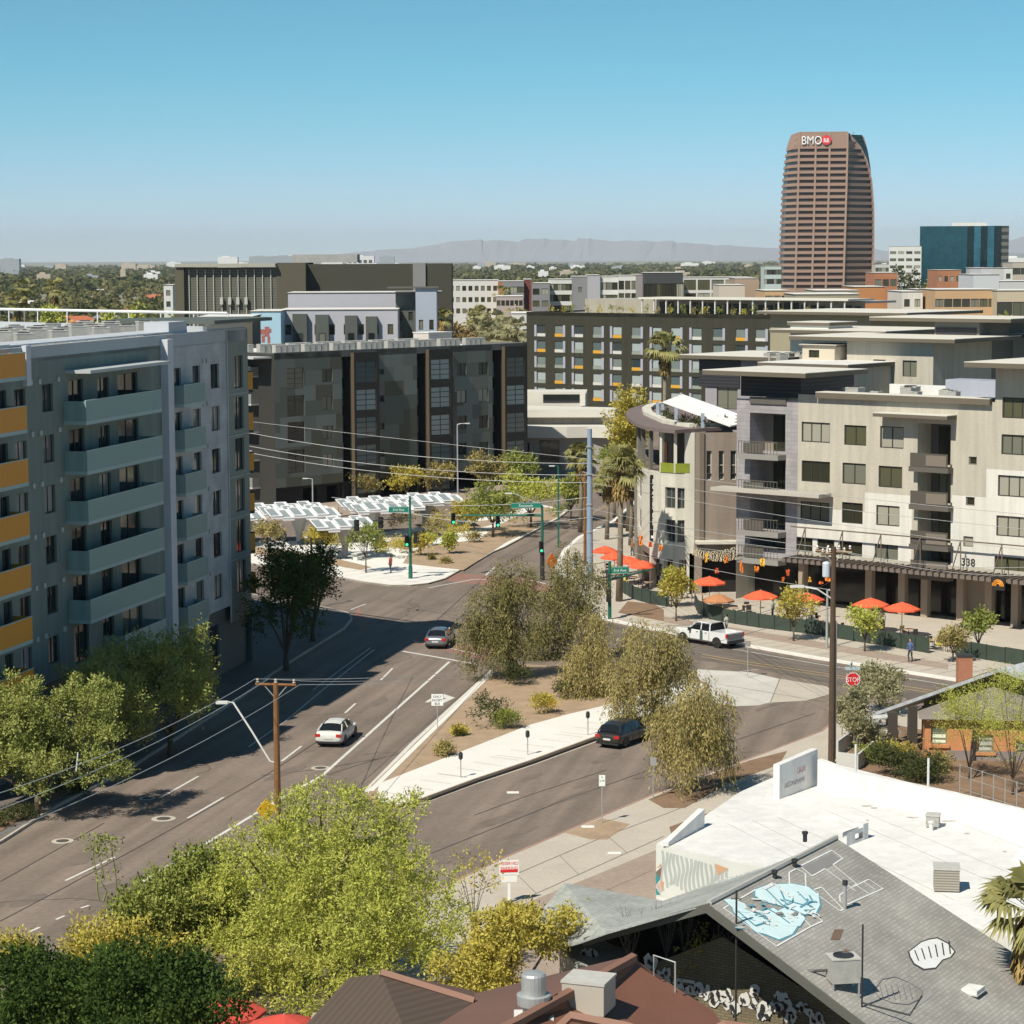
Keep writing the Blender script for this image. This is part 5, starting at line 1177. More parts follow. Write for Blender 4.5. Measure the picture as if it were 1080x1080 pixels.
for i, (px, py, w, Y) in enumerate([(300, 270, 60, 6000), (315, 269, 50, 6200), (275, 270.5, 60, 6000), (380, 270, 80, 7000), (408, 270.5, 40, 6500), (240, 271, 50, 6000), (10, 273, 40, 5000), (350, 271, 60, 6600), (1075, 268, 80, 3000), (1068, 272, 60, 2500)]):
    slabhouse(px, py, w, 0, Y, mS1 if i % 2 else mS2, 'block standing just above the horizon', 'blocks standing just above the horizon')

# ======== white flat-roofed building with parapets (front right) ========
def flat(z, pts): return Gs(pts, z)
mWr = mat('white_coating', (.70, .69, .665), .85, .09, .3, fine=.04, streak=.08)
WR = 4.6
wt = Gs([(692, 890), (741, 862), (781, 835), (822, 817), (862, 801), (1120, 862)], WR)
e0 = Vector(wt[0]); WBt = thing('flat_roof_building', 'low building with glaring white flat roof, curved parapet ends and a mural on its side', 'building', (wt[0][0], wt[0][1], 0))
far_r = G(1140, 870, WR); near_r = G(1140, 1010, WR); near_m = G(880, 955, WR)
poly = [wt[0], G(820, 918, WR), near_m, G(1000, 970, WR), near_r, far_r, G(862, 801, WR), G(822, 817, WR), G(781, 835, WR), G(741, 862, WR)]
if area(poly) < 0: poly = poly[::-1]
poly_walls(WBt, poly, 0, WR, mWr); flat_roof(WBt, poly, WR+.002, mWr, name='roof')
def upwall(par, name, pts, z0, z1s, th, m, side=1):
    b = MB()
    for i in range(len(pts)-1):
        a, c = Vector(pts[i]), Vector(pts[i+1]); d = (c-a).normalized(); nn = Vector((-d.y, d.x))*th*side; za, zc = z1s[i], z1s[i+1]
        P = [(a.x, a.y, z0), (c.x, c.y, z0), (c.x+nn.x, c.y+nn.y, z0), (a.x+nn.x, a.y+nn.y, z0), (a.x, a.y, za), (c.x, c.y, zc), (c.x+nn.x, c.y+nn.y, zc), (a.x+nn.x, a.y+nn.y, za)]
        if side < 0: P = [P[3], P[2], P[1], P[0], P[7], P[6], P[5], P[4]]
        b.hexa(P)
    return b.build(name, m, par)
# high parapet at the back left corner and the long far parapet
upwall(WBt, 'corner_parapet', [G(822, 843, WR), G(862, 828, WR)], WR-.3, [WR+1.7, WR+1.85], .35, mWr)
upwall(WBt, 'far_parapet', Gs([(862, 831), (900, 838), (1000, 862), (1140, 898)], WR), WR, [WR+1.45, WR+1.1, WR+1.2, WR+1.2], .35, mWr)
upwall(WBt, 'low_parapet', Gs([(705, 893), (743, 872)], WR), WR, [WR+.2, WR+.85], .3, mWr)
fw = frame2(G(822, 843, WR), G(862, 828, WR)); Lf_ = math.hypot(G(862, 828, WR)[0]-G(822, 843, WR)[0], G(862, 828, WR)[1]-G(822, 843, WR)[1])
letters('faded_sign', 'OUR', .42, fw, Lf_*.45, .02, WR+.95, mat('faded_red', (.62, .42, .42), .9, .2, 3), WBt, .01)
letters('faded_sign', 'RESTAURANT', .34, fw, Lf_*.12, .02, WR+.45, mat('faded_grey', (.55, .5, .5), .9, .2, 3), WBt, .01)
# parapet fragment beside the shingle roof, with an opening
f = frame2(G(893, 893, WR), G(932, 878, WR)); Lx = 1.95
wall(WBt, 'parapet_fragment', f, 0, 1.9, WR, WR+.62, [(.75, 1.45, WR+.12, WR+.42, .22)], [mWr], .22); MB().fb(f, 1.45, 1.92, -.5, .01, WR+.003, WR+.75).build('parapet_end', mWr, WBt)
MB().fb(f, 0, 1.9, -.23, -.221, WR+.4, WR+.62).build('parapet_back', mWr, WBt)
# mural on the side wall
fm = frame2(G(692, 890, WR), G(820, 918, WR)); Lm = 9.0
mm_ = [mat('mural_grey', (.40, .44, .42), .85, .05), mat('mural_pale', (.62, .64, .60), .85, .05), mat('mural_orange', (.55, .33, .2), .85, 0), mat('mural_teal', (.03, .26, .28), .85, 0), mat('mural_brown', (.2, .12, .09), .85, 0), mat('mural_pink', (.5, .4, .38), .85, 0)]
b = MB(); P = lambda s, z, n=.01: fp(fm, s, n, z)
b.quad(P(0, 2.2, .005), P(7, 2.2, .005), P(7, WR-.05, .005), P(0, WR-.05, .005), 1)
for k in range(17):                                       # hanging folds
    s = .3+k*.235; top, bot = WR-.25-.012*k, 2.5+.4*math.sin(k*.5)
    pts = [(s+.07*math.sin(j*.9+k), top+(bot-top)*j/8) for j in range(9)]
    for (a1, b1), (a2, b2) in zip(pts, pts[1:]): b.quad(P(a2, b2), P(a2+.155, b2), P(a1+.155, b1), P(a1, b1), 0)
tri = [((0, 3.3), (.35, 3.6), (.25, 3.0), 4), ((0, 3.3), (.25, 3.0), (0, 2.7), 3), ((.25, 3), (.5, 2.9), (.35, 2.4), 2), ((0, 2.65), (.25, 2.9), (.3, 2.3), 5), ((.3, 3.75), (.05, 3.5), (.35, 3.62), 2), ((3.4, 4.3), (4.2, 4.2), (3.6, 3.8), 2), ((0, 2.6), (.28, 2.28), (.02, 2.25), 3)]
for (a1, b1), (a2, b2), (a3, b3), m in tri: b.add([P(a1, b1, .016), P(a2, b2, .016), P(a3, b3, .016)], [(0, 2, 1)], m)
b.build('mural', mm_, WBt)
def roof_box(name, label, px, py, z, s, m, rz=.5, cat='roof equipment', cap=None):
    x, y = G(px, py, z); t = proto(name, label, cat); b = MB(); b.box(-s[0]/2, s[0]/2, -s[1]/2, s[1]/2, .06, s[2]); b.box(-s[0]/2+.08, s[0]/2-.08, -s[1]/2+.08, s[1]/2-.08, 0, .06); b.build('casing', m, t)
    MB().box(-s[0]/2-.03, s[0]/2+.03, -s[1]/2-.03, s[1]/2+.03, s[2]+.003, s[2]+.08).build('lid', cap or ACM, t); return put(t, x, y, z, rz)
roof_box('swamp_cooler', 'square louvred cooler standing on the white roof nearest the palm', 998, 938, WR, (1.05, 1.05, .95), stripe_mat('cooler_louvre', (.38, .35, .3), (.22, .2, .17), 9), -.15)
roof_box('vent_box', 'small grey vent box with a white pipe beside it, far back on the white roof', 984, 872, WR, (.6, .6, .55), ACG, -.3)
p = G(982, 876, WR); tag(MB().lathe((0, 0, 0), [(.1, 0), (.1, .35), (.14, .36), (.14, .45)], 10).build('vent_pipe', mWr, None, (0, 0, 0)), 'short white vent pipe in front of the small grey vent box', 'pipe').location = (p[0], p[1], WR)
p = G(1078, 905, WR); tag(MB().lathe((0, 0, 0), [(.35, 0), (.35, .12), (.25, .2), (.1, .45)], 14).build('roof_vent', mWr, None, (0, 0, 0)), 'round white roof vent at the right edge of the picture', 'vent').location = (p[0], p[1], WR)
for i, (a, c, l) in enumerate(((904, 829, 'white pipe stub at the left end of the far parapet'), (981, 845, 'white pipe stub by the hedge in the middle of the far parapet'))):
    p = G(a, c, WR); tag(MB().lathe((0, 0, 0), [(.06, 0), (.06, 2.0)], 8).build('pipe_stub', mWr, None, (0, 0, 0)), l, 'pipe').location = (p[0], p[1]+.6, WR)
b = MB(); R = random.Random(6)
for px, py, w in ((914, 850, 14), (922, 852, 10), (832, 834, 5), (962, 862, 16), (1000, 866, 22), (1020, 879, 8), (1060, 898, 6), (915, 865, 4)):
    g = Gs([(px+w*.5*math.cos(a)*R.uniform(.6, 1.1), py+1.0*math.sin(a)*R.uniform(.6, 1.3)) for a in [i*.785 for i in range(8)]], WR+.006); b.add([(x, y, WR+.006) for x, y in g[::-1]], [tuple(range(8))])
for i in range(9):                                         # lapped membrane seams
    a_, c_ = Gs([(741+i*26, 872-i*3.5), (905+i*34, 960-i*3.5)], WR+.005) if i else Gs([(735, 876), (830, 912)], WR+.005)
    a_, c_ = Vector(a_), Vector(c_); d_ = (c_-a_).normalized(); nn_ = Vector((-d_.y, d_.x))*.02
    if i in (1, 2, 3, 5, 6, 8): b.quad((*(a_-nn_), WR+.005), (*(c_-nn_), WR+.005), (*(c_+nn_), WR+.005), (*(a_+nn_), WR+.005))
b.build('roof_stains', mat('stain_grey', (.42, .40, .37), .9, .2, 3), WBt)

# ======== grey shingle gable roof building with graffiti ========
ZR, SL = 8.0, .42
A_ = Vector((*G(748, 953, ZR), ZR)); B_2 = Vector((*G(882, 884, ZR-.0), ZR))
rd_ = (B_2-A_).normalized(); dn = Vector((rd_.y, -rd_.x, 0))
mSh = brick_mat('shingles_grey', (.29, .28, .255), (.36, .345, .315), (.255, .245, .22), 1, .95, .3, .15, math.degrees(math.atan2(rd_.y, rd_.x)), True)
mSh2 = brick_mat('shingles_green', (.30, .315, .295), (.40, .415, .39), (.26, .275, .255), 1, .95, .3, .15, math.degrees(math.atan2(rd_.y, rd_.x)), True)
GB = thing('gabled_building', 'grey shingled gable roof building with graffiti on the roof, foreground right', 'building', (A_.x, A_.y, 0))
def rp(u, v, lift=0.0):                                 # u along ridge, v down the right slope
    p = A_+rd_*u+dn*v; return (p.x, p.y, ZR-SL*v+lift)
def rfind(px, py):                                      # pixel -> (u, v) on the right slope
    d = Vector(ray(px, py)); o = Vector((0, 0, CAM_H)); nn = rd_.cross(dn-Vector((0, 0, SL))).normalized()
    t = (A_-o).dot(nn)/d.dot(nn); p = o+d*t-A_; return (p.dot(rd_), p.dot(dn))
RL = (B_2-A_).length
u1, v1 = rfind(915, 1080); u2, v2 = rfind(1080, 1012)
pr_ = [(0, 0), (0, max(v1, 8)+5), (RL*1.0, max(v1, 8)+5), (RL, 0)]
q2 = [rp(0, 0), rp(u1*1.35, v1*1.35), rp(RL+u1*.6, 16), rp(RL+(u2-RL)*1.3, v2*1.3), rp(RL, 0)]
b = MB(); b.add(q2, [(0, 1, 2, 3, 4)]); b.add([(x, y, z-.22) for x, y, z in q2], [(4, 3, 2, 1, 0)])
for i in range(5): j = (i+1) % 5; a, c = q2[i], q2[j]; b.quad((a[0], a[1], a[2]-.22), (c[0], c[1], c[2]-.22), c, a)
b.build('roof_slope', mSh, GB)
# left slope: narrow towards the back, wide at the front with a lower projecting wing
def lf(px, py, z): return (*G(px, py, z), z)
lq = [rp(0, 0), rp(RL, 0, 0), lf(838, 905, 7.2), lf(760, 928, 6.3), lf(699, 950, 5.5), lf(640, 984, 6.35)]
lw = [lf(699, 950, 5.5), lf(595, 931, 4.7), lf(558, 977, 4.2), lf(590, 1000, 4.6), lf(612, 994, 5.6), lf(640, 984, 6.35)]
def roofpiece(name, q, m, th=.05):
    b = MB(); n = len(q); b.add(q, [tuple(range(n))[::-1] if area([(x, y) for x, y, _ in q]) < 0 else tuple(range(n))]); lo = [(x, y, z-th) for x, y, z in q]
    b.add(lo, [tuple(range(n)) if area([(x, y) for x, y, _ in q]) < 0 else tuple(range(n))[::-1]])
    for i in range(n): j = (i+1) % n; b.quad(lo[i], lo[j], q[j], q[i])
    return b.build(name, m, GB)
roofpiece('roof_slope', lq, mSh2); roofpiece('wing_roof', lw, mSh2)
wq = [lf(590, 996, 4.3), lf(617, 986, 4.3), lf(674, 1006, 4.3), lf(660, 1026, 4.3), (lf(606, 1016, 4.3))]
roofpiece('wing_roof', wq, mSh2); wq = [p[:2] for p in wq]; MB().prism(wq if area(wq) > 0 else wq[::-1], 0, 4.24).build('wing_wall', mBw if 0 else mat('wing_wall', (.35, .33, .3), .9, .1), GB)
b = MB(); b.tube([rp(0, 0, .03), rp(RL, 0, .03)], .11, 6); b.build('ridge_cap', mat('ridge_pale', (.40, .40, .37), .9, .1, 1), GB)
mBg = mat('barge_board', (.10, .10, .085), .85, .1, 1)
b = MB()
def beam(a, c, hh_=.3, t_=.1):
    a, c = Vector(a), Vector(c); d = (c-a).normalized(); s_ = Vector((d.y, -d.x, 0)).normalized()*t_
    P = [a+Vector((0, 0, -hh_)), a+Vector((0, 0, -hh_))+s_, c+Vector((0, 0, -hh_))+s_, c+Vector((0, 0, -hh_))]; T = [p+Vector((0, 0, hh_+.03)) for p in P]
    b.hexa([tuple(p) for p in (P[0], P[3], P[2], P[1])]+[tuple(p) for p in (T[0], T[3], T[2], T[1])] if False else [tuple(p) for p in P]+[tuple(p) for p in T])
lo_ = Vector(lf(617, 989, 5.6))
o_ = -rd_*.12
beam(Vector(rp(0, 0))+o_, lo_+o_); beam(Vector(rp(0, 0))+o_, Vector(rp(u1*1.35, v1*1.35))+o_); b.build('barge_board', mBg, GB)
# gable wall set back under the roof, brick with black and white painting
gw = [rd_*3.0+A_+dn*s for s in (-7.0, 0, 9)]
mBw = brick_mat('old_brick', (.15, .125, .075), (.20, .165, .10), (.11, .09, .06), 1, .95, .34, .11, math.degrees(math.atan2(dn.y, dn.x)))
b = MB(); k1, k2 = A_+rd_*3.0+dn*(-9.5), A_+rd_*3.0+dn*11
b.add([(k1.x, k1.y, 0), (k2.x, k2.y, 0), (k2.x, k2.y, max(.5, ZR-SL*11-.25)), (A_.x+rd_.x*3.0, A_.y+rd_.y*3.0, ZR-.25), (k1.x, k1.y, ZR-SL*9.5-.25)], [(0, 1, 2, 3, 4)]); fG = (A_.x+rd_.x*3.0, A_.y+rd_.y*3.0, dn.x, dn.y)
o2_ = rd_*3.5; MB().add([(x+o2_.x, y+o2_.y, z) for x, y, z in b.v], b.f).build('gable_back', BLACK, GB)
b = MB(); pw_ = [wp(fG, *q) for q in ((600, 1050), (690, 1016), (762, 988), (880, 1064), (940, 1110))]; b.add([fp(fG, pw_[0][0], 0, 0), fp(fG, pw_[-1][0], 0, 0)]+[fp(fG, s, 0, z) for s, z in pw_[::-1]], [tuple(range(7))]); gwall = b.build('gable_wall', mBw, GB)
b = MB(); P = lambda s, z, n=.02: fp(fG, s, n, z); R = random.Random(14)
def blob(cx, cz_, rx, rz2, m, n, k=14, wob=.25, holes=0):
    b.add([P(cx, cz_, n)]+[P(cx+rx*math.cos(2*math.pi*i/k)*R.uniform(1-wob, 1+wob), cz_+rz2*math.sin(2*math.pi*i/k)*R.uniform(1-wob, 1+wob), n) for i in range(k)], [(0, 1+i, 1+(i+1) % k) for i in range(k)], m)
for i in range(75):
    px_, py_ = [(615+8, 1005), (690, 1018), (700, 1030), (722, 1040), (740, 1044), (752, 1052), (765, 1052), (775, 1060), (790, 1048), (800, 1062), (815, 1066), (828, 1056), (835, 1070), (850, 1062), (860, 1074)][i % 15]
    s, z = wp(fG, px_+R.uniform(-8, 8), py_+R.uniform(-6, 6)); blob(s, z, R.uniform(.09, .22), R.uniform(.1, .28), 0, .02+.001*i); blob(s+R.uniform(-.1, .1), z+R.uniform(-.1, .1), R.uniform(.03, .09), R.uniform(.04, .14), 1, .1+.001*i)
for i in range(6): b.fb(fG, -2.9+i*.1, -2.1+i*.05, .015, .018+.001*i, 3.9-i*.22, 4.02-i*.22, i % 2)
b.build('wall_painting', [mat('paint_white', (.6, .6, .57), .9, .05), mat('paint_black', (.02, .02, .02), .9, 0)], GB)
b = MB(); b.prism([tuple((A_+rd_*u+dn*v)[:2]) for u, v in ((6.6, -9.5), (6.6, 11), (RL-.2, 11), (RL-.2, -4))][::1], 0, 3.2); b.build('wall', BLACK, GB)
# graffiti on the roof: flat paint a few mm above the shingles
def rl(pts, w, m, b, lift=.03):
    g = [rfind(*p) for p in pts]
    for (ua, va), (uc, vc) in zip(g, g[1:]):
        d = math.hypot(uc-ua, vc-va) or 1; nx, ny = -(vc-va)/d*w/2, (uc-ua)/d*w/2
        q = [rp(ua-nx, va-ny, lift), rp(uc-nx, vc-ny, lift), rp(uc+nx, vc+ny, lift), rp(ua+nx, va+ny, lift)]; b.quad(*q, m)
def rf_(pts, m, b, lift):
    g = [rp(*rfind(*p), lift) for p in pts]; cx = tuple(sum(c[i] for c in g)/len(g) for i in range(3)); b.add([cx]+g, [(0, 1+i, 1+(i+1) % len(g)) for i in range(len(g))], m)
tr = lambda pts: [(780+x/3.6, 800+y/3.6) for x, y in pts]
mGc = [mat('spray_cyan', (.58, .74, .76), .9, .1, 1.5), mat('spray_blue', (.10, .30, .38), .9, .1), mat('spray_white', (.70, .71, .70), .9, .08, 2), mat('spray_grey', (.24, .23, .225), .9, .1, 1), mat('spray_black', (.04, .04, .04), .9, 0)]
b = MB()
blobs = [[(-20, 590), (-30, 560), (10, 560), (60, 590), (130, 570), (170, 600), (220, 640), (200, 670), (150, 690), (100, 670), (60, 660), (30, 630)],
         [(60, 500), (100, 485), (150, 480), (200, 478), (260, 490), (300, 520), (305, 560), (290, 590), (240, 595), (200, 575), (150, 560), (90, 545), (60, 525)],
         [(130, 590), (170, 570), (230, 590), (250, 610), (230, 640), (180, 640), (140, 620)], [(-60, 540), (-30, 535), (20, 555), (40, 590), (-10, 585)]]
for k, q in enumerate(blobs):
    c = (sum(x for x, _ in q)/len(q), sum(y for _, y in q)/len(q)); 
    rf_(tr([(c[0]+(x-c[0])*1.05, c[1]+(y-c[1])*1.07) for x, y in q]), 1, b, .012+.004*k); rf_(tr(q), 0, b, .03+.004*k)
for q in ([(100, 500), (160, 560), (250, 600)], [(60, 600), (100, 570), (150, 600), (190, 630)], [(150, 490), (170, 540), (240, 560)], [(0, 590), (60, 640), (120, 620)], [(220, 510), (260, 550), (230, 570)]): rl(tr(q), .07, 1, b, .055)
for q in ([(90, 500), (130, 480), (190, 530)], [(20, 575), (90, 590), (140, 640)], [(180, 590), (220, 610)]): rl(tr(q), .14, 2, b, .06)
Rg = random.Random(5)
for k in range(46):
    cx_, cy_ = Rg.uniform(0, 290), 0; cy_ = 590+Rg.uniform(-50, 70)-cx_*.12; dx_, dy_ = Rg.uniform(-26, 26), Rg.uniform(-20, 20)
    rl(tr([(cx_, cy_), (cx_+dx_, cy_+dy_*.4), (cx_+dx_*1.3, cy_+dy_)]), Rg.choice((.04, .07, .12)), Rg.choice((2, 2, 1, 3)), b, .062+.0006*k)
tl = [[(230, 410), (350, 350), (392, 380), (355, 405), (445, 478), (380, 520), (382, 545), (410, 555), (545, 495), (490, 460), (400, 505)], [(230, 410), (275, 448), (325, 420), (440, 505)], [(282, 500), (312, 490), (395, 575), (380, 580), (290, 515)],
      [(190, 480), (188, 435), (215, 420), (250, 438), (252, 500)], [(-60, 570), (60, 500)], [(-60, 570), (140, 715), (270, 640), (235, 600)], [(270, 640), (315, 620), (280, 590)], [(445, 485), (490, 515)], [(470, 470), (515, 500)]]
for k, q in enumerate(tl): rl(tr(q), .055, 2, b, .02+.001*k)
rf_(tr([(240, 412), (350, 360), (385, 382), (350, 405), (300, 430), (275, 440)]), 3, b, .010); 
th = [(645, 735), (665, 720), (690, 700), (720, 690), (750, 685), (790, 705), (815, 735), (800, 755), (770, 765), (745, 795), (700, 800), (665, 780), (650, 755)]
rf_(tr([(730+(x-730)*1.07, 745+(y-745)*1.1) for x, y in th]), 4, b, .012); rf_(tr(th), 2, b, .02)
for i in range(6): rl(tr([(665+i*26, 730-i*7), (680+i*24, 770-i*5)]), .05, 4, b, .03+.001*i)
ft = [(510, 880), (540, 840), (590, 830), (640, 850), (690, 880), (690, 910), (640, 935), (580, 930), (530, 910)]
rl(tr(ft+ft[:1]), .05, 3, b, .03)
for i in range(7): rl(tr([(530+i*22, 860), (545+i*22, 915)]), .04, 3, b, .035)
b.build('graffiti', mGc, GB)
b = MB(); rf_(tr([(345, 690), (360, 650), (395, 650), (380, 690)]), 0, b, .015); rf_(tr([(385, 750), (400, 725), (420, 730), (425, 755)]), 0, b, .02); rf_(tr([(640, 955), (700, 900), (730, 880), (735, 900), (600, 1000), (560, 1000)]), 1, b, .016)
b.build('roof_patches', [mat('rust_stain', (.17, .11, .075), .9, .2, 2), mat('patch_pale', (.30, .29, .28), .9, .1)], GB)
def on_roof(t, px, py, rz=None):
    u, v = rfind(px, py); x, y, z = rp(u, v); put(t, x, y, z, math.atan2(rd_.y, rd_.x) if rz is None else rz); return x, y, z
t = proto('air_conditioner', 'grey condenser with open fan top standing on a frame on the graffitied shingle roof', 'air conditioner')
MB().box(-.5, .5, -.42, .42, .28, 1.1).build('casing', mat('ac_aged', (.38, .375, .345), .6, .2, 3), t); MB().box(-.52, .52, -.44, .44, 1.103, 1.15).build('top_cover', ACM, t); MB().lathe((0, 0, 1.152), [(.36, 0), (.36, .05), (.32, .05), (.3, .01)], 18).build('fan', DARKM, t)
b = MB()
for sx in (-.46, .46):
    for sy in (-.38, .38): b.box(sx-.03, sx+.03, sy-.03, sy+.03, -.3, .277)
b.build('stand', METAL, t); MB().tube([(-.5, .2, .6), (-.9, .5, .5), (-1.5, .8, .45), (-2.0, .9, .62)], .05, 6).build('hose', DARKM, t)
on_roof(t, 889, 1042, .15)
t = proto('standpipe', 'tall thin pipe with a low horizontal bar beside the roof condenser', 'pipe')
MB().tube([(0, 0, -.05), (0, 0, 2.9)], .035, 6).build('upright', DARKM, t); MB().tube([(0, 0, .15), (1.6, -.3, -.2), (2.0, -.35, .5)], .035, 6).build('bar', DARKM, t); on_roof(t, 909, 1062, 0)
t = proto('vent_pipe', 'dark plumbing vent pipe with a cap in the middle of the roof graffiti', 'pipe'); MB().lathe((0, 0, -.1), [(.07, 0), (.07, 1.0)], 8).build('pipe', METAL, t); MB().lathe((0, 0, .9), [(.11, 0), (.11, .16)], 8).build('cap', DARKM, t); on_roof(t, 891, 958)
t = proto('roof_hatch', 'small white flat vent cover low on the shingle roof', 'vent'); MB().box(-.4, .4, -.3, .3, .02, .16).build('cover', mWr, t); MB().box(-.45, .45, -.35, .35, -.02, .017).build('flashing', ACM, t); on_roof(t, 1026, 1046)
for px, py, l in ((849, 885, 'black vent stub near the ridge top'), (838, 914, 'small black cap below the ridge, upper of two'), (817, 926, 'small black cap below the ridge, lower of two')):
    t = MB().lathe((0, 0, -.1), [(.09, 0), (.09, .3), (.13, .31), (.13, .4)], 8).build('vent_stub', DARKM, None, (0, 0, 0)); tag(t, l, 'vent'); on_roof(t, px, py)

# ======== brown roofed building at the bottom edge ========
mBR = mat('roof_metal_brown', (.15, .08, .06), .75, .1, .5, fine=.05); mBR2 = stripe_mat('roof_shingle_brown', (.085, .06, .045), (.07, .05, .038), 2.2, 'XY', .9); mTrim = mat('trim_brown', (.24, .125, .085), .7, .05)
BB = thing('brown_roof_building', 'building with reddish-brown hipped roof at the bottom edge of the picture', 'building', (*G(560, 1060, 7), 0))
def bp(px, py, z): return (*G(px, py, z), z)
def bpiece(name, q, m, th=.25):
    b = MB(); n = len(q); ccw = area([(x, y) for x, y, _ in q]) > 0; r = tuple(range(n)); b.add(q, [r if ccw else r[::-1]]); lo = [(x, y, z-th) for x, y, z in q]; b.add(lo, [r[::-1] if ccw else r])
    for i in range(n): j = (i+1) % n; b.quad(lo[i], lo[j], q[j], q[i])
    return b.build(name, m, BB)
apex = bp(402, 1027, 8.3); apex2 = bp(497, 1057, 7.6); ridge2 = bp(668, 1010, 8.6)
bpiece('roof_slope', [apex, bp(368, 1031, 7.9), bp(312, 1092, 6.5), bp(280, 1140, 5.8), bp(450, 1140, 7), apex2], mBR2)
bpiece('roof_slope', [bp(404, 1024, 8.1), bp(500, 1045, 6.2), bp(507, 1053, 7.2), (apex2[0]+.1, apex2[1]+.2, apex2[2]-.06)], mBR, .15)
bpiece('roof_slope', [bp(455, 1072, 7.3), bp(498, 1056.5, 7.55), bp(500, 1048, 6.4), bp(660, 1009, 8.5), bp(548, 1074, 8.5), bp(500, 1110, 8.3), bp(440, 1110, 7)], mBR, .15)
bpiece('roof_slope', [bp(548, 1078, 8.45), ridge2, bp(700, 1033, 7.6), bp(752, 1066, 6.9), bp(790, 1120, 6.2), bp(560, 1130, 7.2)], mat('roof_metal_red', (.185, .080, .05), .7, .1, .6, fine=.05), .15)
b = MB(); b.tube([bp(402, 1026, 8.35), bp(500, 1056, 7.6)], .16, 5); b.tube([bp(668, 1010, 8.62), bp(545, 1078, 8.6), bp(500, 1100, 8.6)], .17, 5); b.build('ridge_cap', mTrim, BB)
b = MB(); b.tube([bp(575, 1096, 8.3), bp(602, 1072, 8.8), bp(660, 1083, 8.6), bp(700, 1095, 8.6)], .16, 4); b.tube([bp(735, 1096, 7.9), bp(764, 1080, 8.3), bp(830, 1090, 8.0)], .13, 4); b.build('front_barge', mTrim, BB)
cx, cy = G(560, 1040, 6.5)
bb_ = [G(330, 1068, 5.5), G(300, 1150, 5.5), G(800, 1150, 5.5), G(770, 1085, 5.5), G(690, 1040, 5.5), G(500, 1066, 5.5)]
MB().prism(bb_ if area(bb_) > 0 else bb_[::-1], 0, 5.5).build('wall', mat('adobe', (.42, .33, .24), .9, .05), BB)
t = proto('roof_ventilator', 'round galvanised exhaust ventilator on the brown roof', 'vent')
MB().lathe((0, 0, 0), [(.34, -.2), (.34, .1), (.5, .12), (.52, .42), (.46, .44)], 20).build('base_ring', METAL, t, smooth=False); MB().lathe((0, 0, .44), [(.38, .0), (.38, .58), (.34, .64), (.1, .68)], 20).build('drum', METAL, t)
MB().box(-.6, .6, -.45, .45, -.5, -.2).build('curb', ROOFW, t); put(t, *G(563, 1068, 8.3), 8.45)
roof_box('roof_box', 'square cream metal hood on the brown roof beside the round ventilator', 621, 1066, 7.9, (1.35, 1.2, 1.0), mat('hood_cream', (.42, .38, .32), .6, .05), -.35)
b = MB(); 
t = proto('pipe_hoop', 'thin bent metal frame at the right edge of the brown roof', 'metal frame')
MB().tube([(-.8, 0, 0), (-.8, 0, 1.2), (0, 0, 1.1), (0, 0, 0)], .035, 5).build('tube_frame', METAL, t); MB().box(-.9, .1, -.1, .1, -.1, .01).build('foot', METAL, t); put(t, *G(712, 1050, 7.4), 7.4, -.6)
t = proto('antenna_mast', 'thin black mast in front of the painted brick wall', 'mast'); MB().tube([(0, 0, 0), (0, 0, 8.6)], .04, 6).build('mast', DARKM, t); MB().tube([(-.2, 0, 8.3), (.2, 0, 8.3)], .02, 5).build('crossbar', DARKM, t); x, y = G(776, 1075, 4); put(t, x, y, .1)
# white awning frame pieces at the very bottom
# ======== orange stucco house (right) ========
OH = 4.2
mOs = mat('stucco_orange', (.52, .235, .10), .92, .09, .5, fine=.05)
c1 = G(975, 800, .2); x0, y0 = c1; fO = frame(x0, y0, -7.0)
OB = thing('stucco_house', 'orange stucco house with hooded windows under a broad pale gable roof', 'house', (x0, y0, 0))
sO = lambda px, py=770: wp(fO, px, py)[0]; zO = lambda px, py: wp(fO, px, py)[1]
hs = [(sO(982), sO(999), zO(990, 785), zO(990, 767.5)), (sO(1031), sO(1048), zO(1040, 793), zO(1040, 775)), (sO(1072), sO(1088), zO(1080, 812), zO(1080, 781))]
ztop = zO(975, 757)
wall(OB, 'wall', fO, 0, 9, 0, ztop, hs, [mOs], .25)
for h in hs: window(OB, fO, *h, 1, 3, mat('frame_green', (.22, .24, .15), .6, 0), glass_mat('blind_glass', (.3, .32, .27), (.5, .5, .45), .8), n=-.2, bar=.08); MB().fb(fO, h[0]-.15, h[1]+.15, .01, .14, h[2]-.2, h[2]-.02).build('window_sill', mOs, OB)
of = [fp(fO, s, n, 0)[:2] for s, n in ((0, 0), (9, 0), (9, -4), (0, -4))]
poly_walls(OB, of, 0, ztop, mOs, skip=(0,))
mPr = mat('porch_roof', (.20, .175, .155), .9, .1, .8, fine=.08)
pz = ztop; q = [fp(fO, -.3, .5, pz), fp(fO, 4.6, .5, pz), fp(fO, 4.6, .5, pz), fp(fO, 2.9, -1.5, pz+1.45)]
b = MB(); apx = fp(fO, 4.2, -1.2, zO(1055, 728)); b.add([fp(fO, -.4, .5, pz), fp(fO, 9.2, .5, pz-.0), apx, fp(fO, -.4, -1.2, pz+.3), fp(fO, 9.2, -1.2, pz+.3)], [(0, 1, 2), (0, 2, 3), (1, 4, 2)]); b.build('lower_roof', mPr, OB)
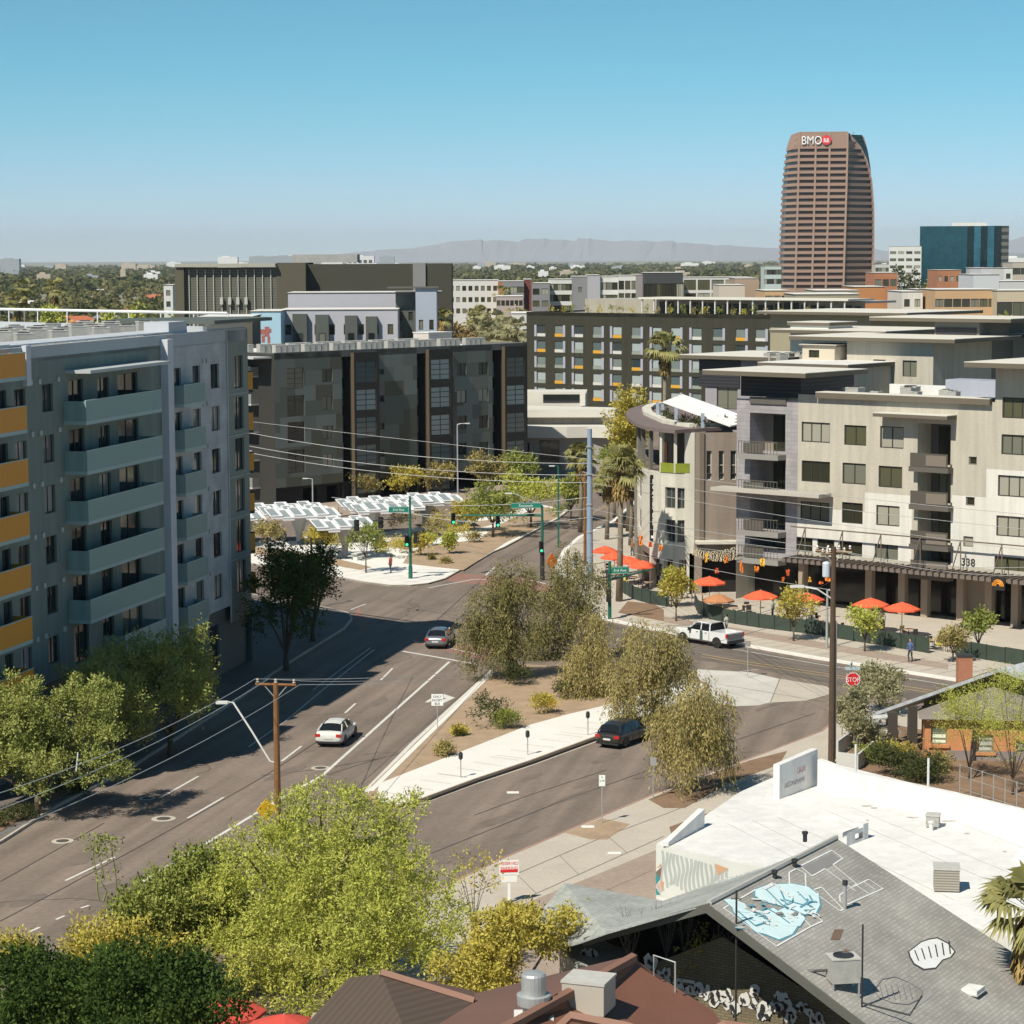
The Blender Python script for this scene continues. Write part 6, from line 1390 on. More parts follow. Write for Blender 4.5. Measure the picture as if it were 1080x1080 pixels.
# big gable: apex seen at (1053,703), left eave at (923,750)
Aq = lambda px, py, Y: atY(px, py, Y)
Yg = y0+.5
ap_, le_ = Vector(Aq(1054, 705, Yg)), Vector(Aq(923, 751, Yg)); re_ = Vector((ap_.x+(ap_.x-le_.x)*.55, Yg, ap_.z+(le_.z-ap_.z)*.55)); bk = Vector((9.5, 10.5, 0))
b = MB()
for a, c in ((le_, ap_), (ap_, re_)):
    P = [a, c, c+bk, a+bk]; lo = [p-Vector((0, 0, .22)) for p in P]; b.add([tuple(p) for p in lo+P], [(3, 2, 1, 0), (4, 5, 6, 7), (0, 1, 5, 4), (1, 2, 6, 5), (2, 3, 7, 6), (3, 0, 4, 7)])
b.build('gable_roof', stripe_mat('roof_bluegrey', (.50, .52, .55), (.44, .46, .49), 1.6, 'X', .6), OB)
b = MB(); g1 = Vector((0, 1.2, 0)); g2 = Vector((0, .9, 0))
b.add([tuple(ap_-Vector((0, 0, .24))+g1), tuple(le_+(ap_-le_)*.42-Vector((0, 0, .24))+g1), tuple(re_-Vector((0, 0, .24))+g1), (re_.x, re_.y+1.2, pz-1), ((le_+(ap_-le_)*.42).x, Yg+1.2, pz-1)], [(0, 1, 4, 3, 2)]); b.build('gable_wall', mat('gable_dark', (.16, .12, .05), .9, .1, 1), OB)
b = MB()
for px, py, yb in ((941, 752, 790), (962, 752, 783)):
    x, y = G(px, yb+3, 0); b.box(x-.28, x+.28, y-.28, y+.28, 0, 2.55)
b.build('porch_column', mat('column_dark', (.06, .05, .04), .9, .05), OB)
p = Aq(1017, 713, Yg+2.6); b = MB(); b.box(p[0]-.45, p[0]+.45, p[1]-.4, p[1]+.4, 2.5, Aq(1017, 692, Yg+2.6)[2]); ch = b.build('chimney', mat('chimney_brick', (.36, .15, .085), .9, .15, 3), OB); MB().box(p[0]-.5, p[0]+.5, p[1]-.45, p[1]+.45, Aq(1017, 692, Yg+2.6)[2]+.003, Aq(1017, 692, Yg+2.6)[2]+.12).build('chimney_cap', DARKM, ch)
MB().tube([fp(fO, .0, .1, zO(975, 790)), fp(fO, sO(999), .6, zO(999, 808))], .05, 6).build('handrail', DARKM, OB); MB().fb(fO, sO(1026), sO(1029), .02, .16, -.1, ztop).build('downpipe', DARKM, OB)
MB().fb(fO, sO(998), 9, .02, .05, 0, .75).build('plinth', mat('plinth_grey', (.25, .21, .2), .9, .1), OB)
# low patio walls and railings beside the house
t = thing('patio_wall', 'low white patio wall beside the wooden pole', 'wall', (*G(885, 805, 0), 0)); b = MB()
for a, c in (((882, 812), (905, 815)), ((884, 800), (900, 788)), ((905, 815), (922, 800))):
    A1_, C1_ = Vector(G(*a)), Vector(G(*c)); d = (C1_-A1_).normalized(); nn = Vector((-d.y, d.x))*.15; q = [tuple(A1_), tuple(C1_), tuple(C1_+nn), tuple(A1_+nn)]; b.prism(q, 0, 1.1)
b.build('wall', mat('wall_pale', (.5, .5, .47), .9, .05), t)
t = thing('patio_railing', 'thin metal railings round the patio in front of the porch columns', 'railing', (*G(915, 790, 0), 0)); b = MB()
for a, c in (((888, 783), (920, 789)), ((898, 772), (925, 776)), ((920, 789), (940, 780)), ((905, 765), (935, 768))):
    A1_, C1_ = G(*a), G(*c)
    for z in (1.0, .6, .2): b.tube([(*A1_, z), (*C1_, z)], .025, 4)
    for k in range(6): x, y = A1_[0]+(C1_[0]-A1_[0])*k/5, A1_[1]+(C1_[1]-A1_[1])*k/5; b.tube([(x, y, 0), (x, y, 1.0)], .03, 4)
b.build('rails', METAL, t)
for i, (px, py, l) in enumerate(((930, 786, 'pale patio slab table beside the left porch column'), (912, 778, 'white patio table farther from the porch'), (926, 770, 'white patio table at the back of the patio'))):
    x, y = G(px, py, 0); t = proto('patio_table', l, 'table'); MB().box(-1.1, 1.1, -.5, .5, .72, .8).build('table_top', mWh, t); b = MB()
    for sx in (-.9, .9): b.box(sx-.06, sx+.06, -.4, .4, 0, .717)
    b.build('legs', DARKM, t); put(t, x, y, .1, .4)
t = thing('wire_fence', 'thin wire fence with posts in front of the orange house', 'fence', (*G(1010, 835, 0), 0)); b = MB(); pa, pb = G(1012, 840, .1), G(1110, 872, .1)
for k in range(9): x, y = pa[0]+(pb[0]-pa[0])*k/8, pa[1]+(pb[1]-pa[1])*k/8; b.tube([(x, y, 0), (x, y, 2.0)], .035, 5)
for z in (1.95, 1.3, .6): b.tube([(*pa, z), (*pb, z)], .015, 4)
b.build('posts', METAL, t)

# ---------------- vehicles ----------------
TYRE = mat('tyre', (.018, .018, .018), .9, 0); RIM = mat('rim', (.45, .45, .46), .35, 0, metal=.8); CARGL = mat('car_glass', (.012, .014, .016), .05, 0); LAMPR = mat('tail_red', (.45, .02, .015), .25, 0); LAMPW = mat('head_clear', (.6, .6, .6), .15, 0); PLATE = mat('plate', (.6, .6, .58), .5, 0); TRIMB = mat('car_trim', (.02, .02, .02), .6, 0)
def carpaint(name, c, metal=.2):
    m = mat(name, c, .28, 0, metal=metal); b = m.node_tree.nodes['Principled BSDF']; b.inputs['Coat Weight'].default_value = .6; b.inputs['Coat Roughness'].default_value = .05; return m
def loft_body(st, close=True):
    """stations: (x, [(y,z)...] half profile from bottom centre outwards and up to top centre)"""
    b = MB(); k = len(st[0][1])
    for x, pf_ in st:
        b.v += [(x, y, z) for y, z in pf_]+[(x, -y, z) for y, z in pf_[::-1][0:]]
    n = 2*k
    for i in range(len(st)-1):
        for j in range(n-1): b.f.append((i*n+j, i*n+j+1, (i+1)*n+j+1, (i+1)*n+j)); b.m.append(0)
        b.f.append((i*n+n-1, i*n, (i+1)*n, (i+1)*n+n-1)); b.m.append(0)
    b.f.append(tuple(range(n))[::-1]); b.m.append(0); b.f.append(tuple((len(st)-1)*n+j for j in range(n))); b.m.append(0)
    return b
def fixn(o):
    import bmesh
    bm = bmesh.new(); bm.from_mesh(o.data); bmesh.ops.remove_doubles(bm, verts=bm.verts, dist=.0005); bmesh.ops.recalc_face_normals(bm, faces=bm.faces); bm.to_mesh(o.data); bm.free()
def wheels(t, L, W, xs, r=.33, w=.22):
    for x in xs:
        for s in (-1, 1):
            yb = s*(W/2-.02); b = MB(); seg = 20
            for (r0, ya), (r1, yc) in zip([(r*.62, 0), (r*.93, 0), (r, .04), (r, w-.04), (r*.93, w), (r*.3, w)], [(r*.93, 0), (r, .04), (r, w-.04), (r*.93, w), (r*.3, w), (r*.01, w)]):
                for j in range(seg):
                    a, c = 2*math.pi*j/seg, 2*math.pi*(j+1)/seg
                    q = [(x+r0*math.cos(a), yb-s*ya, r+r0*math.sin(a)), (x+r0*math.cos(c), yb-s*ya, r+r0*math.sin(c)), (x+r1*math.cos(c), yb-s*yc, r+r1*math.sin(c)), (x+r1*math.cos(a), yb-s*yc, r+r1*math.sin(a))]
                    b.quad(*(q if s < 0 else q[::-1]))
            wh = b.build('wheel', TYRE, t, smooth=False); rb = MB(); 
            rb.add([(x, yb-s*.02, r)]+[(x+r*.62*math.cos(2*math.pi*j/20), yb-s*.05, r+r*.62*math.sin(2*math.pi*j/20)) for j in range(20)], [(0, 1+j, 1+(j+1) % 20) if s < 0 else (0, 1+(j+1) % 20, 1+j) for j in range(20)])
            rb.build('rim', RIM, wh)
            ar = MB(); P = []
            for j in range(13):                                    # dark wheel-arch lip, 6 mm proud of the flank
                a = math.pi*j/12; P.append((x+(r+.09)*math.cos(a), s*(W/2+.006), r+(r+.07)*math.sin(a)))
            P = P+[(x-r-.09, s*(W/2+.006), .24), (x+r+.09, s*(W/2+.006), .24)]
            ar.add([(x, s*(W/2+.006), r)]+P, [(0, 1+j, 1+(j+1) % 15) if s < 0 else (0, 1+(j+1) % 15, 1+j) for j in range(15)]); 
            ar.build('wheel_arch', TRIMB, t)
def sedan(label, paint, kind='sedan'):
    t = proto('car', label, 'car'); W = 1.82; h = W/2
    S = [(-2.38, .80, .42, .62, .74), (-2.30, .86, .3, .66, .93), (-2.0, .90, .22, .72, 1.02), (-1.5, .91, .2, .75, 1.03), (-.6, .91, .2, .76, .99), (.4, .91, .2, .76, .96), (1.0, .91, .2, .75, .93), (1.7, .89, .22, .72, .84), (2.15, .84, .26, .62, .74), (2.36, .70, .36, .52, .60)]
    st = [(x, [(0.02, zb), (w*.88, zb), (w, zb+.14), (w, zm), (w*.955, zt-.04), (w*.85, zt), (.02, zt+.02)]) for x, w, zb, zm, zt in S]
    o = loft_body(st).build('body', paint, t); fixn(o)
    for p in o.data.polygons: p.use_smooth = True
    md = o.modifiers.new('bevel', 'SUBSURF'); md.levels = 1; md.render_levels = 1
    G_ = [(-1.92, .70, 1.0, 1.03), (-1.25, .64, 1.0, 1.36), (-.7, .62, .98, 1.44), (.1, .62, .97, 1.44), (.55, .64, .95, 1.33), (1.18, .70, .9, .935)]
    if kind == 'hatch': G_ = [(-2.1, .70, 1.0, 1.05), (-1.75, .66, 1.0, 1.42), (-1.1, .64, .98, 1.56), (.1, .64, .97, 1.56), (.6, .66, .95, 1.4), (1.25, .72, .9, .95)]
    b = MB(); n = 5
    for x, w, zb, zt in G_: b.v += [(x, -.84*1.0, zb-.03), (x, -w, zt-.03), (x, 0, zt+.02), (x, w, zt-.03), (x, .84, zb-.03)]
    for i in range(len(G_)-1):
        for j in range(4): b.f.append((i*5+j, (i+1)*5+j, (i+1)*5+j+1, i*5+j+1)); b.m.append(0)
    gh = b.build('windows', CARGL, t); fixn(gh)
    rb = MB(); sel = G_[1:-1]                                  # painted roof and pillars lying on the glasshouse
    for x, w, zb, zt in sel: rb.v += [(x, -w-.01, zt-.045), (x, -w*.55, zt+.02), (x, 0, zt+.035), (x, w*.55, zt+.02), (x, w+.01, zt-.045)]
    for i in range(len(sel)-1):
        for j in range(4): rb.f.append((i*5+j, (i+1)*5+j, (i+1)*5+j+1, i*5+j+1)); rb.m.append(0)
    r_ = rb.build('roof', paint, t); fixn(r_)
    for s in (-1, 1):
        pb = MB()
        for x0, x1 in ((G_[0][0], G_[1][0]), (-.5, -.5), (G_[-1][0], G_[-2][0])):
            w1 = .64 if x0 != -.5 else .62; z1 = 1.42 if x0 == -.5 else (G_[1][3] if x0 < 0 else G_[-2][3]); 
            w1 = G_[1][1] if x0 < -1 else (.62 if x0 == -.5 else G_[-2][1]); pb.tube([(x0, s*(.84 if x0 == -.5 else .80), 1.0 if x0 < 1 else .92), (x1, s*(w1+.01), z1-.03)], .045, 5)
        pb.build('pillar', paint, t)
        m_ = MB().box(.62, .85, s*.92 if s > 0 else -1.08, 1.08 if s > 0 else -.92, .93, 1.06).build('wing_mirror', paint, t)
        MB().box(-2.375, -2.2, *( (.52, .86) if s > 0 else (-.86, -.52)), .70, .88).build('tail_light', LAMPR, t)
        MB().box(2.02, 2.26, *((.48, .80) if s > 0 else (-.80, -.48)), .58, .72).build('headlight', LAMPW, t)
        d = MB(); 
        for x in (-.55, .35): d.box(x, x+.02, s*.912-.004, s*.912+.004, .35, .94)
        d.box(-1.45, 1.1, s*.912-.004, s*.912+.004, .955, .975); d.build('door_seams', TRIMB, t)
    MB().box(-2.40, -2.34, -.26, .26, .56, .68).build('number_plate', PLATE, t); MB().box(-2.39, -2.2, -.8, .8, .28, .40).build('bumper', TRIMB, t)
    wheels(t, 4.75, W, (-1.42, 1.38)); return t
def heading(p, q): a, c = G(*p), G(*q); return math.atan2(c[1]-a[1], c[0]-a[0])
rzr = heading((330, 820), (474, 697))
wc = sedan('white sedan driving away past the wooden pole on the wide left road', carpaint('paint_white', (.72, .72, .70), 0)); put(wc, *G(355.5, 781), 0, rzr)
sc2 = sedan('silver grey sedan waiting near the brick crosswalk at the junction', carpaint('paint_silver', (.27, .29, .31), .6)); put(sc2, *G(464.5, 680), 0, rzr+.02)
dc = sedan('dark charcoal hatchback parked at the kerb under the weeping trees', carpaint('paint_charcoal', (.05, .048, .042), .5), 'hatch'); put(dc, *G(659, 783), 0, heading((500, 823), (628, 778)))
def pickup(label, paint):
    t = proto('pickup_truck', label, 'pickup truck'); W = 2.0
    def pf2(w, zb, zm, zt): return [(0.02, zb), (w*.9, zb), (w, zb+.12), (w, zm), (w*.98, zt-.05), (w*.93, zt), (.02, zt+.01)]
    o = loft_body([(2.95, pf2(.86, .5, .7, .95)), (2.9, pf2(.95, .42, .9, 1.12)), (2.5, pf2(.99, .4, .95, 1.2)), (1.4, pf2(1.0, .4, 1.0, 1.26)), (1.35, pf2(1.0, .4, 1.0, 1.27)), (-1.05, pf2(1.0, .4, 1.0, 1.27))]).build('body', paint, t); fixn(o)
    for p in o.data.polygons: p.use_smooth = False
    b = MB(); b.box(-2.95, -1.07, -1.0, 1.0, .5, .72); b.box(-2.95, -1.07, -1.0, -.88, .723, 1.3); b.box(-2.95, -1.07, .88, 1.0, .723, 1.3); b.box(-2.95, -2.86, -.877, .877, .723, 1.28); b.build('cargo_bed', paint, t)
    b = MB(); gs = [(-1.02, .88, 1.26, 1.28), (-.95, .76, 1.26, 1.84), (.35, .76, 1.26, 1.88), (.62, .76, 1.26, 1.82), (1.35, .86, 1.24, 1.28)]
    for x, w, zb, zt in gs: b.v += [(x, -.95, zb-.02), (x, -w, zt-.04), (x, 0, zt+.01), (x, w, zt-.04), (x, .95, zb-.02)]
    for i in range(4):
        for j in range(4): b.f.append((i*5+j, (i+1)*5+j, (i+1)*5+j+1, i*5+j+1)); b.m.append(0)
    b.add([(-1.02, -.95, 1.24), (-1.02, .95, 1.24), (-1.02, .88, 1.24), (-1.02, -.88, 1.24)], [(0, 1, 2, 3)]); g_ = b.build('windows', CARGL, t); fixn(g_)
    b = MB()
    for x, w, zb, zt in gs[1:4]: b.v += [(x, -w-.02, zt-.09), (x, -w*.8, zt+.015), (x, w*.8, zt+.015), (x, w+.02, zt-.09)]
    for i in range(2):
        for j in range(3): b.f.append((i*4+j, (i+1)*4+j, (i+1)*4+j+1, i*4+j+1)); b.m.append(0)
    r_ = b.build('roof', paint, t); fixn(r_)
    for s in (-1, 1):
        b = MB()
        for x0, x1, z1 in ((-1.0, -.95, 1.82), (-.05, -.03, 1.84), (1.3, .62, 1.8)): b.tube([(x0, s*.93, 1.25), (x1, s*.785, z1)], .06, 5)
        b.build('pillar', paint, t)
        MB().box(.95, 1.15, *((1.02, 1.22) if s > 0 else (-1.22, -1.02)), 1.15, 1.4).build('wing_mirror', TRIMB, t)
        MB().box(-2.975, -2.8, *((.84, 1.015) if s > 0 else (-1.015, -.84)), .9, 1.24).build('tail_light', LAMPR, t)
        MB().box(2.75, 2.97, *((.6, .93) if s > 0 else (-.93, -.6)), .82, 1.02).build('headlight', LAMPW, t)
        b = MB()
        for x in (-.98, -.03, 1.12): b.box(x, x+.025, s*1.002-.004, s*1.002+.004, .5, 1.24)
        for x in (-.75, .2): b.box(x, x+.2, s*1.01-.015, s*1.01+.015, 1.08, 1.13)
        b.build('door_seams', TRIMB, t)
    MB().box(-3.08, -2.96, -.95, .95, .45, .68).build('bumper', TRIMB, t); MB().box(-2.965, -2.951, -.82, .82, .75, 1.2).build('tailgate', mat('tailgate_grey', (.16, .17, .19), .5, .05), t)
    b = MB(); b.box(-.32, .0, 1.004, 1.012, .5, 1.2); b.box(-.24, -.06, 1.004, 1.014, 1.2, 1.32); b.build('door_emblem', mat('emblem_darkgreen', (.07, .11, .10), .5, .1), t)
    wheels(t, 5.9, W, (-1.85, 1.85), .42, .28); return t
tk = pickup('white crew-cab pickup truck driving along the cross street past the cafe', carpaint('paint_truck_white', (.70, .71, .71), 0))
put(tk, *G(747, 679.5), 0, heading((787, 687), (700, 673)))
def small_car(px, py, m, label, rz):
    t = sedan(label, m); put(t, *G(px, py), .01, rz); return t
small_car(664, 556, carpaint('paint_black', (.02, .02, .02), .3), 'black car parked beyond the palm trunk by the curved building', 1.1)
small_car(645, 522, carpaint('paint_grey2', (.2, .2, .2), .4), 'grey car on the far street left of the curved building', .9)

# ---------------- people ----------------
def skin_fig(name, verts, edges, rad, m, parent):
    me = bpy.data.meshes.new(name); me.from_pydata(verts, edges, []); me.update(); o = bpy.data.objects.new(name, me); COL.objects.link(o); o.parent = parent
    sk = o.modifiers.new('skin', 'SKIN'); 
    for v, r in zip(me.skin_vertices[0].data if me.skin_vertices else [], rad): v.radius = (r, r)
    if not me.skin_vertices:
        pass
    sub = o.modifiers.new('sub', 'SUBSURF'); sub.levels = sub.render_levels = 1
    if me.skin_vertices: me.skin_vertices[0].data[0].use_root = True
    me.materials.append(m); ORG[o.name] = (0, 0, 0); return o
SKIN = mat('skin', (.42, .26, .18), .6, 0)
def person(label, x, y, rz, shirt, pants, hair, bag=None, seated=False, z=.15):
    t = proto('person', label, 'person'); hip = .93; 
    J = [(0, 0, .95), (0, .0, 1.2), (0, -.01, 1.42), (0, 0, 1.5), (0, .015, 1.58),
         (.2, 0, 1.41), (.27, .02, 1.14), (.25, .14, .92), (.25, .19, .84), (-.2, 0, 1.41), (-.27, -.03, 1.14), (-.25, .05, .9), (-.25, .08, .82),
         (.1, 0, .92), (.11, .1, .5), (.11, .02, .09), (.11, .16, .04), (-.1, 0, .92), (-.11, -.03, .5), (-.11, -.12, .1), (-.11, .02, .04)]
    E = [(0, 1), (1, 2), (2, 3), (3, 4), (2, 5), (5, 6), (6, 7), (7, 8), (2, 9), (9, 10), (10, 11), (11, 12), (0, 13), (13, 14), (14, 15), (15, 16), (0, 17), (17, 18), (18, 19), (19, 20)]
    rd = [.14, .13, .15, .06, .055, .065, .045, .035, .03, .065, .045, .035, .03, .09, .065, .045, .04, .09, .065, .045, .04]
    b = MB()
    for (i, j) in E:                                       # one continuous body of tapering limbs joined at the joints
        a, c = Vector(J[i]), Vector(J[j]); mi = 1 if j in (14, 15, 18, 19, 13, 17) else (2 if j in (8, 12, 3, 4) else (3 if j in (16, 20) else 0))
        b.tube([a-(c-a)*.05, a+(c-a)*.5, c+(c-a)*.05], [rd[i], (rd[i]+rd[j])/2, rd[j]], 8, mi)
    b.lathe((0, 0, .86), [(.02, 0), (.15, .03), (.165, .12), (.15, .3), (.175, .48), (.15, .58), (.07, .63)], 12, 0)
    b.lathe((0, .01, 1.52), [(.03, 0), (.07, .03), (.092, .1), (.1, .16), (.09, .22), (.05, .265), (.01, .28)], 12, 2)
    b.tube([(0, .1, 1.66), (0, .135, 1.63)], [.012, .018], 5, 2)
    o = b.build('body', [shirt, pants, SKIN, TRIMB], t, smooth=True)
    MB().lathe((0, -.015, 1.63), [(.098, 0), (.112, .06), (.1, .13), (.055, .175), (.01, .19)], 12).build('hair', hair, o, smooth=True)
    e = MB()
    for sx in (-.035, .035): e.lathe((sx, .098, 1.665), [(.008, 0), (.012, .008), (.008, .016)], 6)
    e.build('eyes', TRIMB, o)
    if bag: MB().box(-.15, .15, -.34, -.17, 1.02, 1.45).build('backpack', bag, t)
    return put(t, x, y, z, rz)
HB_ = mat('hair_dark', (.03, .02, .015), .9, 0)
person('person in pale grey shirt walking past the green cafe screen with a bicycle', *G(856.5, 668), -.8, mat('shirt_grey', (.42, .45, .48), .9, 0), mat('trousers_dark', (.03, .035, .04), .9, 0), HB_, mat('pack_dark', (.06, .07, .08), .9, 0))
person('person in dark clothes standing by the table under the left funnel canopy', *G(300, 578), .5, mat('shirt_dark', (.03, .03, .035), .9, 0), mat('trousers_grey', (.1, .1, .11), .9, 0), HB_)
person('person in a brown top standing at the curved building entrance', *G(667, 588), 2.0, mat('shirt_brown', (.25, .13, .07), .9, 0), mat('trousers_dark', (.03, .035, .04), .9, 0), HB_)
mats_ = lambda i: mat('cloth_%s' % 'abcdef'[i], ((.5, .48, .42), (.08, .12, .25), (.35, .08, .06), (.05, .05, .06), (.3, .33, .25), (.6, .6, .58))[i], .9, 0)
for i, (px, py, rz_p, l) in enumerate(((766, 672, .9, 'person in a cream top walking on the pavement left of the olive-gold street tree'), (960, 700, 2.2, 'person in a blue top walking on the pavement below the overlapping umbrellas'), (412, 606, 1.0, 'person in a red top on the white plaza pavement left of the signal mast'), (607, 603, .3, 'person in black waiting between the two signal posts'), (815, 655, 1.2, 'person in a green-grey top among the cafe tables by the brick pier'), (930, 667, 3.0, 'person in white standing under the overlapping umbrellas'))):
    person(l, *G(px, py), rz_p, mats_(i), mats_(3) if i != 3 else mats_(1), HB_)
t = proto('bicycle', 'bicycle held beside the person in the grey shirt', 'bicycle')
for x, nme in ((-.5, 'rear'), (.52, 'front')):
    b = MB(); b.tube([(x+.33*math.cos(a), 0, .34+.33*math.sin(a)) for a in [i*math.pi/9 for i in range(19)]], .022, 5, cap=False)
    for i in range(8): a = i*math.pi/4; b.tube([(x, 0, .34), (x+.32*math.cos(a), 0, .34+.32*math.sin(a))], .005, 3)
    b.build('wheel', TYRE, t)
b = MB(); b.tube([(-.5, 0, .34), (-.1, 0, .33), (.38, 0, .82), (-.2, 0, .8), (-.5, 0, .34)], .018, 5); b.tube([(-.1, 0, .33), (-.22, 0, .9)], .018, 5); b.tube([(.52, 0, .34), (.36, 0, .98)], .018, 5); b.build('frame', mat('bike_frame', (.3, .3, .32), .4, 0), t)
MB().box(-.34, -.12, -.06, .06, .9, .95).build('saddle', TRIMB, t); MB().tube([(.3, -.26, 1.0), (.37, 0, .98), (.3, .26, 1.0)], .015, 5).build('handlebar', TRIMB, t)
put(t, *G(865, 669), .15, -.8)

# ---------------- umbrellas, cafe ----------------
mRedU = mat('umbrella_red', (.78, .115, .045), .85, .03); mRedD = mat('umbrella_red_dark', (.55, .07, .05), .85, .05)
mTabl = mat('table_tan', (.42, .30, .2), .8, .05)
def umbrella(label, x, y, r=1.55, h=2.6, z=.15, group=None, m=None, tilt=0.0):
    t = proto('parasol', label, 'parasol', group); b = MB(); n = 8; top = (0, 0, h); R1 = [(r*math.cos(2*math.pi*i/n), r*math.sin(2*math.pi*i/n), h-.55) for i in range(n)]
    mid = [(r*.5*math.cos(2*math.pi*i/n), r*.5*math.sin(2*math.pi*i/n), h-.22) for i in range(n)]
    b.v += [top]+mid+R1+[(x_, y_, z_-.13) for x_, y_, z_ in R1]
    for i in range(n):
        j = (i+1) % n; b.f += [(0, 1+i, 1+j), (1+i, 9+i, 9+j, 1+j), (9+i, 17+i, 17+j, 9+j)]; b.m += [0]*3
    b.build('canopy', m or mRedU, t); MB().tube([(0, 0, .05), (0, 0, h+.05)], .035, 6).build('pole', METAL, t); MB().lathe((0, 0, 0), [(.3, 0), (.3, .06), (.06, .1)], 12).build('base', DARKM, t)
    b = MB()
    for i in range(n): b.tube([(0, 0, h-.8), R1[i]], .012, 3)
    b.build('ribs', METAL, t); put(t, x, y, z, .2); t.rotation_euler = (tilt, 0, .2+x); return t
def table_set(label, x, y, rz=0.0, group='cafe tables on the terrace', z=.15, m=None):
    t = proto('table', label, 'table', group); MB().lathe((0, 0, .7), [(.45, 0), (.45, .04)], 16).build('table_top', m or mTabl, t); MB().lathe((0, 0, 0), [(.3, 0), (.28, .04), (.04, .06), (.04, .7)], 10).build('pedestal', DARKM, t); put(t, x, y, z, rz)
    for k in range(2):
        a = rz+k*math.pi+.6; c = proto('chair', 'small dark metal cafe chair drawn up to a terrace table', 'chair', 'chairs at the terrace tables'); MB().box(-.22, .22, -.22, .22, .43, .47).build('seat', mYel if R.random() < .3 else DARKM, c); MB().box(-.22, .22, -.25, -.22, .473, .88).build('backrest', mYel if R.random() < .3 else DARKM, c)
        for sx in (-.2, .2):
            for sy in (-.2, .2): MB().box(sx-.015, sx+.015, sy-.015, sy+.015, 0, .43).build('leg', DARKM, c)
        put(c, x+.75*math.cos(a), y+.75*math.sin(a), z, a+math.pi/2)
mYel = mat('chair_yellow', (.6, .5, .1), .6, 0)
um = [(748, 630, 'coral umbrella by the brown side wall of the curved building, above the tan awning'), (802, 646, 'coral umbrella in front of the grey brick balcony pier'), (851, 649, 'coral umbrella partly behind the first street tree of the cafe'), (918, 655, 'left one of the overlapping pair of coral umbrellas'), (951, 660, 'right one of the overlapping pair of coral umbrellas'),
      (638, 610, 'coral umbrella farthest left at the curved building corner'), (648, 617, 'coral umbrella between the farthest left one and the palm trunk'), (663, 622, 'coral umbrella just right of the palm trunk'), (678, 627, 'coral umbrella behind the green street sign arm')]
for px, py, l in um:
    x, y = G(px, py+12 if px > 700 else py-6, .15); umbrella(l, x, y, 1.5 if px > 700 else 1.35, 2.9 if px > 700 else 2.7)
    table_set('small round tan table on the cafe terrace behind the green screens', x+.5, y-.4, R.uniform(0, 3))
for px, py in ((720, 636), (742, 640), (790, 652), (838, 660), (862, 664), (988, 690), (775, 655), (822, 665), (880, 672), (935, 684), (970, 690), (1010, 694), (700, 640), (900, 678)):
    x, y = G(px, py-3, .15); table_set('small round tan table on the cafe terrace behind the green screens', x, y+1.2, R.uniform(0, 3))
x, y = G(758, 655, .15); t = proto('picnic_umbrella', 'faded tan parasol below the first coral umbrella', 'parasol'); 
t2 = umbrella('faded orange-tan parasol low behind the green screen', x, y+.5, 1.4, 2.3, m=mat('umbrella_tan', (.45, .2, .09), .85, .05)); bpy.data.objects.remove(t)
umbrella('red parasol under the big yellow-green tree, left of two at the bottom edge', *G(240, 1064, 2.2), 1.5, 2.5, m=mRedD); umbrella('red parasol under the big yellow-green tree, right of two at the bottom edge', *G(300, 1082, 2.2), 1.6, 2.5, m=mRedD)
mFen = mat('screen_green', (.035, .055, .04), .8, .15, 1)
def screen_fence(label, px, h=1.15, m=mFen, group=None, z=.15):
    p = Gs(px, z); t = thing('screen_fence', label, 'fence', (*p[0], z), 0, group); b = MB(); c = MB()
    for i in range(len(p)-1):
        a, e = Vector(p[i]), Vector(p[i+1]); L_ = (e-a).length; n = max(1, round(L_/1.6)); d = (e-a).normalized(); nn = Vector((-d.y, d.x))*.04
        for k in range(n):
            u, v = a+d*(L_*k/n+.03), a+d*(L_*(k+1)/n-.03); b.prism([tuple(u), tuple(v), tuple(v+nn), tuple(u+nn)], z+.04, z+h*(1+.04*((k*7+i) % 3)))
            c.box(u.x-.05, u.x+.02, u.y-.05, u.y+.02, z, z+h+.1)
    b.build('panels', m, t); c.build('posts', DARKM, t); return t
screen_fence('green screened cafe fence curving round the corner building', [(655, 624), (668, 632), (686, 637), (706, 640)])
screen_fence('long green screened cafe fence along the pavement below the balconies', [(733, 640), (736, 647), (748, 653), (775, 658), (800, 662), (850, 668), (900, 676), (950, 684), (980, 689)])
screen_fence('green screened cafe fence farther right, behind the last street trees', [(1008, 690), (1040, 696), (1100, 706)])
tag(MB().box(-.5, .5, -.3, .3, 0, 1.0).build('planter_box', CONCW, None, (0, 0, 0)), 'small white box beside the cafe fence by the corner pier', 'box').location = (*G(703, 637, .15), .15)
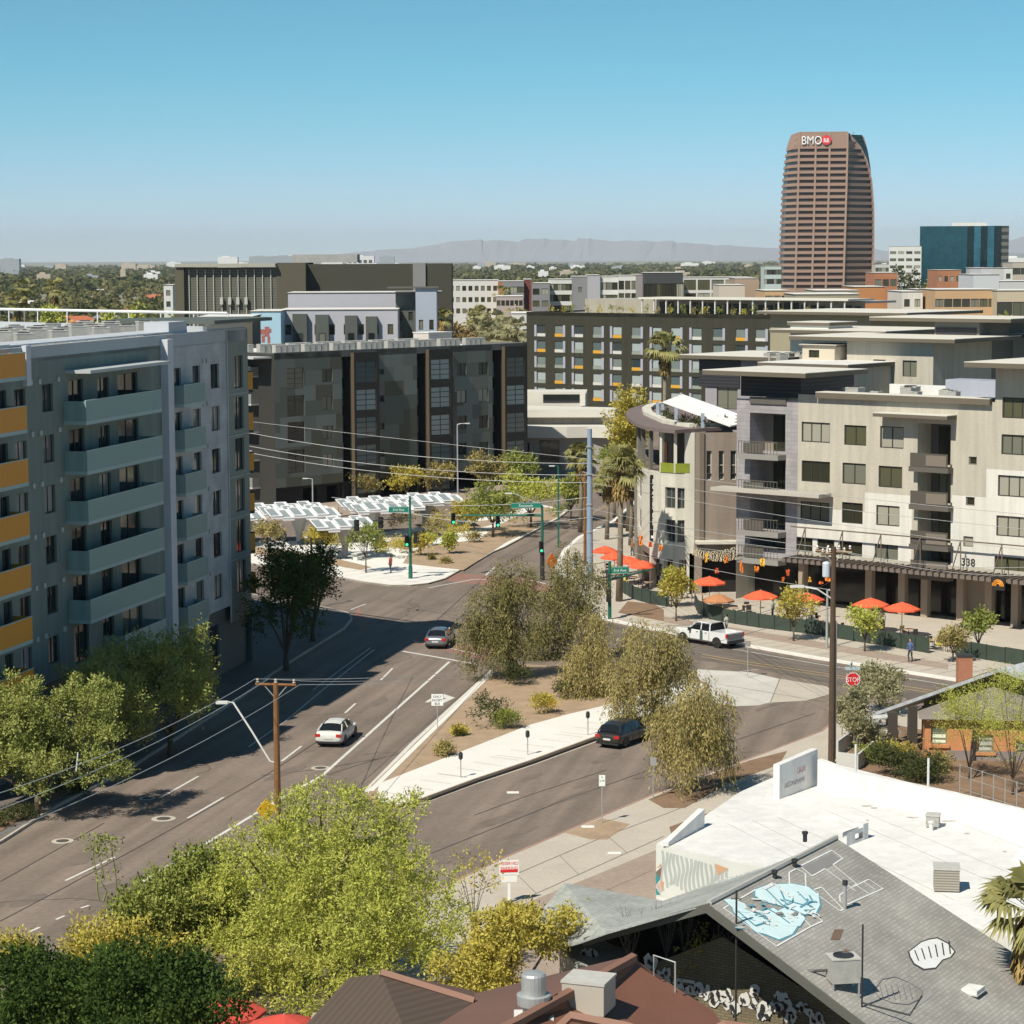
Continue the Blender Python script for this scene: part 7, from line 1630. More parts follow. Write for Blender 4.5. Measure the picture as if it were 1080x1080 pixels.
# orange flags hanging on cords
mFl = mat('flag_orange', (.75, .22, .03), .9, .08, 2); mFl2 = mat('flag_red', (.6, .12, .03), .9, .08, 2); mFl3 = mat('flag_yellow', (.75, .45, .06), .9, .05)
for i, (px, py, w, h) in enumerate([(676, 570, 5, 12), (686, 574, 5, 6), (697, 578, 5, 6), (745, 588, 4, 12), (766, 590, 5, 10), (756, 602, 5, 6), (782, 598, 4, 14), (804, 593, 6, 10), (798, 600, 6, 7), (831, 604, 5, 8), (826, 611, 4, 6), (854, 611, 4, 5), (873, 610, 7, 6), (866, 615, 6, 4)]):
    Yd = 212 if px < 740 else 208-(px-740)*.06; x, y, z = atY(px, py, Yd); s = Yd/2500*.8
    b = MB(); n_ = 4; R = random.Random(i); rows = [[(x+(j/n_-.5)*w*s, y+.12*math.sin(j*2+k+i), z+h*s*(.5-k/4)+R.uniform(-.08, .08)) for j in range(n_+1)] for k in range(5)]
    for k in range(4):
        for j in range(n_): b.quad(rows[k+1][j], rows[k+1][j+1], rows[k][j+1], rows[k][j])
    for k in range(4): b.quad(*[(a_, b_+.02, c_) for a_, b_, c_ in (rows[k][0], rows[k][n_], rows[k+1][n_], rows[k+1][0])])
    tag(b.build('hanging_flag', (mFl, mFl2, mFl, mFl3)[i % 4], None, (x, y, z)), 'small bright cloth flag hanging from the cords above the cafe', 'flag', 'bright flags above the cafe')
t = thing('string_lights', 'curtain of tiny pale bulbs strung above the terrace beside the curved building', 'string lights', (*atY(750, 580, 214)[:2], 4)); b = MB(); R = random.Random(31); bb2 = MB()
for k in range(9):
    a, c = atY(731, 578+k*.8, 215-k*.7), atY(777, 576+k*1.6, 213-k*.9); pts = [tuple(a[j]+(c[j]-a[j])*u/10-(.35*math.sin(math.pi*u/10) if j == 2 else 0) for j in range(3)) for u in range(11)]; b.tube(pts, .012, 3)
    for u in range(22): f_ = u/21+R.uniform(-.02, .02); p = [a[j]+(c[j]-a[j])*f_ for j in range(3)]; p[2] -= .35*math.sin(math.pi*min(1, max(0, f_)))+.06; bb2.lathe(tuple(p), [(.02, -.06), (.055, 0), (.03, .06)], 5)
b.build('cord', DARKM, t); bb2.build('bulbs', mat('bulb_cream', (.72, .62, .42), .4, 0), t)

# ---------------- plaza shade structures ----------------
mFun = mat('funnel_steel', (.40, .39, .37), .6, .12, 1.2); mLou = mat('canopy_white', (.72, .72, .74), .5, .05); mLg2 = mat('canopy_glass', (.30, .34, .33), .25, .1, 2)
def funnel(label, px, yb, yt, cells, cw, cd, rz, r0=.35, r1=1.5):
    x, y = G(px, yb, .15); H = (yb-yt)*y/2500; t = proto('shade_structure', label, 'shade canopy')
    b = MB(); b.lathe((0, 0, 0), [(r0, 0), (r0, .2), (r0*1.25, H*.4), (r1, H-.1)], 4); b.build('funnel_column', mFun, t)
    fr_, gl = MB(), MB()
    for (i, j) in cells:
        x0_, y0_ = i*cw, j*cd; z0_ = H+.22*(i % 2)+.1*(j % 2); zz = z0_+.55
        A1_, B1_, C1_, D1_ = (x0_, y0_, z0_), (x0_+cw, y0_, z0_), (x0_+cw, y0_+cd, zz), (x0_, y0_+cd, zz)
        for a, c in ((A1_, B1_), (B1_, C1_), (C1_, D1_), (D1_, A1_)): fr_.tube([a, c], .07, 4)
        fr_.add([(x0_, y0_, z0_+.05), (x0_+cw, y0_, z0_+.05), (x0_+cw, y0_, z0_-.32), (x0_, y0_, z0_-.32)], [(3, 2, 1, 0)])
        gl.add([(x0_+.08, y0_+.08, z0_+.04), (x0_+cw*.74, y0_+.08, z0_+.04), (x0_+cw*.74, y0_+cd-.08, zz-.02), (x0_+.08, y0_+cd-.08, zz-.02)], [(0, 1, 2, 3)])
        fr_.add([(x0_+cw*.74, y0_, z0_+.03), (x0_+cw, y0_, z0_+.05), (x0_+cw, y0_+cd, zz), (x0_+cw*.74, y0_+cd, zz-.02)], [(0, 1, 2, 3)])
    fr_.build('canopy_frame', mLou, t); gl.build('canopy_glass', mLg2, t); return put(t, x, y, .15, rz)
rzp = .35
funnel('shade canopy with funnel column, second from the left on the plaza', 316, 573, 543, [(i, j) for i in range(-3, 3) for j in range(-1, 2)], 1.3, 2.9, rzp, .35, 1.1)
funnel('shade canopy with funnel column, partly hidden by the left apartment building', 262, 575, 546, [(i, j) for i in range(-2, 1) for j in range(-1, 2)], 1.3, 2.9, rzp, .35, 1.1)
funnel('smaller shade canopy with funnel column, in the middle and nearest the crossing', 364, 588, 555, [(i, j) for i in range(-3, 2) for j in range(-1, 1) if (i, j) != (-3, 0)], 1.25, 2.7, rzp, .3, .95)
funnel('shade canopy with funnel column behind the middle one', 393.5, 566, 537, [(i, j) for i in range(-2, 4) for j in range(-1, 2)], 1.3, 3.0, rzp, .35, 1.1)
funnel('shade canopy with funnel column, rightmost on the plaza behind the signal mast', 449, 556, 529, [(i, j) for i in range(-2, 3) for j in range(-1, 1)], 1.3, 2.9, rzp, .35, 1.1)
for i, (px, py, l) in enumerate(((346, 583, 'white picnic table beside the middle funnel column, left one'), (356, 586, 'white picnic table at the foot of the middle funnel column'), (379, 590, 'white bench right of the middle funnel column'), (284, 580, 'white bench by the left plaza tree'), (327, 573, 'dark bench under the second canopy'))):
    t = proto('bench', l, 'bench'); m = mWh if i != 4 else DARKM; MB().box(-1.1, 1.1, -.3, .3, .66, .74).build('table_top', m, t)
    for sy in (-.62, .62): MB().box(-1.1, 1.1, sy-.14, sy+.14, .4, .45).build('seat', m, t)
    b = MB()
    for sx in (-.8, .8): b.box(sx-.04, sx+.04, -.7, .7, .34, .397); b.box(sx-.04, sx+.04, -.25, .25, 0, .66)
    b.build('legs', m, t); put(t, *G(px, py, .15), .15, .5+i*.3)
for px, py, w, h, l in ((422, 575, 20, 8, 'low tan seat wall on the plaza beside the gold shrub'), (350, 542, 14, 8, 'small cream kiosk box behind the plaza canopies')):
    x, y = G(px, py, .15); s = y/2500; tag(MB().box(-w*s/2, w*s/2, -.4, .4, 0, h*s).build('seat_wall' if h == 8 and w == 20 else 'kiosk', mat('wall_tan', (.5, .38, .26), .9, .05), None, (0, 0, 0)), l, 'wall' if w == 20 else 'kiosk').location = (x, y, .15)

# ---------------- poles, signals, signs ----------------
mGr = mat('signal_green', (.01, .12, .085), .5, .05); mSG = mat('street_sign_green', (.01, .20, .14), .5, 0); mWood = mat('pole_wood', (.20, .095, .035), .95, .2, 3, .3); mWood2 = mat('pole_wood_dark', (.085, .055, .035), .95, .2, 3, .3)
def emis(name, c, s):
    if name in MATS: return MATS[name]
    m = mat(name, c, .4, 0); b = m.node_tree.nodes['Principled BSDF']; b.inputs['Emission Color'].default_value = (*c, 1); b.inputs['Emission Strength'].default_value = s; return m
LGRN = emis('lamp_green', (.05, .9, .4), 1.6); LOFF = mat('lamp_off', (.03, .03, .03), .4, 0)
def signal_head(par, p, rz, lit=True, name='signal_head', ln=0):
    h = bpy.data.objects.new(name, MB().box(-.2, .2, -.14, .14, -.55, .55).mesh(name, mat('signal_black', (.012, .012, .012), .5, 0))); COL.objects.link(h); h.parent = par; h.location = p; h.rotation_euler = (0, 0, rz); ORG[h.name] = (0, 0, 0)
    v = MB()
    for k, zz in enumerate((.34, 0, -.34)):
        v.tube([(0, -.141, zz), (0, -.32, zz)], .15, 10, 0, False)
    vz = bpy.data.objects.new('visor', v.mesh('visor', mat('signal_black', (0, 0, 0), .5))); COL.objects.link(vz); vz.parent = h
    l = MB()
    for k, zz in enumerate((.34, 0, -.34)):
        n = 10; l.add([(.13*math.cos(6.2832*i/n), -.15, zz+.13*math.sin(6.2832*i/n)) for i in range(n)], [tuple(range(n))], 1 if (lit and k == 2) else 0)
    lo = bpy.data.objects.new('lamps', l.mesh('lamps', [LOFF, LGRN])); COL.objects.link(lo); lo.parent = h
    return h
def blade(par, p, rz, txt, w=2.3, hgt=.62, m=None, tm=None, size=.34, name='street_sign', sub=None):
    b = MB().box(0, w, -.03, .03, 0, hgt); o = bpy.data.objects.new(name, b.mesh(name, m or mSG)); COL.objects.link(o); o.parent = par; o.location = p; o.rotation_euler = (0, 0, rz); ORG[o.name] = (0, 0, 0)
    fr_ = MB(); e_ = .03; fr_.box(.02, w-.02, -.04, -.031, .02, .02+e_); fr_.box(.02, w-.02, -.04, -.031, hgt-.05, hgt-.02); ff = bpy.data.objects.new('sign_border', fr_.mesh('sign_border', mWh)); COL.objects.link(ff); ff.parent = o
    if txt:
        me = text_mesh(txt, size, .006, tm or mSignW); q = bpy.data.objects.new('sign_letters', me); COL.objects.link(q); q.parent = o
        tw_ = max(v.co.x for v in me.vertices)-min(v.co.x for v in me.vertices); k = min(1, (w-.2)/tw_); q.scale = (k, 1, 1); q.location = ((w-tw_*k)/2-min(v.co.x for v in me.vertices)*k, -.045, (hgt-size*.7)/2)
    return o
# mast on the median corner with long arm over the junction
def pxm(px, py, Y, o): p = atY(px, py, Y); return (p[0]-o[0], p[1]-o[1], p[2]-o[2])
x, y = G(572, 611, .1); t = proto('traffic_signal', 'green signal mast with a long arm over the junction, next to the orange diamond', 'traffic signal'); o_ = (x, y, .1); Hm = (611-532)*y/2500
MB().tube([(0, 0, 0), (0, 0, Hm)], [.17, .12], 10).build('mast', mGr, t); MB().tube([(0, 0, 0), (0, 0, 2.6)], [.24, .22], 10).build('base_sleeve', DARKM, t)
arm_e = pxm(487, 543.5, y+4, o_); MB().tube([(0, 0, Hm-.95), (arm_e[0]*.5, arm_e[1]*.5, (Hm-.95+arm_e[2])/2), (arm_e[0], arm_e[1], arm_e[2])], [.13, .1, .07], 8).build('mast_arm', mGr, t)
MB().tube([(0, 0, Hm), (-2.6, .3, Hm+1.1), (-3.0, .3, Hm+1.15)], .05, 6).build('lamp_arm', METAL, t); MB().box(-3.6, -2.9, .2, .45, Hm+1.1, Hm+1.22).build('lamp_head', mWh, t)
for px, py in ((525, 550), (478, 547)): 
    p = pxm(px, py, y+2.5, o_); signal_head(t, p, .15)
signal_head(t, (-.1, -.25, Hm*.36+.6), .15)
blade(t, (pxm(539, 542, y, o_)[0], -.3, Hm-.05-.2), .05, 'Roosevelt', 2.9, .55); put(t, x, y, .1)
# mast on the plaza corner
x, y = G(433, 610, .15); t = proto('traffic_signal', 'green signal mast on the plaza corner with two short arms', 'traffic signal'); o_ = (x, y, .15); Hm = (610-522)*y/2500
MB().tube([(0, 0, 0), (0, 0, Hm)], [.16, .11], 10).build('mast', mGr, t); MB().tube([(0, 0, 0), (0, 0, 1.2)], [.21, .2], 10).build('base_sleeve', mGr, t)
MB().tube([(0, 0, Hm*.74), (-3.6, .2, Hm*.7)], [.08, .05], 7).build('mast_arm', DARKM, t)
for px, py, lit in ((376, 554, False), (401.5, 551, False)): signal_head(t, pxm(px, py, y+.5, o_), 2.6, False)
signal_head(t, pxm(429, 570.5, y-.3, o_), .1); signal_head(t, pxm(438, 567, y-.2, o_), 1.4, False)
blade(t, (-2.05, -.1, Hm*.80), .02, '3rd Ave', 1.9, .6); put(t, x, y, .15)
# mast at right corner
x, y = G(643, 653, .15); t = proto('traffic_signal', 'green signal post at the cafe corner with an arm towards the curved building', 'traffic signal'); o_ = (x, y, .15); Hm = (653-591)*y/2500
MB().tube([(0, 0, 0), (0, 0, Hm)], [.17, .13], 10).build('mast', mGr, t)
p = pxm(691, 599.5, y+6, o_); MB().tube([(0, 0, Hm*.68), p], [.11, .07], 8).build('mast_arm', mGr, t); MB().box(-.32, -.17, -.3, .3, Hm*.5, Hm*.5+1.6).build('control_box', DARKM, t)
b = MB(); b.tube([(.15, -.3, 1.9), (.3, -.3, 2.2), (.15, -.3, 2.5), (.0, -.3, 2.2), (.15, -.3, 1.9)], .03, 4); b.build('bracket', METAL, t)
signal_head(t, (p[0]+.3, p[1], p[2]-.1), 2.4, False); signal_head(t, (-.1, -.35, Hm*.42), 3.0, False)
blade(t, (.15, -.2, Hm-1.05), .1, '3rd Ave', 1.45, .62); put(t, x, y, .15)
def street_light(label, px, yb, yt, arm, m=METAL, z=.1, r=.08, hl=.6, r2=None):
    x, y = G(px, yb, z); H = (yb-yt)*y/2500; t = proto('street_lamp', label, 'street lamp'); MB().tube([(0, 0, 0), (0, 0, H)], [r*1.3, r], 8).build('pole', m, t)
    MB().tube([(0, 0, H), (arm*.5, 0, H+abs(arm)*.12), (arm, 0, H+abs(arm)*.15)], [r*.6, r*.5, r*.45], 6).build('lamp_arm', m, t); s = 1 if arm > 0 else -1
    MB().box(min(arm, arm+s*hl), max(arm, arm+s*hl), -.12, .12, H+abs(arm)*.15-.06, H+abs(arm)*.15+.05).build('lamp_head', mWh, t); return put(t, x, y, z)
street_light('tall thin grey street lamp in front of the patchwork building', 483, 545, 447, .9)
street_light('green street lamp pole between the signal mast and the steel pole', 589, 577, 491, -.4, mGr)
street_light('short grey street lamp left of the gold tree before the patchwork building', 330, 540, 505, -.6)
street_light('dark lamp post standing in the shade of the street trees near the plaza', 329, 640, 566, -.3, DARKM, hl=.3)
street_light('small grey pole beside the cafe pavement, left of the dark wooden pole', 872, 683, 621, .1, METAL, .15, hl=.1)
# steel transmission pole
x, y = G(622, 612, .1); PS = (x, y, (612-450)*y/2500)
t = proto('utility_pole', 'tall smooth blue-grey steel utility pole rising above the median trees', 'utility pole'); b = MB(); b.tube([(0, 0, 0), (0, 0, PS[2])], [.34, .22], 12); b.build('pole', mat('steel_blue', (.24, .32, .42), .45, .06), t)
b = MB()
for k in (.32, .5, .7, .88): b.lathe((0, 0, PS[2]*k), [(.36, 0), (.36, .12)], 12)
b.build('bands', METAL, t); b = MB()
for k in (.56, .5, .44): b.tube([(-.25, 0, PS[2]*k+4), (-.7, -.1, PS[2]*k+4.1)], .06, 5)
b.build('insulator', METAL, t); put(t, x, y, .05)
x2_, y2_ = G(617, 597, .1); t = proto('utility_pole', 'thin brown wooden pole right behind the blue-grey steel pole', 'utility pole'); MB().tube([(0, 0, 0), (0, 0, 9.5)], [.16, .12], 8).build('pole', mWood, t); put(t, x2_, y2_, .05)
# wooden poles
def crossarm(t, z, w, rz, ins=4, m=None, dz=0.0):
    b = MB(); c, s = math.cos(rz), math.sin(rz); b.tube([(-w/2*c, -w/2*s, z), (w/2*c, w/2*s, z+dz)], .085, 4); o = b.build('crossarm', m or mWood, t)
    i_ = MB()
    for k in range(ins):
        u = -w/2+.12+(w-.24)*k/(ins-1); i_.lathe((u*c, u*s, z+.08), [(.05, 0), (.1, .06), (.05, .12), (.09, .18), (.04, .26)], 8)
    i_.build('insulators', mat('porcelain', (.42, .36, .30), .3, .1), t)
    br = MB(); br.tube([(-w*.28*c, -w*.28*s, z-.05), (0, 0, z-.8)], .03, 4); br.tube([(w*.28*c, w*.28*s, z-.05), (0, 0, z-.8)], .03, 4); br.build('brace', METAL, t)
x, y = G(293, 866, .1); HW = (866-715)*y/2500; PW = (x, y, HW)
t = proto('utility_pole', 'brown wooden utility pole with one crossarm standing on the left road side', 'utility pole'); MB().tube([(0, 0, -.1), (0, 0, HW)], [.2, .15], 9).build('pole', mWood, t); crossarm(t, HW-.12, 2.3, -.15, 3); put(t, x, y, .1)
# white lamp arm fixed to this pole
p1 = pxm(285, 803, y, (x, y, .1)); p2 = pxm(246, 741, y+.6, (x, y, .1)); 
MB().tube([(0, 0, p1[2]-.1), (p1[0], p1[1], p1[2]), ((p1[0]+p2[0])/2-.0, (p1[1]+p2[1])/2, (p1[2]+p2[2])/2+.05), (p2[0], p2[1], p2[2]), (p2[0]-.35, p2[1], p2[2]+.03)], .055, 6).build('lamp_arm', mWh, t); MB().box(p2[0]-.95, p2[0]-.3, p2[1]-.15, p2[1]+.15, p2[2]-.06, p2[2]+.08).build('lamp_head', mWh, t)
t = proto('warning_sign', 'yellow diamond sign seen edge-on among the leaves at the foot of the wooden pole', 'sign'); b = MB(); b.add([(0, -.02, 2.0), (.55, -.02, 2.6), (0, -.02, 3.2), (-.55, -.02, 2.6), (0, .02, 2.0), (.55, .02, 2.6), (0, .02, 3.2), (-.55, .02, 2.6)], [(0, 1, 2, 3), (7, 6, 5, 4), (0, 4, 5, 1), (1, 5, 6, 2), (2, 6, 7, 3), (3, 7, 4, 0)]); b.build('sign_plate', mat('sign_yellow', (.8, .45, .01), .5, 0), t); MB().tube([(0, .04, 0), (0, .04, 3.0)], .035, 6).build('post', METAL, t)
xx_, yy_ = G(281, 856, 2.6); put(t, xx_, yy_, .1, .5)
x, y = G(877, 806, .15); HR = (806-571)*y/2500; PR = (x, y, HR)
t = proto('utility_pole', 'tall dark wooden utility pole with crossarms and a transformer, by the patio', 'utility pole'); MB().tube([(0, 0, -.1), (0, 0, HR)], [.22, .15], 9).build('pole', mWood2, t)
crossarm(t, HR-.25, 2.2, -.1, 4, mat('crossarm_old', (.26, .18, .11), .95, .2, 3), -.1); crossarm(t, HR-.42, 1.7, .35, 4, mat('crossarm_old', (.26, .18, .11)))
MB().tube([(.22, .02, .3), (.22, .02, HR*.66)], .05, 6).build('conduit', METAL, t)
p1 = pxm(878, 632, y, (x, y, .15)); p2 = pxm(848, 619, y+.4, (x, y, .15)); MB().tube([p1, ((p1[0]*.45+p2[0]*.55), p1[1], p1[2]+.62), p2], .05, 6).build('lamp_arm', mWh, t); MB().box(p2[0]-.85, p2[0], p2[1]-.14, p2[1]+.14, p2[2]-.04, p2[2]+.1).build('lamp_head', mWh, t)
p = pxm(871.5, 601, y, (x, y, .15)); MB().lathe((p[0], p[1], p[2]-.45), [(.2, 0), (.24, .05), (.24, .85), (.2, .92), (.05, .98)], 14).build('transformer', mat('transformer_pale', (.50, .54, .60), .5, .05), t)
p = pxm(872.5, 583, y, (x, y, .15)); MB().lathe((p[0], p[1], p[2]-.35), [(.05, 0), (.09, .1), (.06, .2), (.09, .3), (.04, .7)], 8).build('fuse', mWh, t); put(t, x, y, .15)
# ---------------- wires ----------------
mWire = mat('wire_pale', (.55, .55, .53), .4, 0, metal=.2); mWireD = mat('wire_dark', (.06, .06, .06), .6, 0)
def wire(label, a, c, sag=.6, r=.016, m=None, group=None, mid=None):
    a, c = Vector(a), Vector(c); pts = [a+(c-a)*u/24-Vector((0, 0, sag*4*(u/24)*(1-u/24))) for u in range(25)]
    o = MB().tube(pts, r, 4).build('power_line', m or mWire, None, tuple(a)); return tag(o, label, 'power line', group)
def W3(px, py, Y): return atY(px, py, Y)
hp_ = PW[1]
for i, (a, c) in enumerate((((269, 716), (-40, 849)), ((283, 716), (-40, 868)), ((316, 722), (-40, 895)))):
    wire('pale line from the left wooden pole down to the lower left, %s' % ('highest of three', 'middle of three', 'lowest of three')[i], W3(*a, hp_), W3(*c, 84), .5, .017)
for i, (a, c) in enumerate((((269, 716), (560, 700)), ((316, 722), (560, 703)), ((283, 716), (470, 709)))):
    wire('pale line from the left wooden pole to the median trees, %s' % ('upper', 'lower', 'short third one')[i], W3(*a, hp_), W3(*c, 190), .4, .018)
for i, (a, b_, s) in enumerate((((255, 443.5), (1000, 520), 1), ((255, 455), (625, 489), 0), ((255, 469), (625, 501), 0), ((255, 476), (625, 509), 0), ((350, 524.5), (625, 524), 0), ((350, 533), (625, 536), 0), ((430, 541), (625, 545), 0))):
    wire(('thin upper line', 'first pale line', 'second pale line', 'third pale line', 'fourth pale line', 'fifth pale line', 'lowest pale line')[i]+' running left from the blue-grey steel pole', W3(*a, 262), W3(*b_, PS[1]), .9 if not s else .3, .03 if not s else .018)
for i, (a, c) in enumerate((((622, 489), (1120, 546)), ((622, 500), (1120, 562)), ((622, 509), (1120, 585)), ((622, 536), (873, 578)), ((622, 545), (868, 583)), ((622, 560), (866, 590)), ((622, 571), (875, 622)))):
    wire('pale line crossing in front of the curved building, %s' % ('highest', 'second highest', 'third highest', 'in the middle', 'third lowest', 'second lowest', 'lowest')[i], W3(*a, PS[1]), W3(*c, 150 if i < 3 else PR[1]), .3, .017)
for i, (a, c) in enumerate((((884, 580), (1120, 596)), ((893, 583), (1120, 606)), ((879, 640), (630, 700)), ((877, 628), (700, 660)), ((878, 612), (760, 655)))):
    wire(('line leaving the dark pole to the right, upper', 'line leaving the dark pole to the right, lower', 'cable slanting from the dark pole down over the pickup, left', 'cable slanting from the dark pole to the umbrellas, lower', 'cable slanting from the dark pole to the umbrellas, upper')[i], W3(*a, PR[1]), W3(*c, 120 if i < 2 else 190), .5, .014, mWireD if i > 1 else None)
x_, y_ = W3(80, 803, 104)[:2]; t = proto('wire_spreader', 'short pale spacer hanging across the left power lines', 'line spacer'); MB().tube([(0, 0, -.45), (.06, 0, .0), (.1, 0, .4)], .035, 5).build('rod', mWh, t); MB().lathe((.06, 0, 0), [(.05, -.05), (.05, .05)], 6).build('clamp', METAL, t); put(t, x_, y_, W3(80, 803, 104)[2])

# ---------------- signs and small street furniture ----------------
def post_sign(label, px, yb, yt, w, h, m, txt=(), z=.15, rz=0.0, tm=None, size=.14, name='road_sign', back=None):
    x, y = G(px, yb, z); H = (yb-yt)*y/2500; t = proto(name, label, 'sign'); MB().tube([(0, .035, 0), (0, .035, H-.02)], .03, 6).build('post', METAL, t); s = MB().box(-w/2, w/2, -.02, 0, H-h, H).build('sign_plate', m, t)
    for i, tx in enumerate(txt):
        me = text_mesh(tx, size, .004, tm or TRIMB); q = bpy.data.objects.new('sign_letters', me); COL.objects.link(q); q.parent = s; tw_ = max(v.co.x for v in me.vertices); k = min(1.0, (w-.06)/tw_); q.scale = (k, 1, 1); q.location = (-tw_*k/2, -.024, H-size*1.15*(i+1))
    return put(t, x, y, z, rz)
mRedS = mat('sign_red', (.62, .02, .025), .5, 0); mParkG = mat('text_green', (.02, .25, .1), .6, 0)
post_sign('white lane sign on a thin post at the median edge, above the white arrow', 461.5, 782, 730.5, .75, .75, mSignW, ('ONLY', 'EXCEPT', 'BUS'), size=.2)
post_sign('small parking sign on a post by the gravel patch', 635, 868, 815.5, .34, .62, mSignW, ('P', '2 HR'), size=.16, tm=mParkG)
post_sign('grey-backed sign on a post left of the weeping tree by the kerb', 689, 842, 797, .36, .5, mat('sign_back', (.3, .3, .3), .5, 0))
t = post_sign('white board sign with red writing on a white post near the shingled wing', 537, 952, 905, .95, .75, mSignW, ('RESERVED', 'PARKING'), size=.2, tm=mRedS, rz=.1)
MB().box(-.38, .38, -.02, 0, 1.02, 1.38).build('lower_plate', mSignW, t); MB().box(-.06, .06, .001, .1, 0, 2.0).build('white_post', mSignW, t); b = MB(); b.box(-.42, .42, -.03, -.024, 1.5, 1.64); b.build('red_band', mRedS, t)
t = proto('stop_sign', 'red octagonal stop sign with two street blades on top beside the dark wooden pole', 'stop sign'); x, y = G(899, 771, .15); H = (771-715)*y/2500
b = MB(); n = 8; ring = lambda r_, yy_: [(r_*math.cos(math.pi/8+i*math.pi/4), yy_, H+r_*math.sin(math.pi/8+i*math.pi/4)) for i in range(n)]
RS = .5; b.v += ring(RS, 0)+ring(RS, -.03); b.f += [tuple(range(n, 2*n)), tuple(range(n))[::-1]]+[(i, (i+1) % n, n+(i+1) % n, n+i) for i in range(n)]; b.m += [0]*(n+2); plate = b.build('sign_plate', mRedS, t)
b = MB(); o1, o2 = ring(RS*.99, -.034), ring(RS*.9, -.034)
for i in range(n): b.quad(o1[i], o1[(i+1) % n], o2[(i+1) % n], o2[i])
b.build('sign_border', mSignW, plate); me = text_mesh('STOP', .42, .004, mSignW); q = bpy.data.objects.new('sign_letters', me); COL.objects.link(q); q.parent = plate; tw_ = max(v.co.x for v in me.vertices); q.location = (-tw_/2*.86, -.04, H-.15); q.scale = (.86, 1, 1)
MB().tube([(0, .04, 0), (0, .04, H+.85)], .035, 6).build('post', METAL, t); blade(t, (-.55, 0, H+.62), .0, 'Roosevelt', 1.0, .2, mat('blade_blue', (.35, .5, .55), .5, 0), size=.13); blade(t, (-.2, -.1, H+.84), 1.3, '', .9, .2, mat('blade_blue', (.35, .5, .55))); put(t, x, y, .15)
t = proto('construction_sign', 'orange diamond construction sign seen at an angle next to the signal mast', 'sign'); MB().add([(0, -.02, 1.0), (.75, -.02, 1.85), (0, -.02, 2.7), (-.75, -.02, 1.85), (0, .02, 1.0), (.75, .02, 1.85), (0, .02, 2.7), (-.75, .02, 1.85)], [(0, 1, 2, 3), (7, 6, 5, 4), (0, 4, 5, 1), (1, 5, 6, 2), (2, 6, 7, 3), (3, 7, 4, 0)]).build('sign_plate', mat('sign_orange', (.85, .2, .02), .5, 0), t); MB().tube([(0, .05, 0), (0, .05, 2.5)], .04, 5).build('post', DARKM, t); put(t, *G(582, 612, .1), .1, .75)
def meter(px, py, label):
    x, y = G(px, py, .155); t = proto('parking_meter', label, 'parking meter', None); MB().tube([(0, 0, 0), (0, 0, 1.15)], .04, 6).build('post', METAL, t); MB().lathe((0, 0, 1.1), [(.08, 0), (.13, .08), (.13, .3), (.1, .42), (.03, .46)], 10).build('meter_head', DARKM, t); put(t, x, y, .155)
meter(486, 820, 'parking meter on the white median path, nearest the camera'); meter(556.5, 796, 'parking meter on the white median path, middle of three'); meter(620, 775, 'parking meter on the white median path beside the parked hatchback')
t = post_sign('small round-headed sign on a thin post behind the pickup tailgate', 788.5, 713, 675, .42, .42, mat('sign_greyish', (.28, .25, .24), .6, 0)); 
for px, py, yt, l in ((28, 852, 833, 'thin short post at the left pavement edge, left of two'), (41, 856, 806, 'thin dark sapling stake at the left pavement edge')):
    x, y = G(px, py, .15); H = (py-yt)*y/2500; t = MB().tube([(0, 0, 0), (.02, 0, H)], .04, 5).build('bollard_post', DARKM, None, (0, 0, 0)); tag(t, l, 'post'); t.location = (x, y, .15)
for px, py, l in ((60, 925, 'grey cabinet'),): pass
x, y = G(1038, 700, .15)

# ---------------- trees and plants ----------------
def TP(label, px, yb, yt, w, z=.15, **k):
    x, y, h, wm = at_px(px, yb, yt, w, z); return tree('tree', label, x, y, h, wm, z=z, **k)
R = random.Random(77)
# big foreground trees at the bottom
def near_tree(label, pxc, ytop, ybot, wpx, Y, **k):
    x = atY(pxc, 600, Y)[0]; ztop = atY(pxc, ytop, Y)[2]; w = wpx*Y/2500; zb = max(.5, atY(pxc, ybot, Y)[2]); return tree('tree', label, x, Y, ztop, w, z=0, base=zb/ztop, **k)
lb_ = []
for px, py, r in ((338, 852, 26), (300, 872, 30), (372, 872, 34), (418, 866, 28), (262, 905, 30), (310, 915, 40), (362, 915, 40), (412, 912, 34), (450, 935, 28), (240, 950, 30), (285, 962, 38), (335, 970, 42), (385, 965, 40), (432, 965, 36), (470, 975, 26), (232, 1000, 26), (262, 1010, 32), (305, 1015, 38), (352, 1020, 36), (400, 1012, 34), (440, 1005, 30), (290, 1045, 24), (330, 1050, 24), (250, 1035, 20)):
    Y_ = 99-(py-850)*.03+R.uniform(-1.2, 1.2)-3*math.cos((px-345)/120); p = atY(px, py, Y_); q_ = r*Y_/2500; lb_.append((p[0]-atY(338, 600, 99)[0], Y_-99, p[2], q_*1.05, q_*1.15, q_))
for px, py, r in ((300, 935, 58), (360, 940, 66), (420, 955, 52), (325, 1000, 56), (390, 1000, 52)):
    p = atY(px, py, 100.5); q_ = r*.04; lb_.append((p[0]-atY(338, 600, 99)[0], 1.5, p[2], q_, q_*.8, q_))
near_tree('big feathery yellow-green tree in the bottom foreground below the wooden pole', 338, 836, 1050, 285, 99, leafc='lime', n=105000, leaf=.14, k=20, seed=3, per=8, twig=.35, up=.3, d=8, aspect=.4, bark=BARK_P, inner=.3, lobes=lb_)
near_tree('smaller yellow-green tree between the big feathery tree and the shingled wing', 528, 952, 1060, 175, 88, leafc='gold', n=18000, leaf=.15, k=10, seed=5, per=6, twig=.35, size=(.24, .4), d=4.5, bark=BARK_P)
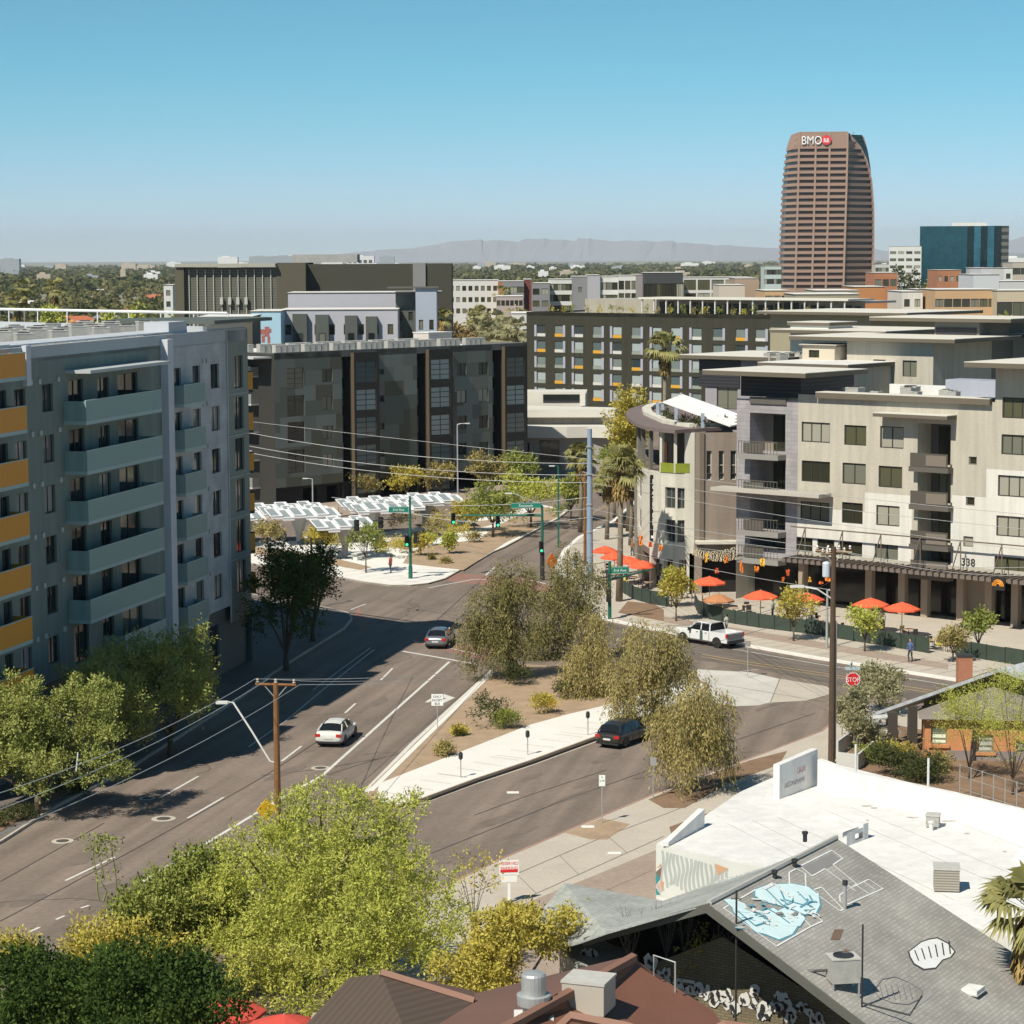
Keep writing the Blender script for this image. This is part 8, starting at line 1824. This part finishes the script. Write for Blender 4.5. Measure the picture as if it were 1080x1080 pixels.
near_tree('dense mid-green tree left of the big feathery tree', 190, 896, 1040, 160, 97, leafc='mid', n=34000, leaf=.18, k=10, seed=8, size=(.28, .42), d=6)
near_tree('yellow-tinged bush-like tree at the left of the foreground trees', 118, 965, 1060, 130, 92, leafc='gold', n=12000, leaf=.17, k=12, seed=9, size=(.28, .42), d=5)
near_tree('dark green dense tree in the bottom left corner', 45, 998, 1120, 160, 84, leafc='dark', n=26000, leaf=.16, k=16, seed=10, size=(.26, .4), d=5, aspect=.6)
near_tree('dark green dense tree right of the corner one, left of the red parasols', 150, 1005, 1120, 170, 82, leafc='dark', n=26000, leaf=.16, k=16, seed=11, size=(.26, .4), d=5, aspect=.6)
near_tree('pale yellow-flowered sapling top at the far left above the dark trees', 6, 985, 1035, 40, 86, leafc='gold', n=2500, leaf=.13, k=6, seed=12)
# long bare stems rising above the mid-green tree
t = thing('tall_seedling', 'tall thin leafy stems rising above the mid-green tree in front of the lane dash', 'plant', (*G(107, 950, 0), 0)); b = MB(); V = []; R = random.Random(4)
for px, top in ((98, 878), (116, 880), (104, 890)):
    p0, p1 = Vector(atY(px+8, 950, 96)), Vector(atY(px, top, 96)); pts = [p0+(p1-p0)*u/6+Vector((R.uniform(-.1, .1), 0, 0)) for u in range(7)]; b.tube(pts, [.035-.004*u for u in range(7)], 4)
    for u in range(45): q = p0+(p1-p0)*R.uniform(.3, 1)+Vector((R.uniform(-.3, .3), R.uniform(-.2, .2), R.uniform(-.1, .1))); V.append(q)
    for u in range(60): q = p1+Vector((R.uniform(-.6, .6), R.uniform(-.3, .3), -abs(R.gauss(0, .25)))); V.append(q)
b.build('stems', BARK_G, t)
VV = []
for q in V:
    d = Vector((R.gauss(0, 1), R.gauss(0, 1), -.6)).normalized()*.16; w_ = d.cross(Vector((R.gauss(0, 1), R.gauss(0, 1), 1))).normalized()*.04; q = q-Vector(ORG[t.name]); VV += [tuple(q), tuple(q+d*.5+w_), tuple(q+d), tuple(q+d*.5-w_)]
c = bpy.data.objects.new('leaves', quads_mesh('leaves', np.array(VV), LF['mid'])); COL.objects.link(c); c.parent = t
# left street trees
TP('large lit feathery tree at the left edge in front of the orange balconies', 40, 858, 700, 175, leafc='fresh', n=52000, leaf=.15, k=11, seed=21, per=8, twig=.5, up=.5, base=.06, d=6)
TP('sunlit tree with pointed shoots in front of the teal balconies, left one', 118, 812, 688, 100, leafc='fresh', n=19000, leaf=.17, k=12, seed=22, per=7, twig=.8, up=.6, base=.1)
TP('sunlit tree with pointed shoots below the small balconies, right one', 180, 795, 650, 112, leafc='fresh', n=23000, leaf=.17, k=12, seed=23, per=7, twig=.8, up=.6, base=.1)
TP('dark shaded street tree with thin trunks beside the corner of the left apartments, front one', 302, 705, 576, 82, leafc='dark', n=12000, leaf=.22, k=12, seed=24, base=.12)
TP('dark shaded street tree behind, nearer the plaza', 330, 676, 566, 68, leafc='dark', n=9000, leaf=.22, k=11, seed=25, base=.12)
for i, (px, py, w, h, c_) in enumerate(((12, 866, 22, 14, 'shade'), (30, 863, 18, 12, 'shade'), (74, 838, 26, 20, 'shade'), (85, 836, 14, 12, 'shade'), (-4, 872, 20, 16, 'shade'), (62, 832, 12, 8, 'olive'))):
    x, y = G(px, py, .16); s = y/2500; bush('shrub', 'low dark shrub in the planting strip at the left kerb', x, y, h*s, w*s, c_, .16, 700, .14, 40+i, 'low shrubs in the left planting strip')
# median trees: weeping, grey-olive
def lobe_tree(label, base, pts, droop_, n, col, seed, **k):
    x, y = G(*base, .15); lb = []; Rl = random.Random(seed)
    for a, c, r_ in pts: p = atY(464+a/3.2, 548+c/3.2, y+Rl.uniform(-1.3, 1.3)); q = r_/3.2*y/2500; lb.append((p[0]-x, p[1]-y, p[2]-.15, q, q, q))
    top = max(v[2]+v[5] for v in lb); return tree('tree', label, x, y, top, 5, col, .15, n, .21, 6, .2, droop_, 0, seed, per=9, twig=.75, aspect=.28, inner=.18, lobes=lb, spray=(.2, .38), **k)
lobe_tree('broad weeping olive tree at the left tip of the median group, beside the silver car', (540, 716), ((240, 190, 60), (170, 300, 75), (262, 290, 78), (150, 420, 72), (240, 430, 60), (110, 375, 48), (205, 235, 50), (200, 370, 70)), .55, 26000, 'olived', 31)
lobe_tree('tall weeping tree behind, left of the blue-grey steel pole', (600, 694), ((430, 150, 62), (485, 225, 72), (385, 300, 72), (340, 420, 80), (330, 500, 45), (440, 330, 58), (500, 300, 40), (420, 250, 60), (370, 380, 60)), .55, 24000, 'olived', 32)
lobe_tree('small weeping tree in front of the steel pole in the middle of the median', (622, 734), ((520, 380, 66), (495, 465, 72), (560, 510, 55), (465, 540, 52), (540, 585, 38), (500, 600, 30)), .9, 15000, 'olive', 33)
lobe_tree('weeping tree right of the middle, above the parked hatchback', (690, 766), ((690, 420, 82), (620, 510, 55), (765, 500, 72), (635, 605, 55), (700, 640, 52), (770, 420, 50), (645, 690, 42), (720, 560, 45), (690, 710, 48), (665, 745, 30)), .9, 25000, 'olive', 34)
lobe_tree('weeping pepper-like tree with white trunk on the near pavement, right of the hatchback', (722, 838), ((860, 590, 80), (780, 690, 62), (935, 645, 62), (960, 740, 42), (865, 735, 72), (757, 770, 42), (820, 810, 38), (962, 800, 24), (900, 690, 50)), 1.1, 19000, 'olive', 36, bark=BARK_P, r0=.17)
for i, (px, py, w, h, c_, l) in enumerate(((517, 766, 46, 34, 'shade', 'large brownish desert shrub on the median behind the path'), (534, 768, 30, 18, 'mid', 'low green shrub in front of the large desert shrub on the median'), (469, 797, 20, 12, 'olive', 'small shrub alone near the front of the median'), (573, 752, 22, 20, 'gold', 'yellow flowering shrub under the broad weeping tree'), (484, 775, 12, 6, 'gold', 'tiny yellowish ground plant near the lane sign'), (545, 722, 30, 24, 'shade', 'dark undergrowth at the foot of the broad weeping tree'), (600, 735, 40, 22, 'shade', 'dark undergrowth at the foot of the middle median trees'))):
    x, y = G(px, py, .15); s = y/2500; bush('shrub', l, x, y, h*s, w*s, c_, .15, 1400, .16, 60+i, None)
for i, (px, py) in enumerate(((531, 752), (535, 750), (575, 740), (584, 742))):
    x, y = G(px, py+12, .15); bush('flower_spike', 'small bunch of bright yellow flowers on the median', x, y, .9, .5, 'yellow', .35, 130, .11, 90+i, 'yellow flower bunches on the median', cat='flowers')
# cafe street trees
for i, (px, yb, yt, w, c_, l) in enumerate(((713, 655, 602, 34, 'gold', 'street tree with yellow-green crown at the corner of the cafe pavement'), (837, 676, 620, 42, 'gold', 'street tree with olive-gold crown left of the dark wooden pole'), (912, 687, 641, 38, 'lime', 'yellow-green leaning street tree right of the dark wooden pole'), (1005, 698, 663, 28, 'olive', 'small sparse street tree before the chimney'), (1032, 690, 647, 34, 'mid', 'round green street tree behind the cafe fence, right of the pier'), (708, 640, 600, 18, 'lime', 'thin lime sapling touching the first cafe street tree'))):
    TP(l, px, yb, yt, w, leafc=c_, n=1900, leaf=.24, k=8, seed=100+i, base=.32, per=6, twig=.5, r0=.07)
# plaza trees
for i, (px, yb, yt, w, c_, l) in enumerate(((386, 604, 553, 36, 'mid', 'round-topped tree in front of the smaller funnel canopy'), (284, 591, 550, 30, 'olive', 'round tree at the left end of the plaza'), (337, 590, 558, 26, 'gold', 'golden tree between the funnel canopies'), (474, 584, 562, 16, 'lime', 'tiny sapling in the gravel bed right of the signal mast'), (444, 586, 566, 20, 'gold', 'small yellowish tree right behind the signal mast'))):
    TP(l, px, yb, yt, w, leafc=c_, n=1500, leaf=.26, k=8, seed=120+i, base=.4 if i < 3 else .3, per=6, twig=.5, r0=.07)
for i, (px, yb, yt, w, c_) in enumerate(((304, 530, 496, 42, 'olive'), (383, 526, 498, 40, 'olive'), (429, 524, 494, 40, 'gold'), (465, 520, 490, 34, 'olive'), (510, 522, 478, 38, 'olive'), (545, 520, 476, 44, 'mid'))):
    TP('tree in the row before the patchwork building, %s from the left' % ('first', 'second', 'golden one, third', 'fourth', 'fifth', 'sixth')[i], px, yb, yt, w, leafc=c_, n=2200, leaf=.34, k=9, seed=140+i, base=.2, per=6, twig=.6)
for i, (px, yb, yt, w, c_, l) in enumerate(((520, 566, 510, 62, 'mid', 'broad green tree at the back of the junction, left of the pair'), (560, 556, 500, 70, 'lime', 'broad bright green spreading tree before the low retail block'), (500, 560, 530, 40, 'gold', 'gold-green low tree beside the signal arm'), (602, 548, 503, 40, 'mid', 'green tree right of the green lamp pole'))):
    TP(l, px, yb, yt, w, leafc=c_, n=4200, leaf=.3, k=11, seed=160+i, base=.3, per=6, twig=.6, flat=.8)
pl_ = [(410, 588, 30, 26, 'gold'), (425, 583, 24, 20, 'gold'), (445, 552, 40, 22, 'yellow'), (420, 560, 30, 20, 'yellow'), (465, 560, 34, 18, 'gold'), (400, 582, 18, 12, 'gold'), (350, 575, 22, 10, 'gold'), (482, 566, 30, 16, 'gold'), (452, 575, 18, 12, 'lime'), (500, 572, 20, 10, 'olive'), (540, 556, 30, 18, 'olive'), (458, 566, 24, 16, 'olive'), (440, 540, 30, 14, 'yellow'), (590, 545, 20, 12, 'mid'), (470, 594, 8, 3, 'olive'), (455, 590, 6, 3, 'olive'), (490, 545, 34, 14, 'yellow')]
for i, (px, py, w, h, c_) in enumerate(pl_):
    x, y = G(px, py, .15); s = y/2500; bush('shrub', 'desert shrub with %s foliage in the plaza beds' % {'gold': 'golden', 'yellow': 'bright yellow', 'lime': 'lime', 'olive': 'olive', 'mid': 'green'}[c_], x, y, h*s, w*s, c_, .15, 650, .22, 180+i, '%s shrubs in the plaza beds' % {'gold': 'golden', 'yellow': 'bright yellow', 'lime': 'lime', 'olive': 'olive', 'mid': 'green'}[c_])
# tall narrow tree and palms left of the curved building
TP('tall narrow gold-green tree left of the curved building, before the hotel', 664, 560, 400, 48, leafc='gold', n=6500, leaf=.34, k=14, seed=201, base=.3, per=6, twig=.7, size=(.22, .34))
TP('dense green tree behind the palms at the left of the curved building', 648, 545, 470, 44, leafc='mid', n=4500, leaf=.32, k=10, seed=202, base=.25)
def PP(label, px, yb, yt, r, seed, Y=None, leafc='palm', tr=.3, **k):
    if Y is None: x, y = G(px, yb, .15)
    else: x, y = atY(px, 500, Y)[:2]
    h = 31-(yt-271)*y/2500-.1; return palm('palm_tree', label, x, y, h, r, .15, seed, tr=tr, leafc=leafc, **k)
PP('fan palm with thick trunk at the cafe corner beside the green signal post', 653, 634, 492, 2.5, 1, tr=.25)
PP('fan palm behind, between the steel pole and the curved building', 665, 575, 500, 2.2, 2, tr=.2)
PP('lower fan palm left of the thick-trunked one, over the steel pole', 612, 560, 480, 2.3, 3, tr=.22)
PP('fan palm partly hidden at the left wall of the curved building', 640, 560, 505, 2.0, 4, 260, tr=.2)
PP('tall lone fan palm in front of the hotel windows', 700, 480, 366, 3.2, 5, 330, tr=.28)
for i, (px, yt, Y, r) in enumerate(((506, 343, 560, 3.6), (522, 340, 560, 4.2), (534, 344, 550, 4.2), (545, 346, 545, 4.0), (515, 350, 540, 3.8), (530, 352, 535, 4.0), (548, 355, 540, 3.6), (466, 333, 420, 2.6), (505, 330, 570, 3.4), (62, 300, 700, 4), (22, 314, 640, 4), (30, 300, 760, 4), (530, 306, 680, 3))):
    PP('fan palm in the cluster behind the patchwork building' if i < 7 or i == 8 else ('lone palm in front of the pale blue end wall' if i == 7 else 'palm standing among the far suburb trees'), px, 0, yt, r, 20+i, Y, 'grey' if i < 7 else 'palm', tr=.35, nf=26, group='palms behind the patchwork building' if i < 7 or i == 8 else ('palms among the suburb trees' if i > 8 else None))
# right side trees
TP('silvery shrub-like tree right behind the stop sign', 928, 752, 704, 62, leafc='grey', n=6000, leaf=.2, k=11, seed=211, base=.05, up=.5, per=7, twig=.5)
TP('silvery low tree left of the patio, beside the dark wooden pole', 898, 782, 726, 46, leafc='grey', n=4500, leaf=.2, k=10, seed=212, base=.05, up=.5, per=7, twig=.5)
TP('small grey-green bush between the silvery trees and the patio', 912, 790, 752, 36, leafc='grey', n=2600, leaf=.18, k=8, seed=213, base=.02, up=.5)
for i, (px, yb, w, h, c_, l) in enumerate(((945, 818, 70, 32, 'shade', 'wide flowering hedge in front of the orange house, left half'), (975, 824, 50, 28, 'shade', 'wide flowering hedge in front of the orange house, right half'), (925, 806, 46, 22, 'mid', 'greener hedge part behind the parapet near the dark pole'), (990, 812, 26, 16, 'olive', 'small shrub under the handrail of the orange house'), (948, 800, 30, 16, 'gold', 'yellowish top of the hedge by the porch column'))):
    x, y = G(px, yb, .16); s = y/2500; bush('hedge_shrub', l, x, y, h*s, w*s, c_, .16, 3800 if i < 2 else 1500, .15, 220+i, None, k=12, up=.1, cat='hedge', d=2.4)
for i in range(7):
    x, y = G(928+i*10, 797+(i % 3)*6, .6); bush('flower_cluster', 'cluster of small reddish flowers on the hedge before the orange house', x, y, .6, .9, 'skirt', .9, 140, .1, 240+i, 'reddish flower clusters on the hedge', cat='flowers')
for i, (px, yb, yt, w, l) in enumerate(((1022, 822, 716, 74, 'sparse palo-verde tree with yellow-green twigs before the orange house, left'), (1068, 838, 700, 90, 'sparse palo-verde tree with yellow-green twigs at the right edge'))):
    TP(l, px, yb, yt, w, leafc='lime', n=8000, leaf=.12, k=15, seed=250+i, base=.12, up=.7, per=9, twig=.7, bark=BARK, r0=.07, aspect=.3, inner=.4, size=(.2, .36))
x, y = G(1085, 1030, 4.5); palm('palm_tree', 'fan palm crown at the right edge beside the white roof', x, y, 6.9, 2.2, 0, 77, tr=.28, nf=46)
# bare shrubs before the painted wall
def bare(label, px, py, z0_, h, w, seed, m=BARK_P, n=9):
    R = random.Random(seed); x, y = G(px, py, z0_); t = thing('bare_shrub', label, 'shrub', (x, y, z0_)); b = MB()
    for i in range(n):
        a = R.uniform(0, 6.28); e = Vector((math.cos(a)*w*.5*R.uniform(.3, 1), math.sin(a)*w*.3, h*R.uniform(.7, 1))); o = Vector((x, y, z0_)); mid = o+e*.5+Vector((R.uniform(-.1, .1), 0, .05)); b.tube([o, mid, o+e], [.03, .02, .006], 4)
        for k in range(4): q = o+e*R.uniform(.35, .9); b.tube([q, q+Vector((R.uniform(-.35, .35), R.uniform(-.1, .1), R.uniform(.15, .5)))], [.012, .004], 3)
    b.build('branches', m, t); return t
for i, (px, py, w, l) in enumerate(((665, 1015, 1.2, 'bare branching shrub left before the dark gable opening'), (703, 1010, 1.3, 'bare branching shrub under the gable apex'), (722, 1010, 1.0, 'thin bare stems between two bare shrubs'), (762, 1030, 1.4, 'bare branching shrub before the old brick wall'))): bare(l, px, py, 4.2, 2.3, w*1.3, 300+i)
x, y = G(738, 1030, 4.0); bush('yellow_shrub', 'small yellow-leaved shrub before the painted brick wall', x, y, 2.2, 1.5, 'gold', 3.6, 900, .13, 310, k=8)
for i, (px, py, l) in enumerate(((600, 985, 'wispy yellow-leaved branches over the shingled wing'), (500, 925, 'wispy bare sapling with few leaves at the edge of the diagonal road'))):
    x, y = G(px, py+25, 3); tree('sapling', l, x, y, 5.5, 2.6, 'gold', 0, 420, .15, 9, .45, seed=330+i, up=.5, bark=BARK_P, r0=.04, inner=.5, cat='sapling')

# ---------------- suburb tree mass ----------------
R_ = np.random.RandomState(5)
def canopy(name, label, m, N, y0, y1, hh_, leafsz, per, seed, pw=1.0, xr=.235, excl=None):
    r = np.random.RandomState(seed); inv = r.uniform(1/y1**pw, 1/y0**pw, N); Y = (1/inv)**(1/pw); X = Y*r.uniform(-xr, xr, N); H = r.uniform(hh_*.5, hh_, N)*r.choice([1, 1, 1, 1.25], N)
    if excl is not None: k = ~excl(X, Y); X, Y, H = X[k], Y[k], H[k]
    Wd = H*r.uniform(.45, .75, len(H)); sc = leafsz*(1+Y/5000)
    u = r.normal(size=(len(X), per, 3)); u /= np.linalg.norm(u, axis=2)[:, :, None]; u[:, :, 2] = np.abs(u[:, :, 2])*1.1-.25
    rad = r.uniform(.75, 1.05, (len(X), per, 1)); P = np.stack([X, Y, H*.45], 1)[:, None, :]+u*rad*np.stack([Wd, Wd, H*.5], 1)[:, None, :]
    lump = r.normal(size=(len(X), 1, 3))*0
    D = u+r.normal(size=u.shape)*.5; D /= np.linalg.norm(D, axis=2)[:, :, None]; q = r.normal(size=u.shape); Wv = np.cross(D, q); Wv /= np.linalg.norm(Wv, axis=2)[:, :, None]; Dv = np.cross(Wv, D); 
    s = (sc[:, None]*r.uniform(.6, 1.3, (len(X), per)))[:, :, None]
    V = np.stack([P-Wv*s*.5-Dv*s*.4, P+Wv*s*.5-Dv*s*.3, P+Wv*s*.4+Dv*s*.5, P-Wv*s*.45+Dv*s*.4], 2).reshape(-1, 3)
    o = bpy.data.objects.new(name, quads_mesh(name, V, m)); COL.objects.link(o); tag(o, label, 'trees', None, 'stuff')
far_m = leaf_mat('leaf_far', (.10, .10, .04), (.24, .22, .10), .2); far_m2 = leaf_mat('leaf_far_dark', (.055, .07, .028), (.15, .155, .06), .2); far_m3 = leaf_mat('leaf_far_gold', (.13, .115, .035), (.25, .21, .06), .1)
ex_ = lambda X, Y: ((X < -160) & (X > -205) & (Y < 985)) | ((X > -80) & (Y < 640) & (X < 200)) | ((X > -20) & (Y < 730)) | ((X > -16) & (Y < 820) & (X < 80)) | ((X > 120) & (Y < 700))
canopy('suburb_trees', 'olive wooded suburb stretching to the horizon', far_m, 2600, 480, 2400, 9.5, 1.5, 60, 1, 1.0, excl=ex_)
canopy('suburb_trees', 'darker trees scattered through the wooded suburb', far_m2, 1500, 500, 2600, 11, 1.5, 60, 2, 1.0, excl=ex_)
canopy('suburb_trees', 'golden spring trees scattered through the wooded suburb', far_m3, 420, 520, 2400, 7.5, 1.4, 50, 3, 1.0, excl=ex_)
canopy('suburb_trees', 'distant tree cover below the horizon', far_m2, 5200, 2300, 9000, 12, 3.4, 16, 4, 1.0)
canopy('suburb_trees', 'olive tree cover below the horizon', far_m, 4200, 2300, 12000, 11, 3.4, 16, 5, 1.0)
canopy('suburb_trees', 'shrubs and small trees between the far apartment rows', far_m3, 260, 500, 760, 5.0, .9, 50, 6, 1.0, .235)
for i, (px, yt, Y, w, c_) in enumerate(((955, 279, 900, 26, 'shade'), (970, 281, 880, 18, 'shade'), (990, 288, 820, 30, 'gold'), (1008, 287, 815, 26, 'gold'), (1042, 330, 470, 20, 'lime'), (1060, 332, 470, 14, 'mid'), (548, 318, 640, 30, 'olive'), (576, 316, 650, 24, 'gold'), (492, 330, 560, 30, 'skirt'), (508, 322, 600, 30, 'olive'), (478, 340, 545, 20, 'skirt'), (60, 312, 620, 30, 'lime'), (120, 328, 560, 30, 'lime'), (145, 316, 640, 26, 'lime'), (185, 326, 560, 26, 'mid'), (790, 325, 520, 24, 'mid'), (945, 322, 480, 16, 'mid'), (1075, 300, 560, 20, 'mid'), (970, 302, 560, 20, 'olive'))):
    x, y, z = atY(px, yt, Y); tree('tree', 'separate %s tree standing in front of the far houses' % {'shade': 'dark', 'gold': 'golden', 'lime': 'yellow-green', 'mid': 'green', 'olive': 'olive', 'skirt': 'russet'}[c_], x, y, max(5, z), w*Y/2500, c_, -.3, 1800, 1.1, 8, .05, seed=400+i, group='%s trees in front of the far houses' % {'shade': 'dark', 'gold': 'golden', 'lime': 'yellow-green', 'mid': 'green', 'olive': 'olive', 'skirt': 'russet'}[c_], per=5, twig=1.0)

# ---------------- air ----------------
hz = MB().box(-12000, 12000, -60, 38000, -2, 420); hb = struct('haze', hz, [bpy.data.materials.new('haze_air')]); hb['kind'] = 'stuff'
hm = hb.data.materials[0]; hm.use_nodes = True; N = hm.node_tree.nodes; L = hm.node_tree.links; N.remove(N['Principled BSDF']); pvn = N.new('ShaderNodeVolumePrincipled')
pvn.inputs['Color'].default_value = (.82, .91, 1.0, 1); pvn.inputs['Density'].default_value = HAZE; pvn.inputs['Anisotropy'].default_value = 0; L.new(pvn.outputs[0], N['Material Output'].inputs['Volume'])
